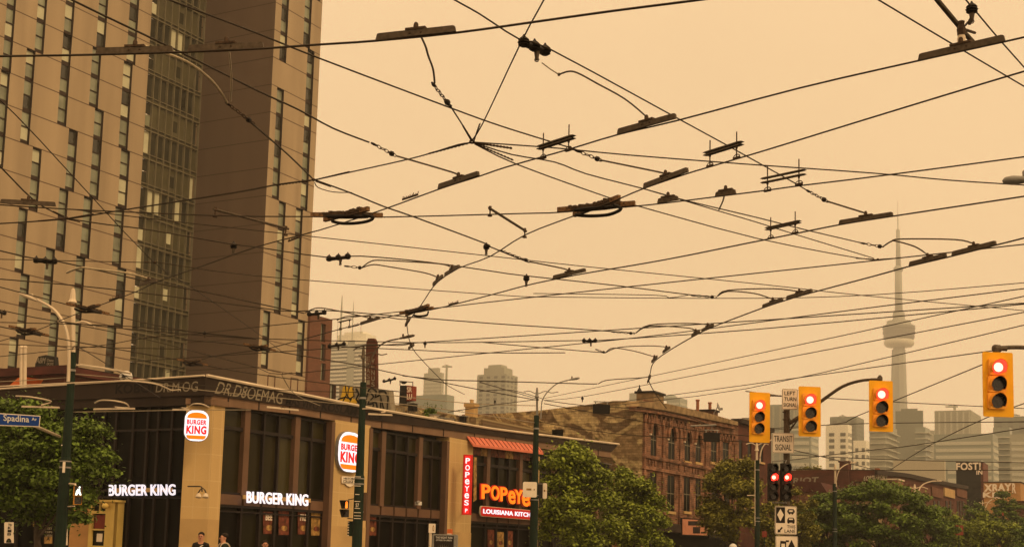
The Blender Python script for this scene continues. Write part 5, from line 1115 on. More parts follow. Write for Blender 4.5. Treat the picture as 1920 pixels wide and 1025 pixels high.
bar((180, 102), (325, 98), [(254, 92), (256, 86), (263, 85), (290, 93), (350, 116), (390, 145), (412, 170), (426, 193)], 'leftmost long bar on the thickest wire with a pale arm curving down right', am='brass', link=((426, 194), (476, 232)), aw=5)
bar((352, 97), (495, 91), [(427, 84), (430, 100), (434, 150), (432, 190)], 'long brown bar with a straight pale rod hanging down, second on the thickest wire', am='brass', aw=3.4)
bar((705, 76), (855, 60), [(783, 66), (797, 85), (803, 105), (812, 130), (815, 156)], 'long brown bar against the open sky on the thickest wire', link=((812, 158), (845, 200)), aw=4, am='steel')
wire([(840, 192), (862, 226), (885, 262)], 3, 'short wire between the chain under the open sky bar and the upper junction', ZS, cat='span wire', name='span_wire', group=G2)
bar((1722, 114), (1885, 77), None, 'large dark bar in the upper right corner')
bar((1158, 252), (1268, 222), [(1213, 228), (1212, 219), (1172, 186), (1120, 157), (1085, 138), (1067, 134), (1048, 140)], 'bar held by a long curved arm from the highest insulator', zend=6.0)
bar((822, 354), (898, 329), [(858, 336), (857, 328), (845, 322), (742, 292)], 'bar with an arm from the chain right of the tower top', link=((700, 270), (742, 292)))
bar((1207, 353), (1290, 322), [(1247, 333), (1245, 325), (1228, 321), (1125, 300)], 'bar whose arm comes from the chain right of the middle double boards', link=((1082, 283), (1128, 301)))
bar((1573, 421), (1675, 405), [(1622, 408), (1621, 399), (1608, 395), (1550, 377)], 'bar just left of the antenna spire', link=((1515, 358), (1552, 378)))
bar((1037, 523), (1098, 509), [(1066, 514), (1065, 507), (1055, 503), (996, 491)], 'small bar below the right big crossing', link=((940, 470), (998, 492)), aw=2.8)
bar((1705, 498), (1775, 481), [(1738, 488), (1736, 475), (1715, 462), (1680, 452), (1670, 453), (1656, 462)], 'lower left bar of the pair beside the antenna spire', link=((1618, 456), (1656, 463)), aw=2.8)
bar((1785, 479), (1868, 458), [(1826, 467), (1824, 456), (1790, 449), (1690, 448), (1670, 453), (1656, 462)], 'upper right bar of the pair beside the antenna spire', aw=2.8)
bar((1430, 577), (1468, 563), [(1448, 570), (1447, 560), (1415, 550), (1365, 546), (1345, 555)], 'lower left bar of the pair left of the pod', aw=2.4, link=((1300, 554), (1343, 557)))
bar((1475, 561), (1523, 547), [(1498, 553), (1497, 546), (1450, 541), (1365, 544), (1345, 555)], 'upper right bar of the pair left of the pod', aw=2.4)
bar((812, 536), (830, 520), [(821, 528), (819, 519), (795, 511), (730, 500), (700, 496), (678, 502)], 'lower bar of the steep pair left of centre', aw=2.4, link=((650, 499), (678, 502)))
bar((834, 518), (861, 502), [(846, 510), (845, 500), (820, 494), (720, 488), (695, 490), (678, 502)], 'upper bar of the steep pair left of centre', aw=2.4)
bar((676, 609), (712, 598), [(694, 603), (693, 596), (660, 588), (610, 578), (590, 578), (572, 586)], 'bar above the white striped tower', aw=2.2)
bar((1297, 631), (1312, 624), [(1304, 627), (1302, 618), (1285, 614), (1218, 611), (1192, 624)], 'small lower bar of the pair right of centre above the brick building', aw=2.2, link=((1150, 622), (1190, 625)))
bar((1316, 622), (1338, 611), [(1327, 616), (1325, 608), (1290, 606), (1218, 609), (1192, 624)], 'small upper bar of the pair right of centre above the brick building', aw=2.2)
bar((0, 381), (105, 387), None, 'flat brown bar at the left edge above the leftmost junction', aw=3)
bar((1233, 381), (1272, 375), None, 'short ribbed bar between the right big crossing and the small clamp')
bar((1341, 369), (1380, 363), [(1360, 362), (1356, 375), (1348, 393)], 'short bar with a rod hanging down to the thin span wire', aw=3)
bar((1243, 662), (1256, 653), [(1250, 657), (1249, 650), (1215, 648), (1160, 651), (1135, 661)], 'tiny upper bar above the brick cornice', aw=1.8, link=((1118, 655), (1135, 661)))
bar((1222, 680), (1232, 670), [(1227, 674), (1222, 667), (1190, 658), (1150, 652), (1135, 661)], 'tiny lower bar above the brick cornice', aw=1.8)
bar((262, 536), (294, 528), [(278, 532), (278, 522), (240, 512), (175, 504), (150, 502), (125, 511)], 'bar on the dark glass bay with a long pale arm over the beige tower', am='brass', aw=4)
bar((1214, 718), (1220, 706), [(1217, 712), (1200, 708), (1140, 712), (1122, 719)], 'tiny clamp at the bottom of the wire over the brick roof', aw=1.8)
bar((760, 612), (768, 600), [(765, 604), (750, 598), (719, 594), (656, 592), (632, 600)], 'clamp at the kink with an arm reaching left over the white striped tower', aw=2)
bar((766, 655), (776, 648), [(772, 652), (745, 647), (686, 646), (663, 656)], 'clamp on the kinked tail with an arm passing the painted chimney', aw=2)
bar((40, 763), (112, 765), [(76, 764), (96, 752), (60, 744), (30, 742)], 'pale bar with curved arm in front of the leafy tree top', am='coping', m='coping', aw=3)
bar((175, 768), (253, 767), [(214, 767), (240, 764), (236, 756), (215, 751), (190, 750), (178, 755)], 'pale bar with curved arm against the dark side windows', am='coping', m='coping', aw=3)
bar((323, 769), (355, 769), [(340, 769), (352, 764), (362, 757), (378, 757), (392, 763)], 'short pale bar just above the logo sign on the corner pier', am='coping', m='coping', aw=2.4)
bar((690, 777), (736, 779), [(712, 778), (722, 771), (700, 766), (680, 766)], 'pale bar just right of the second green pole under the parapet', am='coping', m='coping', aw=2.4)
bar((500, 764), (560, 770), None, 'pale bar along the brown fascia between the two burger logo signs', m='coping')
wire([(0, 724), (150, 717), (240, 714), (290, 719), (312, 727), (322, 731), (338, 730)], 2.6, 'pale cable bending over the parapet graffiti left of the corner', 6.3, cat='span wire', name='span_wire', group=G2, m='coping')
wire([(150, 683), (200, 690), (245, 699)], 2.4, 'pale short cable left of the dome camera', 6.3, cat='span wire', name='span_wire', group=G2, m='coping')
# pull off rod in the upper right corner
t = thing('strut_rod', 'thick slanting rod with a pale insulator standing on the upper right bar', 'wire strut', PZ(1803, 85, 5.9)); c = PZ(1803, 86, 5.88)
MB().tube([PZ(1735, -30, 6.3), PZ(1757, 0, 6.27), PZ(1812, 66, 6.16), PZ(1824, 79, 6.14)], .022, 8).build('rod', 'steel', t); MB().lathe(c, (0, 0, 1), [(0, .03), (.02, .035), (.07, .034), (.09, .028)], 12).build('insulator', 'coping', t)
MB().lathe(c + Vector((0, 0, .09)), (0, 0, 1), [(0, .035), (.05, .04), (.09, .025), (.12, .03)], 8).tube([c + Vector((0, 0, .15)), PZ(1828, 62, 6.12)], .012).build('clamp', 'iron', t)
def insul(p0, p1, label, n=3, r=.042, z=ZS, lug=(0, 0), hang=True):
    r *= 1.5 if n > 1 and p0[1] > 100 else (1.25 if n == 1 and p0[1] > 100 else 1.2)
    A = PZ(*p0, z); B = PZ(*p1, z) if p1 else A; t = thing('strain_insulator', label, 'insulator', A.lerp(B, .5), 'black bell insulators on the span wires'); mb = MB()
    for i in range(n):
        c = A.lerp(B, i / max(1, n - 1)) if n > 1 else A
        mb2 = MB().lathe(c + Vector((0, 0, -r * .9)), (0, 0, 1), [(0, r * .5), (r * .3, r * .95), (r * .5, r * .7), (r * .7, r * 1.05), (r * .95, r * .75), (r * 1.15, r * .95), (r * 1.5, r * .6), (r * 1.8, r * .25), (r * 2.1, r * .12)], 10); mb2.build('bell', 'black', t)
    if n > 1: MB().tube([A - Vector((0, 0, r * .3)), B - Vector((0, 0, r * .3))], r * .55, 6).build('yoke', 'black', t)
    if hang:
        c = A.lerp(B, .62) if n > 1 else A; MB().lathe(c - Vector((0, 0, r * .8)), (0, 0, -1), [(0, r * .5), (r * 1.2, r * .3), (r * 1.5, r * .22)], 8).tube([c - Vector((0, 0, r * 2.2 + r * .35 * math.cos(q))) + Vector((r * .35 * math.sin(q), 0, 0)) for q in [k * .785 for k in range(9)]], r * .1, 4).build('eye', 'steel', t)
    return t
insul((982, 78), (1022, 94), 'triple black bell insulator highest in the open sky', 3, .046)
insul((617, 484), (652, 480), 'triple black bell insulator right of the tower edge', 3, .036)
insul((68, 487), (102, 489), 'triple black bell insulator on the beige tower at left', 3, .038)
insul((580, 588), (608, 585), 'triple black bell insulator at the top of the brick wing', 3, .035)
insul((618, 648), (645, 644), 'triple black bell insulator over the white striped tower', 3, .035)
insul((720, 714), (740, 709), 'small triple insulator above the red hoarding', 3, .032)
insul((1095, 638), (1116, 638), 'small triple insulator below centre in the open sky', 3, .033)
insul((438, 460), None, 'single insulator on the dark recess wall of the tower', 1, .045)
insul((987, 521), None, 'single insulator right of centre below the big crossings', 1, .046)
insul((912, 462), None, 'single insulator left of the leaning feeder bar', 1, .042)
insul((797, 643), None, 'single small insulator above the kinked tail', 1, .034)
insul((1092, 746), None, 'tiny insulator left of the brown roof house', 1, .036)
insul((1822, 16), None, 'insulator hanging in the upper right corner', 1, .042)
insul((928, 752), None, 'tiny insulator in front of the stepped apartment tower', 1, .03)
insul((384, 624), None, 'small insulator on the foot of the dark glass bay', 1, .034)
insul((-4, 582), (8, 586), 'insulator cut off by the left edge', 2, .034)
t = thing('tie_link', 'short link joining the highest insulator to its curved arm', 'link', PZ(1030, 130, 6.05)); MB().tube([PZ(1016, 118, 6.07), PZ(1032, 130, 6.03), PZ(1048, 140, 6.0)], .006, 5).build('cord', 'palewire', t); MB().lathe(PZ(1048, 140, 6.0) - Vector((0, .01, 0)), (0, 1, 0), [(0, .014), (.02, .014)], 8).build('ring', 'steel', t)
t = thing('tie_link', 'dangling link from the corner insulator to the thick rod', 'link', PZ(1818, 40, 6.1)); MB().tube(spline([PZ(1820, 32, 6.1), PZ(1818, 38, 6.1), PZ(1810, 48, 6.14), PZ(1803, 52, 6.17)]), .009, 5).build('cord', 'iron', t); MB().lathe(PZ(1818, 38, 6.1), (0, 0, -1), [(0, .012), (.02, .02), (.04, .012)], 6).build('knob', 'steel', t)
def junction(c, r, segs, label):
    C_ = PZ(*c, ZS); t = thing('wire_junction', label, 'wire junction', C_, 'junction knots of the span wires'); mb = MB()
    for k in range(3): a = k * 1.1; mb.tube([C_ + Vector((math.cos(q * .785) * r, math.sin(q * .785) * r * math.cos(a), math.sin(q * .785) * r * math.sin(a) * .7)) for q in range(9)], r * .28, 5)
    mb.build('ring', 'iron', t); mb = MB()
    for s0, s1, w_ in segs:
        A = PZ(*s0, ZS); B = PZ(*s1, ZS); d = (B - A).normalized(); s_ = d.cross(Vector((0, 0, 1))).normalized(); L = (B - A).length; n = 26
        for ph in (0, 3.14): mb.tube([A + d * L * i / n + (s_ * math.cos(i * 1.3 + ph) + Vector((0, 0, 1)) * math.sin(i * 1.3 + ph)) * w_ * .55 for i in range(n + 1)], w_ * .6, 4)
    mb.build('grip', 'iron', t)
junction((885, 266), .028, [((888, 266), (900, 232), .010), ((884, 264), (868, 236), .010), ((880, 268), (805, 288), .012), ((892, 268), (960, 278), .013), ((892, 270), (962, 300), .011)], 'upper junction where many span wires meet in the open sky')
junction((588, 337), .022, [((592, 337), (655, 322), .010), ((584, 338), (518, 347), .012), ((592, 340), (620, 350), .008)], 'junction at the right edge of the tower')
junction((125, 409), .026, [((120, 410), (72, 414), .010), ((130, 409), (175, 401), .010), ((128, 411), (150, 416), .009), ((120, 405), (100, 396), .009)], 'leftmost junction on the beige tower')
junction((290, 492), .024, [((280, 491), (272, 491), .008)], 'pale junction on the dark glass bay')
junction((274, 633), .018, [((268, 634), (250, 637), .009), ((280, 632), (300, 630), .009)], 'low junction left of the glass bay foot')
junction((1646, 486), .018, [((1650, 486), (1680, 484), .009), ((1640, 486), (1605, 484), .009)], 'junction left of the antenna spire')
junction((530, 700), .018, [((526, 698), (500, 693), .009), ((534, 700), (548, 698), .008)], 'junction on the brick base of the tower')
wire([(590, 342), (597, 352), (625, 360), (660, 361)], 2, 'slack loop hanging under the tower edge junction', ZS - .04, cat='span wire', name='span_wire', group=G2)
wire([(1000, 550), (1225, 553), (1255, 558), (1290, 553)], 1.6, 'slack loop left of the pod pair link', ZS - .03, cat='span wire', name='span_wire', group=G2)
def frog(a0, a1, b0, b1, loop, label, s=1.0, n=9):
    t = thing('wire_crossing', label, 'wire crossing', PZ((a0[0] + a1[0]) / 2, (a0[1] + a1[1]) / 2, ZC), 'cast iron wire crossings'); rr = random.Random(int(a0[0]))
    for nm, p0, p1 in (('main_bar', a0, a1), ('cross_bar', b0, b1)):
        A = PZ(*p0, ZC); B = PZ(*p1, ZC); u = B - A; L = u.length; u.normalize(); f = Fr(A, u, Vector((u.y, -u.x, 0))); mb = MB(); h = .045 * s
        mb.slab(f, [(0, ZC - .006), (L, ZC - .006), (L, ZC + h), (L * .8, ZC + h * 1.15), (L * .6, ZC + h * .8), (L * .4, ZC + h * 1.3), (L * .2, ZC + h * .9), (0, ZC + h)], -.018, .018)
        for i in range(n):
            a = L * (.16 + .68 * (i + rr.random() * .6) / n); w9 = rr.uniform(.012, .035); mb.box(f, a - w9, a + w9, ZC + h * .5, ZC + h * (1.05 + .45 * rr.random()), -.028, .028)
        for e0, e1 in ((-.01, L * .17), (L * .83, L + .01)): MB().slab(f, [(e0, ZC - .004), (e1, ZC - .004), (e1, ZC + h * 1.05), (e0, ZC + h * 1.05)], -.022, .022).build('end_plate', 'rustplate', t)
        for i in range(4): a = L * (i + .5) / 4; mb.lathe(f.pt(a, ZC + h * .5, -.034), f.n, [(0, .009), (.068, .009)], 6)
        mb.build(nm, 'iron', t)
    c0 = PZ((a0[0] + a1[0]) / 2, (a0[1] + a1[1]) / 2, ZC); mb = MB()
    for dx, ww in ((0, .016 * s), (6, .011 * s)): mb.tube(spline([PZ(x, y + dx * .3, ZC - .03) for x, y in loop], 4), ww, 6)
    mb.build('guide_loop', 'black', t)
    mb = MB(); A = PZ(*a0, ZC); B = PZ(*a1, ZC); u = (B - A).normalized(); sd2 = u.cross(Vector((0, 0, 1))); 
    for k in (-.05, .05): mb.tube([A.lerp(B, .22) + sd2 * k * .3, A.lerp(B, .38) + sd2 * k, A.lerp(B, .62) + sd2 * k, A.lerp(B, .8) + sd2 * k * .3], .014 * s, 5)
    mb.build('side_runner', 'black', t)
frog((1047, 397), (1189, 385), (1077, 406), (1160, 374), [(1078, 402), (1095, 404), (1120, 404), (1145, 401), (1165, 391), (1150, 384)], 'right and larger of the two big black crossings in the middle of the sky', 1.15, 13)
frog((584, 406), (716, 407), (609, 415), (690, 395), [(622, 414), (640, 418), (665, 418), (690, 414), (700, 407), (680, 402)], 'left big black crossing beside the tower edge', 1.1, 13)
frog((751, 589), (811, 579), (762, 592), (803, 574), [(775, 590), (785, 592), (800, 590), (803, 584)], 'crossing where the kinked tail passes below centre', .9)
frog((126, 571), (203, 590), (150, 584), (186, 574), [(140, 578), (155, 584), (175, 584), (190, 586)], 'crossing in front of the left pale lamp post', .9)
frog((18, 613), (90, 630), (34, 624), (66, 618), [(30, 618), (45, 626), (62, 625), (76, 628)], 'crossing nearest the lower left edge', .85)
frog((458, 646), (515, 658), (474, 655), (500, 649), [(468, 650), (480, 656), (495, 655), (505, 657)], 'crossing on the corner of the tower low down', .8, 7)
frog((333, 675), (388, 685), (348, 684), (376, 676), [(343, 678), (355, 684), (370, 683), (380, 684)], 'lowest crossing over the brick base of the glass bay', .8, 7)
def secins(A2, B2, h, b1, b2, label, wd=.028):
    A = PZ(*A2, ZC + .01); B = PZ(*B2, ZC + .01); t = thing('section_insulator', label, 'section insulator', A, 'double board section insulators'); u = (B - A); L = u.length; u.normalize(); f = Fr(A, u, Vector((u.y, -u.x, 0)))
    for c in (A, B): MB().tube([c, c + Vector((0, 0, h))], .0075, 6).build('rod', 'iron', t)
    for zz in (b1, b2):
        if zz: MB().slab(f, [(-.05, ZC + zz), (L + .05, ZC + zz), (L + .09, ZC + zz + .006), (L + .05, ZC + zz + .012), (-.05, ZC + zz + .012), (-.09, ZC + zz + .006)], -wd, wd).build('board', 'steel', t)
    for c in (0, L): MB().box(f, c - .045, c + .045, ZC - .004, ZC + .02, -.012, .012).tube([f.pt(c + .05 * math.cos(q), ZC + .012 + .035 * math.sin(q)) for q in [k * .52 for k in range(7)]], .006, 4).build('clamp', 'iron', t); MB().lathe(f.pt(c, ZC + b1 - .03), (0, 0, 1), [(0, .008), (.01, .014), (.03, .014)], 6).build('nut', 'iron', t)
secins((1018, 296), (1066, 281), .275, .115, .145, 'double board frame nearest the upper junction')
secins((1331, 311), (1381, 296), .285, .135, .165, 'double board frame at the right of the upper wires')
secins((1439, 357), (1498, 345), .29, .105, .155, 'open double board frame with widely spaced boards')
secins((1445, 446), (1491, 436), .28, .125, .150, 'lowest double board frame, left of the antenna spire')
secins((638, 617), (655, 613), .16, .15, None, 'small rod frame over the white striped tower')
def feeder(p0, p1, label):
    A = PZ(*p0, ZC + .1); B = PZ(*p1, ZC + .1); t = thing('feeder_bar', label, 'feeder bar', A, 'feeder bars joining two trolley wires'); MB().tube([A - (B - A) * .03, B + (B - A) * .04], .017, 6).build('bar', 'steel', t)
    for c in (A, B): MB().tube([c, c - Vector((0, 0, .09))], .01, 5).lathe(c - Vector((0, 0, .1)), (0, 0, 1), [(0, .035), (.02, .03), (.03, .012)], 6).lathe(c - Vector((0, 0, .02)), (0, 0, 1), [(0, .02), (.05, .022)], 6).build('clamp', 'iron', t)
feeder((919, 391), (984, 432), 'leaning feeder bar against the open sky left of the right big crossing'); feeder((404, 393), (536, 428), 'long feeder bar in front of the dark tower recess')
for k, (p0, p1, lb) in enumerate([((755, 374), (783, 365), 'row of bird spikes on the wire right of the left big crossing'), ((842, 571), (859, 567), 'row of bird spikes right of the kinked crossing'), ((541, 452), (562, 444), 'row of bird spikes on the tower edge'), ((205, 563), (222, 557), 'row of bird spikes right of the pale lamp post'), ((660, 612), (672, 609), 'small row of bird spikes over the white striped tower')]):
    A = PZ(*p0, ZC + .01); B = PZ(*p1, ZC + .01); t = thing('bird_spikes', lb, 'bird spikes', A, 'bird spikes clipped on trolley wires'); mb = MB(); rr = random.Random(k)
    for i in range(9): c = A.lerp(B, i / 8); MB().tube([c, c + Vector((rr.uniform(-.01, .01), 0, rr.uniform(.02, .045)))], .005, 4).build('spike', 'iron', t)
    MB().tube([A, B], .014, 5).build('strip', 'iron', t)
# dark boxes hanging among the wires
def hangbox(x0, x1, y0, y1, Y, label, beam=None):
    f = facing((x0 + x1) / 2, (y0 + y1) / 2, Y, 4); a0, z0 = f.px(x0, y1); a1, z1 = f.px(x1, y0); t = thing('hanging_sign', label, 'sign', f.pt(0, z0), 'dark box signs hung among the wires')
    MB().slab(f, rrect(a0, a1, z0, z1, .02, 2), -.12, 0).build('box', 'dark', t)
    mb = MB()
    for c in (.15, .85): a = a0 + (a1 - a0) * c; mb.tube([f.pt(a, z1 - .01, -.06), f.pt(a, z1 + .09, -.06)], .02, 5)
    mb.tube([f.pt(a0 + .02, z1 + .09, -.06), f.pt(a1 - .02, z1 + .09, -.06)], .018, 5); mb.build('hanger', 'galv', t)
    if beam: MB().tube([P(*beam[0], Y), P(*beam[1], Y)], .03, 6).tube([P((x0 + x1) / 2, beam[0][1], Y), f.pt((a0 + a1) / 2, z1 + .09, -.06)], .015, 5).build('beam', 'galv', t)
hangbox(1112, 1144, 758, 774, 43, 'black box sign hung in front of the mural wall'); hangbox(1320, 1350, 811, 827, 48, 'black box sign hung before the arched windows from a pale beam', ((1295, 798), (1343, 796)))
# ================================================================ POLES AND LAMPS
def luminaire(p0, p1, Y, t, r=.10, m='white'):
    A = P(*p0, Y); B = P(*p1, Y); d = B - A; L = d.length; d.normalize()
    o = MB().lathe(A, d, [(0, r * .25), (L * .12, r * .55), (L * .4, r * .8), (L * .7, r), (L * .92, r * .75), (L, r * .2)], 10)
    for i, v in enumerate(o.v):
        base = A + d * (v - A).dot(d); o.v[i] = base + (v - base) * 1.0; o.v[i].z = base.z + (v.z - base.z) * (.55)
    o.build('lamp_head', m, t, True)
    MB().lathe(A + d * L * .3 + Vector((0, 0, r * .45)), (0, 0, 1), [(0, .04), (.08, .04), (.1, .02)], 6).build('sensor', m, t)
def greenpole(x, y, Y, ytop, label, ext=None, rt=.115, rb=.185, zj=2.9, m='green', group='dark green steel poles'):
    b = P(x, y, Y); b.z = 0; t = thing('utility_pole', label, 'pole', b, group); zt = P(x, ytop, Y).z; zj2 = zt * .55
    MB().lathe(b, (0, 0, 1), [(0, rb + .05), (.25, rb + .05), (.3, rb), (zj2, rb * .86 + rt * .14), (zj2 + .06, (rb + rt) * .5), (zt - .5, rt), (zt - .02, rt), (zt, rt * .9)], 12).build('shaft', m, t)
    for z_, r_, h_ in ((zt - .62, rt + .012, .07), (zj2 - .3, rb + .005, .05), (zj2 - .1, rb + .005, .04)): MB().lathe(b + Vector((0, 0, z_)), (0, 0, 1), [(0, r_), (h_, r_)], 12).build('band', 'galv', t)
    return t, b, zt
def lamp_on(t, x, Y, ybase, ytop, arm, lum, scroll=None, m='white', rpost=.055, r=.10, ra=.035):
    mb = MB(); mb.tube([P(x, ybase, Y), P(x, ytop, Y)], rpost, 8); mb.lathe(P(x, ytop, Y), (0, 0, 1), [(-.35, rpost), (-.33, rpost * 2), (-.22, rpost * 1.3), (-.05, rpost * 1.1), (.1, rpost * .8), (.13, rpost * .3)], 8); mb.build('lamp_post', m, t)
    MB().tube(spline([P(a, b_, Y - .15) for a, b_ in arm], 4), ra, 6).build('lamp_arm', m, t); luminaire(lum[0], lum[1], Y - .15, t, r, m)
    if scroll:
        for k, s_ in enumerate(scroll): MB().tube(spline([P(a, b_, Y) for a, b_ in s_], 4), ra * .7, 5).build('scroll', m, t)
P1 = 43.0; P2 = 48.7; P4 = 81.0
t1, b1, z1 = greenpole(124, 850, P1, 660, 'dark green pole at left carrying a pale street lamp in front of the leafy tree')
lamp_on(t1, 137, P1, 665, 548, [(128, 715), (129, 690), (129, 650), (124, 618), (113, 595), (97, 577), (70, 562)], ((70, 564), (36, 549)), [[(108, 602), (122, 605), (138, 607), (158, 603), (178, 613)]], m='coping', r=.13, ra=.055, rpost=.075)
MB().lathe(P(120, 835, P1) + Vector((0, -.2, 0)), (0, -1, 0), [(0, .02), (.02, .02)], 8).box(facing(120, 875, P1 - .2), -.04, .04, P(120, 886, P1).z, P(120, 866, P1).z, 0, .02).build('sticker', 'paper', t1)
mb = MB(); mb.tube([P(x_, y_, P1 - .2) for x_, y_ in ((143, 684), (190, 690), (245, 700))], .03, 5); mb.build('side_rod', 'coping', t1)
t2, b2, z2 = greenpole(676, 850, P2, 716, 'dark green pole with white scrawls in front of the second sandstone pier')
lamp_on(t2, 681.5, P2, 735, 655, [(690, 690), (695, 678), (700, 664), (710, 650), (725, 640), (746, 635)], ((746, 635), (778, 628)), [[(672, 666), (682, 666), (695, 661), (705, 662), (715, 665), (726, 663)]], m='steel', r=.10, ra=.03, rpost=.05)
ff = facing(670, 935, P2 - .2, 0); 
for i, (y, w_) in enumerate(((893, 13), (910, 13), (926, 8), (939, 11), (952, 10), (960, 13), (966, 13), (971, 13))):
    MB().tube([ff.pt(*ff.px(670 - w_ / 2, y)), ff.pt(*ff.px(670 + w_ / 2, y + .4))], .012, 4).build('tie_wire', 'paper', t2)
l = MB(); letters(l, '57', ff, pq(ff, (667, 950), (673, 950), (673, 943), (667, 943)), 0, .02, .01); l.build('scrawls', 'paper', t2)
t = thing('control_box', 'tall grey control box strapped to the back of the second green pole', 'control box', P(684, 975, P2 + .1)); f = facing(685, 950, P2 + .25, 0); MB().box(f, f.px(680, 950)[0], f.px(687, 950)[0], P(684, 975, P2).z, P(684, 922, P2).z, -.2, 0).build('box', 'mullion', t)
MB().box(f, f.px(679, 950)[0], f.px(682, 950)[0], P(684, 960, P2).z, P(684, 957, P2).z, -.22, .03).build('strap', 'galv', t)
t = thing('terminal_box', 'narrow dark box with a row of bolts left of the second green pole', 'control box', P(654, 1000, P2)); f = facing(654, 985, P2, 0); MB().box(f, f.px(652, 985)[0], f.px(661, 985)[0], P(654, 1004, P2).z, P(654, 976, P2).z, -.1, .02).build('box', 'green', t)
mb = MB()
for i in range(6): mb.lathe(f.pt(f.px(653.5, 985)[0], P(654, 978 + i * 5, P2).z, .02), f.n, [(0, .03), (.03, .02)], 6)
mb.build('bolts', 'coping', t)
t3, b3, z3 = greenpole(1003, 900, Y3, 778, 'dark green pole right of the orange chicken lettering')
lamp_on(t3, 1007, Y3, 782, 731, [(1014, 785), (1015, 765), (1017, 750), (1026, 735), (1044, 719), (1066, 712)], ((1066, 712), (1087, 708)), [[(982, 734), (994, 733), (1007, 738), (1022, 733), (1034, 736), (1047, 734)]], m='grey', r=.10, ra=.03, rpost=.05)
t4, b4, z4 = greenpole(1420, 940, P4, 862, 'slender dark green pole under the first yellow signal', rt=.12, rb=.16)
lamp_on(t4, 1419, P4, 865, 834, [(1425, 868), (1426, 850), (1431, 836), (1441, 827), (1452, 822)], ((1452, 822), (1468, 819)), [[(1399, 832), (1409, 830), (1419, 834), (1430, 830), (1441, 833)]], m='coping', r=.1, ra=.04, rpost=.07)
mb = MB(); mb.tube([P(1401, 928, P4), P(1418, 928, P4)], .03, 5).tube([P(1415.5, 862, P4 - .2), P(1415.5, 985, P4 - .2)], .02, 5); mb.build('side_rod', 'coping', t4)
t5, b5, z5 = greenpole(1565, 930, 104, 906, 'far green pole with pale lamp above the left part of the biggest tree', rt=.16, rb=.19)
lamp_on(t5, 1566, 104, 908, 873, [(1568, 912), (1569, 895), (1574, 880), (1583, 872), (1592, 868)], ((1592, 868), (1606, 866)), None, m='coping', r=.1, ra=.04, rpost=.08)
for x, Y, yb, yt, arm, lum, sc_, lb in [(1715, 150, 945, 909, [(1719, 942), (1722, 921), (1730, 908), (1745, 902), (1755, 901)], ((1755, 901), (1766, 901)), [(1706, 913), (1715, 915), (1728, 912), (1740, 916)], 'far pale lamp post in front of the red brick panels'),
                                     (1842, 200, 965, 939, [(1847, 955), (1852, 942), (1862, 935), (1875, 933)], ((1875, 933), (1887, 933)), [(1836, 941), (1842, 943), (1850, 941), (1858, 943)], 'far pale lamp post below the giant pale tag letters'),
                                     (1904, 230, 975, 953, [(1908, 970), (1912, 958), (1918, 953), (1926, 951)], ((1926, 951), (1934, 951)), [(1898, 957), (1904, 958), (1912, 956)], 'farthest pale lamp post at the right edge')]:
    b = P(x, 1000, Y); b.z = 0; t = thing('street_lamp', lb, 'street lamp', b, 'far pale street lamps'); MB().lathe(b, (0, 0, 1), [(0, .2), (5.5, .16), (6.6, .15)], 8).build('pole', 'green', t)
    lamp_on(t, x, Y, yb + 20, yt, arm, lum, [sc_], m='coping', rpost=.09, r=.14, ra=.07)
b = P(2060, 1000, 21); b.z = 0; t = thing('street_lamp', 'grey lamp head poking in at the right edge above the trolley wires', 'street lamp', b); MB().tube([b, P(2060, 345, 21)], .1, 8).build('pole', 'grey', t)
MB().tube(spline([P(2060, 350, 20.9), P(2000, 332, 20.9), P(1935, 335, 20.9)]), .035, 6).build('lamp_arm', 'grey', t); luminaire((1940, 336), (1880, 339), 20.9, t, .13, 'grey')
# white boxes on the third pole
for (x0, x1, y0, y1, dy, lb) in ((980, 1007, 903, 931, -.5, 'larger white rounded box sign with faint yellow print on the third green pole'), (1017, 1026, 905, 934, 0, 'narrow white box sign turned sideways behind the third green pole')):
    f = facing((x0 + x1) / 2, 917, Y3 + dy, 0); a0, z0 = f.px(x0, y1); a1, zz = f.px(x1, y0); t = thing('pole_sign', lb, 'sign', f.pt(0, z0)); MB().slab(f, rrect(a0, a1, z0, zz, .06, 3), -.12, 0).build('face', 'paper', t)
    mb = MB(); mb.box(f, a0 + (a1 - a0) * .25, a0 + (a1 - a0) * .6, (z0 + zz) / 2 - .03, (z0 + zz) / 2 + .05, 0, .01).box(f, a0 + (a1 - a0) * .78, a0 + (a1 - a0) * .84, (z0 + zz) / 2 - .03, (z0 + zz) / 2 + .04, 0, .01); mb.build('print', 'posteryel', t)
    MB().tube([P(1003, 917, Y3), f.pt((a0 + a1) / 2, (z0 + zz) / 2, -.05)], .03, 5).build('bracket', 'galv', t)
t = thing('equipment_box', 'dark grey box on the third green pole between the two white signs', 'control box', P(1012, 930, Y3)); f = facing(1013, 917, Y3 - .1, -10); MB().box(f, f.px(1008, 917)[0], f.px(1017, 917)[0], P(1012, 933, Y3).z, P(1012, 905, Y3).z, -.3, 0).build('box', 'black', t); MB().box(f, f.px(1008.5, 917)[0], f.px(1016.5, 917)[0], P(1012, 907, Y3).z, P(1012, 906, Y3).z, 0, .01).build('edge_strip', 'galv', t)
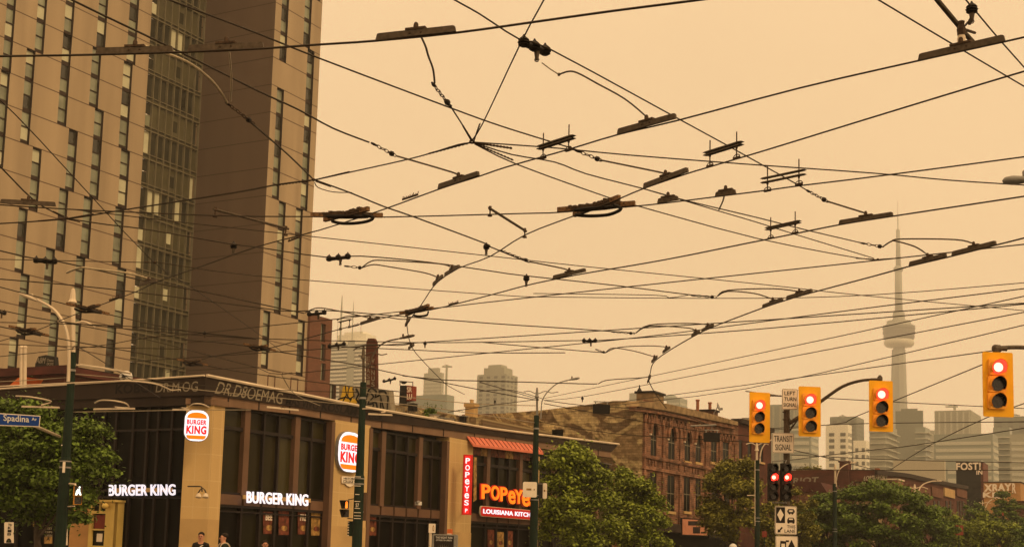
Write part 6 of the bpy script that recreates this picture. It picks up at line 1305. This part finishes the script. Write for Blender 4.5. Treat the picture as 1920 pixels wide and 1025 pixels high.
# street name sign
f = facing(40, 790, 39, 6); q = pq(f, (-14, 797), (74, 800), (76, 779), (-14, 773)); t = thing('street_name_sign', 'blue street name blade with white lettering on an arm left of the first green pole', 'street sign', f.pt(*q[0]))
MB().slab(f, [(q[0][0], q[0][1]), q[1], q[2], q[3]], 0, .02).build('rim', 'paper', t); c = [sum(p[0] for p in q) / 4, sum(p[1] for p in q) / 4]; q2 = [(c[0] + (p[0] - c[0]) * .975, c[1] + (p[1] - c[1]) * .86) for p in q]
MB().slab(f, q2, .02, .026).build('panel', 'blue', t); l = MB(); letters(l, 'Spadina', f, pq(f, (7, 792), (55, 795), (55, 780), (7, 776.5)), .026, .036, .012); letters(l, 'Av', f, pq(f, (60, 788), (69, 788.5), (69, 782.5), (60, 782)), .026, .036, .01); l.build('lettering', 'white', t)
MB().tube([P(58, 795, 39.1), P(74, 802, 39.3), P(112, 818, 42.8)], .05, 6).build('arm', 'brass', t)
# ================================================================ SIGNALS
def visor(mb, f, a, z, r, dep, off, drop=.02, a0=-40, a1=220, n=16, th=.008):
    for i in range(n):
        t0 = math.radians(a0 + (a1 - a0) * i / n); t1_ = math.radians(a0 + (a1 - a0) * (i + 1) / n)
        for R in (r, r + th):
            p = [f.pt(a + R * math.cos(t0), z + R * math.sin(t0), off), f.pt(a + R * math.cos(t1_), z + R * math.sin(t1_), off)]
            d0 = dep * (.55 + .45 * max(0, math.sin(t0))); d1 = dep * (.55 + .45 * max(0, math.sin(t1_)))
            p += [f.pt(a + R * math.cos(t1_), z + R * math.sin(t1_) - drop, off + d1), f.pt(a + R * math.cos(t0), z + R * math.sin(t0) - drop, off + d0)]
            mb.face(p)
def disc(f, a, z, r, off, n=18): return MB().slab(f, [(a + r * math.cos(2 * math.pi * k / n), z + r * math.sin(2 * math.pi * k / n)) for k in range(n)], off - .01, off)
def yellow_signal(bx_, lens, rpx, Y, yaw, label, hang=None):
    x0, y0, x1, y1 = bx_; f = facing((x0 + x1) / 2, (y0 + y1) / 2, Y, yaw); a0, z0 = f.px(x0, y1); a1, z1 = f.px(x1, y0); t = thing('traffic_signal', label, 'traffic light', f.pt(0, z0), 'yellow backed traffic signals')
    MB().slab(f, rrect(a0, a1, z0, z1, .035, 3), -.02, 0).build('backboard', 'yellow', t); k = Y / F; r = rpx * k
    for i, (lx, ly) in enumerate(lens):
        a, z = f.px(lx, ly); hh = (lens[1][1] - lens[0][1]) * k * .48
        s_ = MB(); s_.slab(f, rrect(a - r * 1.32, a + r * 1.32, z - hh, z + hh, .03, 2), 0, .05); s_.box(f, a - r * 1.32, a + r * 1.32, z - hh, z + hh, -.16, -.021)
        for hz2 in (-.6, .6): s_.box(f, a + r * 1.32, a + r * 1.45, z + hh * hz2 - .02, z + hh * hz2 + .02, 0, .05)
        so_ = s_.build('section', 'housing', t)
        vb_ = MB(); visor(vb_, f, a, z, r * 1.08, r * 1.25, .05, r * .12); vb_.build('visor', 'housing', so_)
        vi = MB(); visor(vi, f, a, z, r * 1.055, r * 1.2, .05, r * .12, th=.0); vi.build('visor_lining', 'lensdark' if i else 'redlit', so_)  # top lining glows itself, standing in for red lens light inside the visor
        if i == 0:
            disc(f, a, z, r * 1.04, .062).build('lens', 'redlit', so_); disc(f, a + r * .06, z - r * .05, r * .66, .068).build('lamp_glow', 'redcore', so_)
        else: disc(f, a, z, r * 1.04, .062).build('lens', 'lensdark', so_)
    am = (a0 + a1) / 2
    if hang: MB().lathe(f.pt(am, z1, -.08), (0, 0, 1), [(-.03, .05), (.02, .07), (.10, .07), (.16, .03)], 10).build('mount', 'steel', t)
    else:
        for z_ in (z1 - .2, z0 + .2): MB().tube([f.pt(am, z_, -.12), f.pt(am, z_, -.3)], .03).build('mount', 'steel', t)
    return t, f
YS = 37.0
yellow_signal((1405, 736, 1444, 828), [(1422, 759.5), (1421, 781.5), (1420.5, 803)], 9.2, YS - .2, 10, 'leftmost of the four yellow signals showing red, beside the turn sign')
yellow_signal((1497.5, 725, 1539, 817), [(1517, 749), (1517.5, 774), (1518, 799)], 10, YS - .7, 4, 'second yellow signal from the left showing red, right of the turn sign')
yellow_signal((1630, 714, 1674, 808), [(1651, 739), (1650.5, 763.5), (1650.5, 788.5)], 10.8, 36, 3, 'third yellow signal showing red at the tip of the curved mast arm', True)
yellow_signal((1844, 661, 1899, 780), [(1869, 688), (1868, 720), (1868, 751.5)], 13.2, 28, 3, 'largest nearest yellow signal showing red at the right edge', True)
t = thing('signal_mast', 'grey steel mast with a curved arm reaching right to the third yellow signal', 'signal pole', (P(1475, 900, YS).x, YS, 0))
b = P(1475, 900, YS); MB().lathe((b.x, b.y, 0), (0, 0, 1), [(0, .16), (.2, .16), (.22, .105), (5.9, .085), (6.0, .09), (6.05, .05)], 12).build('pole', 'steel', t)
MB().tube(spline([P(1477, 795, YS), P(1500, 780, YS - .1), P(1530, 759, YS - .2), P(1550, 744, YS - .3), P(1580, 724, YS - .5), P(1610, 714, YS - .7), P(1636, 711, YS - .9), P(1652, 711, YS - 1)], 3), .055, 8, .035).build('mast_arm', 'steel', t)
for s_, e_, r_ in ((P(1477, 812, YS), P(1498, 783, YS - .1), .025), (P(1430, 741, YS), P(1475, 742, YS), .022), (P(1468, 786, YS - .1), P(1476, 787, YS), .02), (P(1468, 772, YS - .1), P(1476, 773, YS), .02)): MB().tube([s_, e_], r_).build('bracket', 'steel', t)
MB().tube(spline([P(1480, 783, YS - .1), P(1486, 795, YS - .1), P(1483, 800, YS - .1)]), .012).build('bracket', 'steel', t)
b = P(2080, 900, 28.3); t = thing('signal_mast', 'steel mast arm entering from the right edge above the nearest yellow signal', 'signal pole', (b.x, b.y, 0)); MB().lathe((b.x, b.y, 0), (0, 0, 1), [(0, .16), (6.2, .09)], 10).build('pole', 'steel', t)
MB().tube(spline([P(1872, 652, 28.1), P(1920, 651, 28.15), P(1990, 660, 28.2), P(2080, 700, 28.3)]), .045, 8).build('mast_arm', 'steel', t); MB().lathe(P(1861, 653, 28.1), Vector((1, 0, 0)), [(0, .06), (.04, .09), (.16, .08), (.2, .045), (.3, .05)], 10).build('arm_end', 'steel', t)
def transit_signal(x0, x1, label):
    f = facing((x0 + x1) / 2, 900, YS - .35, 12); a0, z0 = f.px(x0, 938); a1, z1 = f.px(x1, 868); t = thing('transit_signal', label, 'traffic light', f.pt(0, z0), 'black transit signals'); k = YS / F
    MB().slab(f, rrect(a0 + .06, a1, z0, z1, .02, 2), -.12, 0).build('housing', 'black', t); am = (a0 + a1) / 2 + .03
    for i, y in enumerate((876, 893, 911, 928)):
        z = f.px(x0, y)[1]; v = MB(); visor(v, f, am, z, .105, .17, 0, .02); vo = v.build('visor', 'black', t)
        if i == 1: disc(f, am, z, .105, .012).build('lens', 'redlit', t); vi = MB(); visor(vi, f, am, z, .103, .165, 0, .02, th=0); vi.build('visor_lining', 'redlit', t); disc(f, am + .01, z - .01, .052, .02).build('lamp_glow', 'redcore', t)  # glowing lining imitates the red halo of the lens
        else: disc(f, am, z, .10, .012).build('lens', 'lensdark', t)
    MB().tube([f.pt(am, z1 - .01, -.05), f.pt(am, z1 + .05, -.05), P(1475, 862, YS)], .02).build('mount', 'galv', t); MB().tube([f.pt(am, z0 + .01, -.05), f.pt(am, z0 - .04, -.05), P(1475, 942, YS)], .02).build('mount', 'galv', t)
transit_signal(1438, 1458, 'left black transit signal showing red under the transit sign'); transit_signal(1462, 1483, 'right black transit signal showing red under the transit sign')
def sign(px4, txt, label, Y, rim='ink', extra=None):
    f = facing(sum(p[0] for p in px4) / 4, sum(p[1] for p in px4) / 4, Y, -3); q = pq(f, *px4); t = thing('road_sign', label, 'road sign', f.pt(*q[0])); c = [sum(p[i] for p in q) / 4 for i in (0, 1)]
    a0 = min(q[0][0], q[3][0]); a1 = max(q[1][0], q[2][0]); z0 = (q[0][1] + q[1][1]) / 2; z1 = (q[2][1] + q[3][1]) / 2
    MB().slab(f, rrect(a0, a1, z0, z1, .035, 3), -.012, 0).build('rim', 'paper', t); MB().slab(f, rrect(a0 + .010, a1 - .010, z0 + .010, z1 - .010, .03, 3), 0, .004).build('border', rim, t); MB().slab(f, rrect(a0 + .018, a1 - .018, z0 + .018, z1 - .018, .025, 3), .004, .008).build('face', 'paper', t)
    l = MB()
    for s_, u0, u1, v0, v1 in txt: letters(l, s_, f, [(a0 + (a1 - a0) * u0, z0 + (z1 - z0) * v0), (a0 + (a1 - a0) * u1, z0 + (z1 - z0) * v0), (a0 + (a1 - a0) * u1, z0 + (z1 - z0) * v1), (a0 + (a1 - a0) * u0, z0 + (z1 - z0) * v1)], .008, .014, .004)
    if l.v: l.build('lettering', 'ink', t)
    MB().tube([f.pt((a0 + a1) / 2, (z0 + z1) / 2, -.01), P(1475, sum(p[1] for p in px4) / 4, YS)], .02).build('bracket', 'galv', t)
    if extra:
        for nm, m, polys in extra:
            for i, pl in enumerate(polys): MB().slab(f, [(a0 + (a1 - a0) * u_, z0 + (z1 - z0) * v_) for u_, v_ in pl], .008 + .003 * (m == 'paper'), .012 + .003 * (m == 'paper')).build(nm, m, t)
    return t
sign([(1467, 768), (1496, 767), (1495, 728), (1466, 729)], [('LEFT', .16, .84, .70, .88), ('TURN', .14, .9, .42, .60), ('SIGNAL', .1, .92, .14, .32)], 'white LEFT TURN SIGNAL board between two yellow signals', YS - .25)
sign([(1449, 849), (1489, 849), (1488, 811), (1448, 811)], [('TRANSIT', .08, .92, .56, .86), ('SIGNAL', .13, .87, .14, .44)], 'white TRANSIT SIGNAL board above the two black transit signals', YS - .25)
def R_(u0, u1, v0, v1): return [(u0, v0), (u1, v0), (u1, v1), (u0, v1)]
sign([(1453, 1001), (1494, 1001), (1493, 948), (1453, 948)], [('THIS', .55, .93, .22, .33), ('LANE', .44, .93, .06, .18)], 'white lane sign with black diamond panel, bus and car symbols', YS - .25, extra=[
    ('diamond_panel', 'ink', [R_(.05, .46, .40, .96)]), ('diamond', 'paper', [[(.25, .46), (.40, .69), (.25, .90), (.10, .69)]]), ('bus_symbol', 'ink', [R_(.60, .86, .74, .90), R_(.64, .69, .71, .74), R_(.77, .82, .71, .74), R_(.56, .59, .78, .86), R_(.87, .90, .78, .86)]),
    ('car_symbol', 'ink', [[(.56, .42), (.90, .42), (.90, .52), (.84, .60), (.62, .60), (.56, .52)], R_(.58, .66, .39, .42), R_(.80, .88, .39, .42)]), ('symbol_window', 'paper', [R_(.65, .81, .80, .86), R_(.64, .82, .52, .57)]), ('arrow', 'ink', [[(.12, .06), (.28, .08), (.14, .19)], [(.16, .13), (.21, .09), (.36, .23), (.31, .27)]])])
sign([(1454, 1060), (1496, 1060), (1495, 1004), (1454, 1004)], [('ONLY', .2, .8, .05, .2)], 'white sign with a black bus and an upward arrow, partly below the picture edge', YS - .25, extra=[
    ('bus_symbol', 'ink', [[(.18, .40), (.46, .40), (.48, .82), (.22, .84)], R_(.46, .6, .80, .86)]), ('symbol_window', 'paper', [R_(.26, .42, .56, .74)]), ('arrow', 'ink', [[(.55, .62), (.88, .62), (.715, .88)], R_(.67, .76, .3, .64)])])
# pedestrian signals
t = thing('pedestrian_signal', 'orange pedestrian signal with a lit white walking figure on the left pole', 'pedestrian signal', P(146, 945, P1 - .3)); f = facing(146, 928, P1 - .3, 24)
for nm, y0, y1 in (('upper_section', 911, 929), ('lower_section', 930.5, 945)):
    a0, z0 = f.px(138, y1); a1, z1 = f.px(154, y0); so_ = MB().box(f, a0, a1, z0, z1, -.2, 0).build(nm, 'housing', t); MB().box(f, a0 + .015, a1 - .015, z0 + .015, z1 - .015, 0, .006).build('face', 'lensdark', so_)
    MB().box(f, a0, a1, z1, z1 + .012, 0, .17).box(f, a1 - .0, a1 + .012, z0 + .08, z1, 0, .14).build('visor', 'black', so_)
a, z = f.px(147, 920); fig = MB().slab(f, [(a - .09, z - .13), (a - .03, z - .13), (a + .0, z - .05), (a + .05, z - .13), (a + .1, z - .12), (a + .05, z - .0), (a + .05, z + .06), (a - .02, z + .08), (a - .07, z + .0)], .006, .014).slab(f, [(a + .03 + .032 * math.cos(k), z + .12 + .035 * math.sin(k)) for k in range(6)], .006, .014)
fig.build('walking_figure', mat('lit_white', (.9, .9, .8), .4, 0, emit=(.9, 1, .85), es=1.6), t)
MB().tube([P(128, 906, P1), P(141, 907, P1 - .25), P(142, 911, P1 - .3)], .035).build('bracket', 'coping', t); MB().tube([P(126, 949, P1), P(140, 948, P1 - .3)], .02).build('bracket', 'coping', t)
t = thing('pedestrian_signal', 'dark pedestrian signal with a lit orange hand facing left on the second pole', 'pedestrian signal', P(648, 970, P2 - .3)); f = facing(648, 953, P2 - .3, -28)
for nm, y0, y1 in (('upper_section', 938, 953), ('lower_section', 955, 969)):
    a0, z0 = f.px(643, y1); a1, z1 = f.px(655, y0); so_ = MB().box(f, a0, a1, z0, z1, -.2, 0).build(nm, 'stone', t); MB().box(f, a0 + .01, a1 - .01, z0 + .01, z1 - .01, 0, .006).build('face', 'lensdark', so_)
    MB().box(f, a0, a1, z1, z1 + .012, 0, .22).slab(Fr(f.pt(a0, 0), f.n, -f.u), [(0, z0), (.08, z0), (.22, z1), (0, z1)], 0, .012).build('visor', 'black', so_)
a, z = f.px(650, 945.5); MB().box(f, a - .045, a + .045, z - .12, z + .02, .006, .012).box(f, a - .045, a - .03, z + .02, z + .1, .006, .012).box(f, a - .02, a - .005, z + .02, z + .13, .006, .012).box(f, a + .005, a + .02, z + .02, z + .13, .006, .012).box(f, a + .03, a + .045, z + .02, z + .1, .006, .012).build('hand_symbol', mat('lit_orange', (.9, .3, .05), .4, 0, emit=(1, .23, .02), es=1.6), t)
MB().tube([P(653, 936, P2 - .3), P(665, 934, P2)], .02).build('bracket', 'black', t); MB().tube([P(652, 971, P2 - .3), P(664, 972, P2)], .02).build('bracket', 'black', t)
# advertising pillar, bus stop box
t = thing('advertising_pillar', 'grey framed advertising pillar with a sunburst poster below the third sandstone pier', 'advertising board', (P(835, 1010, 52).x, 52, 0)); f = facing(835, 1010, 52, -8); a0, z1 = f.px(811, 1000); a1 = f.px(857, 1000)[0]
MB().slab(f, rrect(a0, a1, .1, z1, .05, 2), -.25, 0).build('frame', 'galv', t); MB().box(f, a0 + .07, a1 - .12, .3, z1 - .05, 0, .01).build('poster', 'ink', t); l = MB(); am = (a0 + a1) / 2 - .03
letters(l, 'THE RIGHT FUN', f, [(a0 + .13, z1 - .17), (a1 - .18, z1 - .17), (a1 - .18, z1 - .09), (a0 + .13, z1 - .09)], .01, .02, .02); letters(l, "LET'S FIND IT IN A MINUTE", f, [(a0 + .15, z1 - .26), (a1 - .2, z1 - .26), (a1 - .2, z1 - .20), (a0 + .15, z1 - .20)], .01, .02, .02); l.build('lettering', 'white', t)
mb = MB(); cz_ = z1 - .75
for i in range(26): an = i * 2 * math.pi / 26; mb.slab(f, [(am + .12 * math.cos(an), cz_ + .12 * math.sin(an)), (am + .36 * math.cos(an + .03), cz_ + .38 * math.sin(an + .03)), (am + .12 * math.cos(an + .12), cz_ + .12 * math.sin(an + .12))], .01, .016)
mb.build('sunburst', 'coping', t)
t = thing('orange_beacon', 'small orange box standing on top of the advertising pillar', 'box', f.pt(a1 - .3, z1)); MB().slab(f, rrect(f.px(838, 995)[0], f.px(847, 995)[0], z1, f.px(842, 991)[1], .02, 2), -.2, -.05).build('box', 'orange', t); MB().box(f, f.px(838, 995)[0] + .01, f.px(847, 995)[0] - .01, z1, z1 + .03, -.05, -.045).build('label_strip', 'paper', t)
t = thing('stop_box', 'small cream box with a yellow zero on a post left of the advertising pillar', 'sign', (P(809, 1010, 50).x, 50, 0)); f = facing(810, 990, 50, 0); a0, z0 = f.px(803.5, 998); a1, z1 = f.px(816.5, 981); MB().slab(f, rrect(a0, a1, z0, z1, .02, 2), -.15, 0).build('box', 'paper', t); l = MB(); letters(l, '0', f, [(a0 + .14, z0 + .06), (a0 + .2, z0 + .06), (a0 + .2, z1 - .06), (a0 + .14, z1 - .06)], 0, .01, .02); l.build('lettering', 'posteryel', t); MB().tube([f.pt(a0 + .07, 0, -.07), f.pt(a0 + .07, z0, -.07)], .06).build('post', 'coping', t)
# small red shop signs among the trees
for x0, x1, y0, y1, Y, lb in ((1790, 1806, 984, 1002, 125, 'red square sign among the leaves at lower right'), (1429, 1438, 995, 1006, 95, 'tiny red triangular light mark right of the slender pole'), (1879, 1882, 960, 966, 150, 'tiny red mark below the far lamps')):
    f = facing((x0 + x1) / 2, y0, Y, 0); a0, z0 = f.px(x0, y1); a1, z1 = f.px(x1, y0); t = thing('shop_sign', lb, 'sign', f.pt(0, z0)); MB().slab(f, rrect(a0, a1, z0, z1, .05, 2), -.1, 0).build('board', 'awningdk', t)
    if x1 - x0 > 12: l = MB(); letters(l, 'OPEN', f, [(a0 + .15, (z0 + z1) / 2 - .1), (a1 - .15, (z0 + z1) / 2 - .1), (a1 - .15, (z0 + z1) / 2 + .15), (a0 + .15, (z0 + z1) / 2 + .15)], 0, .02, .02); l.build('lettering', 'paper', t)
    MB().tube([f.pt((a0 + a1) / 2, z0, -.05), f.pt((a0 + a1) / 2, 0, -.05)], .05).build('post', 'green', t)
# ================================================================ PEOPLE
def skin_mesh(name, verts, edges, radii, m, parent, xf, root=0, sub=2):
    me = bpy.data.meshes.new(name); me.from_pydata([Vector(v) for v in verts], edges, []); o = bpy.data.objects.new(name, me); COL.objects.link(o)
    md = o.modifiers.new('s', 'SKIN'); sb = o.modifiers.new('u', 'SUBSURF'); sb.levels = sub; sb.render_levels = sub
    sv_ = me.skin_vertices[0].data
    for i, r in enumerate(radii): sv_[i].radius = (r, r) if not isinstance(r, tuple) else r; sv_[i].use_root = (i == root)
    dg = bpy.context.evaluated_depsgraph_get(); me2 = bpy.data.meshes.new_from_object(o.evaluated_get(dg)); bpy.data.objects.remove(o)
    me2.transform(xf); me2.polygons.foreach_set('use_smooth', [True] * len(me2.polygons)); me2.materials.clear(); me2.materials.append(M[m]); me2.name = name
    o = bpy.data.objects.new(name, me2); COL.objects.link(o)
    if parent: o.parent = parent
    return o
def person(x, Y, ytop, yaw, label, shirt, trousers, pose='stand', hairm='hair', headlean=0.0):
    b = P(x, 1010, Y); zt = P(x, ytop, Y).z; g0 = .13; h = zt - g0; s = h / 1.78; b.z = g0
    t = thing('person', label, 'person', b); X = Matrix.Rotation(math.radians(yaw), 4, 'Z') @ Matrix.Scale(s, 4)
    hl = headlean
    V_ = [(0, 0, .95), (0, 0, 1.12), (0, .01, 1.30), (0, .01, 1.44), (0, -.01 - hl * .4, 1.51), (0, -.03 - hl, 1.575 - hl * .3), (0, -.02 - hl, 1.66 - hl * .4), (0, .0 - hl, 1.72 - hl * .5)]
    R = [(.15, .11), (.135, .10), (.165, .11), (.12, .08), .060, (.068, .08), (.082, .10), (.06, .075)]
    E = [(i, i + 1) for i in range(7)]
    def add(v, r, p): V_.append(v); R.append(r); E.append((p, len(V_) - 1)); return len(V_) - 1
    sh = []
    for sg in (-1, 1):
        a = add((sg * .17, .01, 1.42), .062, 3)
        if pose == 'phone': e = add((sg * .22, -.06, 1.17), .043, a); w_ = add((sg * .08, -.27, 1.26), .03, e); d = Vector((-sg * .2, -.6, .75)).normalized()
        else: e = add((sg * .25, .03, 1.14), .043, a); w_ = add((sg * .26, -.05, .90), .03, e); d = Vector((-sg * .05, -.15, -1)).normalized()
        wp = Vector(V_[w_]); side = d.cross(Vector((sg, 0, .01))).normalized(); pm = add(tuple(wp + d * .055), (.032, .022), w_); sh.append((a, e, w_))
        for k, (o_, L) in enumerate(((-.028, .062), (-.010, .075), (.009, .07), (.027, .055))):
            p0 = wp + d * .09 + side * o_; c1 = add(tuple(p0), .0095, pm); bend = Vector((0, 0, .02)) if pose == 'phone' else Vector((0, -.012, 0)); c2 = add(tuple(p0 + d * L * .5 + bend * .3), .0085, c1); add(tuple(p0 + d * L + bend), .007, c2)
        th_ = add(tuple(wp + d * .045 - side * .04), .011, pm); add(tuple(wp + d * .085 - side * .055), .009, th_)
        hp = add((sg * .095, 0, .88), .095, 0); kn = add((sg * .10, -.015, .50), .06, hp); an = add((sg * .10, .02, .09), .04, kn); add((sg * .11, -.13, .04), .034, an)
    skin_mesh('body', V_, E, R, 'skin', t, X)
    # shirt and trousers follow the body
    VS = [V_[i] for i in (0, 1, 2, 3)] + [(0, -.005, 1.52)]; RS = [(.165, .125), (.15, .115), (.18, .13), (.16, .115), .074]; ES = [(0, 1), (1, 2), (2, 3), (3, 4)]
    for a, e, w_ in sh:
        k = len(VS); VS += [V_[a], V_[e], tuple(Vector(V_[e]).lerp(Vector(V_[w_]), .85))]; RS += [.076, .056, .044]; ES += [(3, k), (k, k + 1), (k + 1, k + 2)]
    skin_mesh('shirt', VS, ES, RS, shirt, t, X)
    VT = [(0, 0, .96), (0, 0, .90)]; RT = [(.16, .12), (.14, .11)]; ET = [(0, 1)]
    for sg in (-1, 1): k = len(VT); VT += [(sg * .1, 0, .84), (sg * .102, -.012, .5), (sg * .10, .02, .13)]; RT += [.105, .075, .062]; ET += [(1, k), (k, k + 1), (k + 1, k + 2)]
    skin_mesh('trousers', VT, ET, RT, trousers, t, X)
    def blobx(name, c, r, m):
        mb = MB(); mb.lathe((0, 0, 0), (0, 0, 1), [(-1 * r[2], .02 * r[0]), (-.7 * r[2], .7 * r[0]), (-.3 * r[2], .95 * r[0]), (.2 * r[2], .98 * r[0]), (.65 * r[2], .75 * r[0]), (.93 * r[2], .35 * r[0]), (r[2], .02)], 14)
        mb.v = [X @ (Vector((v.x, v.y * r[1] / r[0], v.z)) + Vector(c)) + b for v in mb.v]; return mb.build(name, m, t, True)
    blobx('hair', (0, .022 - hl, 1.715 - hl * .45), (.088, .098, .075), hairm)
    for sg in (-1, 1):
        blobx('eye', (sg * .031, -.105 - hl, 1.655 - hl * .4), (.012, .008, .007), 'ink'); blobx('brow', (sg * .032, -.105 - hl, 1.676 - hl * .4), (.02, .008, .005), 'hair'); blobx('ear', (sg * .082, .0 - hl, 1.645 - hl * .4), (.012, .022, .03), 'skin')
    blobx('nose', (0, -.118 - hl, 1.63 - hl * .4), (.014, .02, .025), 'skin'); blobx('mouth', (0, -.103 - hl, 1.598 - hl * .4), (.024, .008, .006), 'awningdk')
    return t, X, b
tp, X, b = person(377, 38.5, 996.5, 4, 'person in a black top with a pale chest print standing before the corner pier', 'cloth', 'denim')
mb = MB(); mb.v = []; 
pr = [X @ Vector((x_, -.128, z_)) + b for x_, z_ in ((.01, 1.36), (.07, 1.40), (.09, 1.425), (.05, 1.42), (-.01, 1.38))]; mb.face(pr); mb.face([p + Vector((0, .01, 0)) for p in reversed(pr)]); mb.build('chest_print', 'paper', tp)
tp, X, b = person(420, 38.5, 998.5, -62, 'person with short dark hair and a backpack turned left, second from the corner pier', 'cloth2', 'denim', 'phone')
for sg in (-1, 1):
    mb = MB(); mb.tube(spline([X @ Vector(p) + b for p in ((sg * .1, -.135, 1.15), (sg * .11, -.14, 1.32), (sg * .12, -.09, 1.47), (sg * .11, .06, 1.5), (sg * .1, .15, 1.4))]), .018, 6); mb.build('backpack_strap', 'coping', tp)
person(497, 35.5, 1010.5, 20, 'person in a pale shirt looking down in front of the white lit lettering', 'cloth3', 'denim', 'phone', headlean=.05)
person(1375, 30, 1019, 160, 'person wearing a white cap seen from behind at the bottom right of centre', 'cloth3', 'denim', hairm='white')
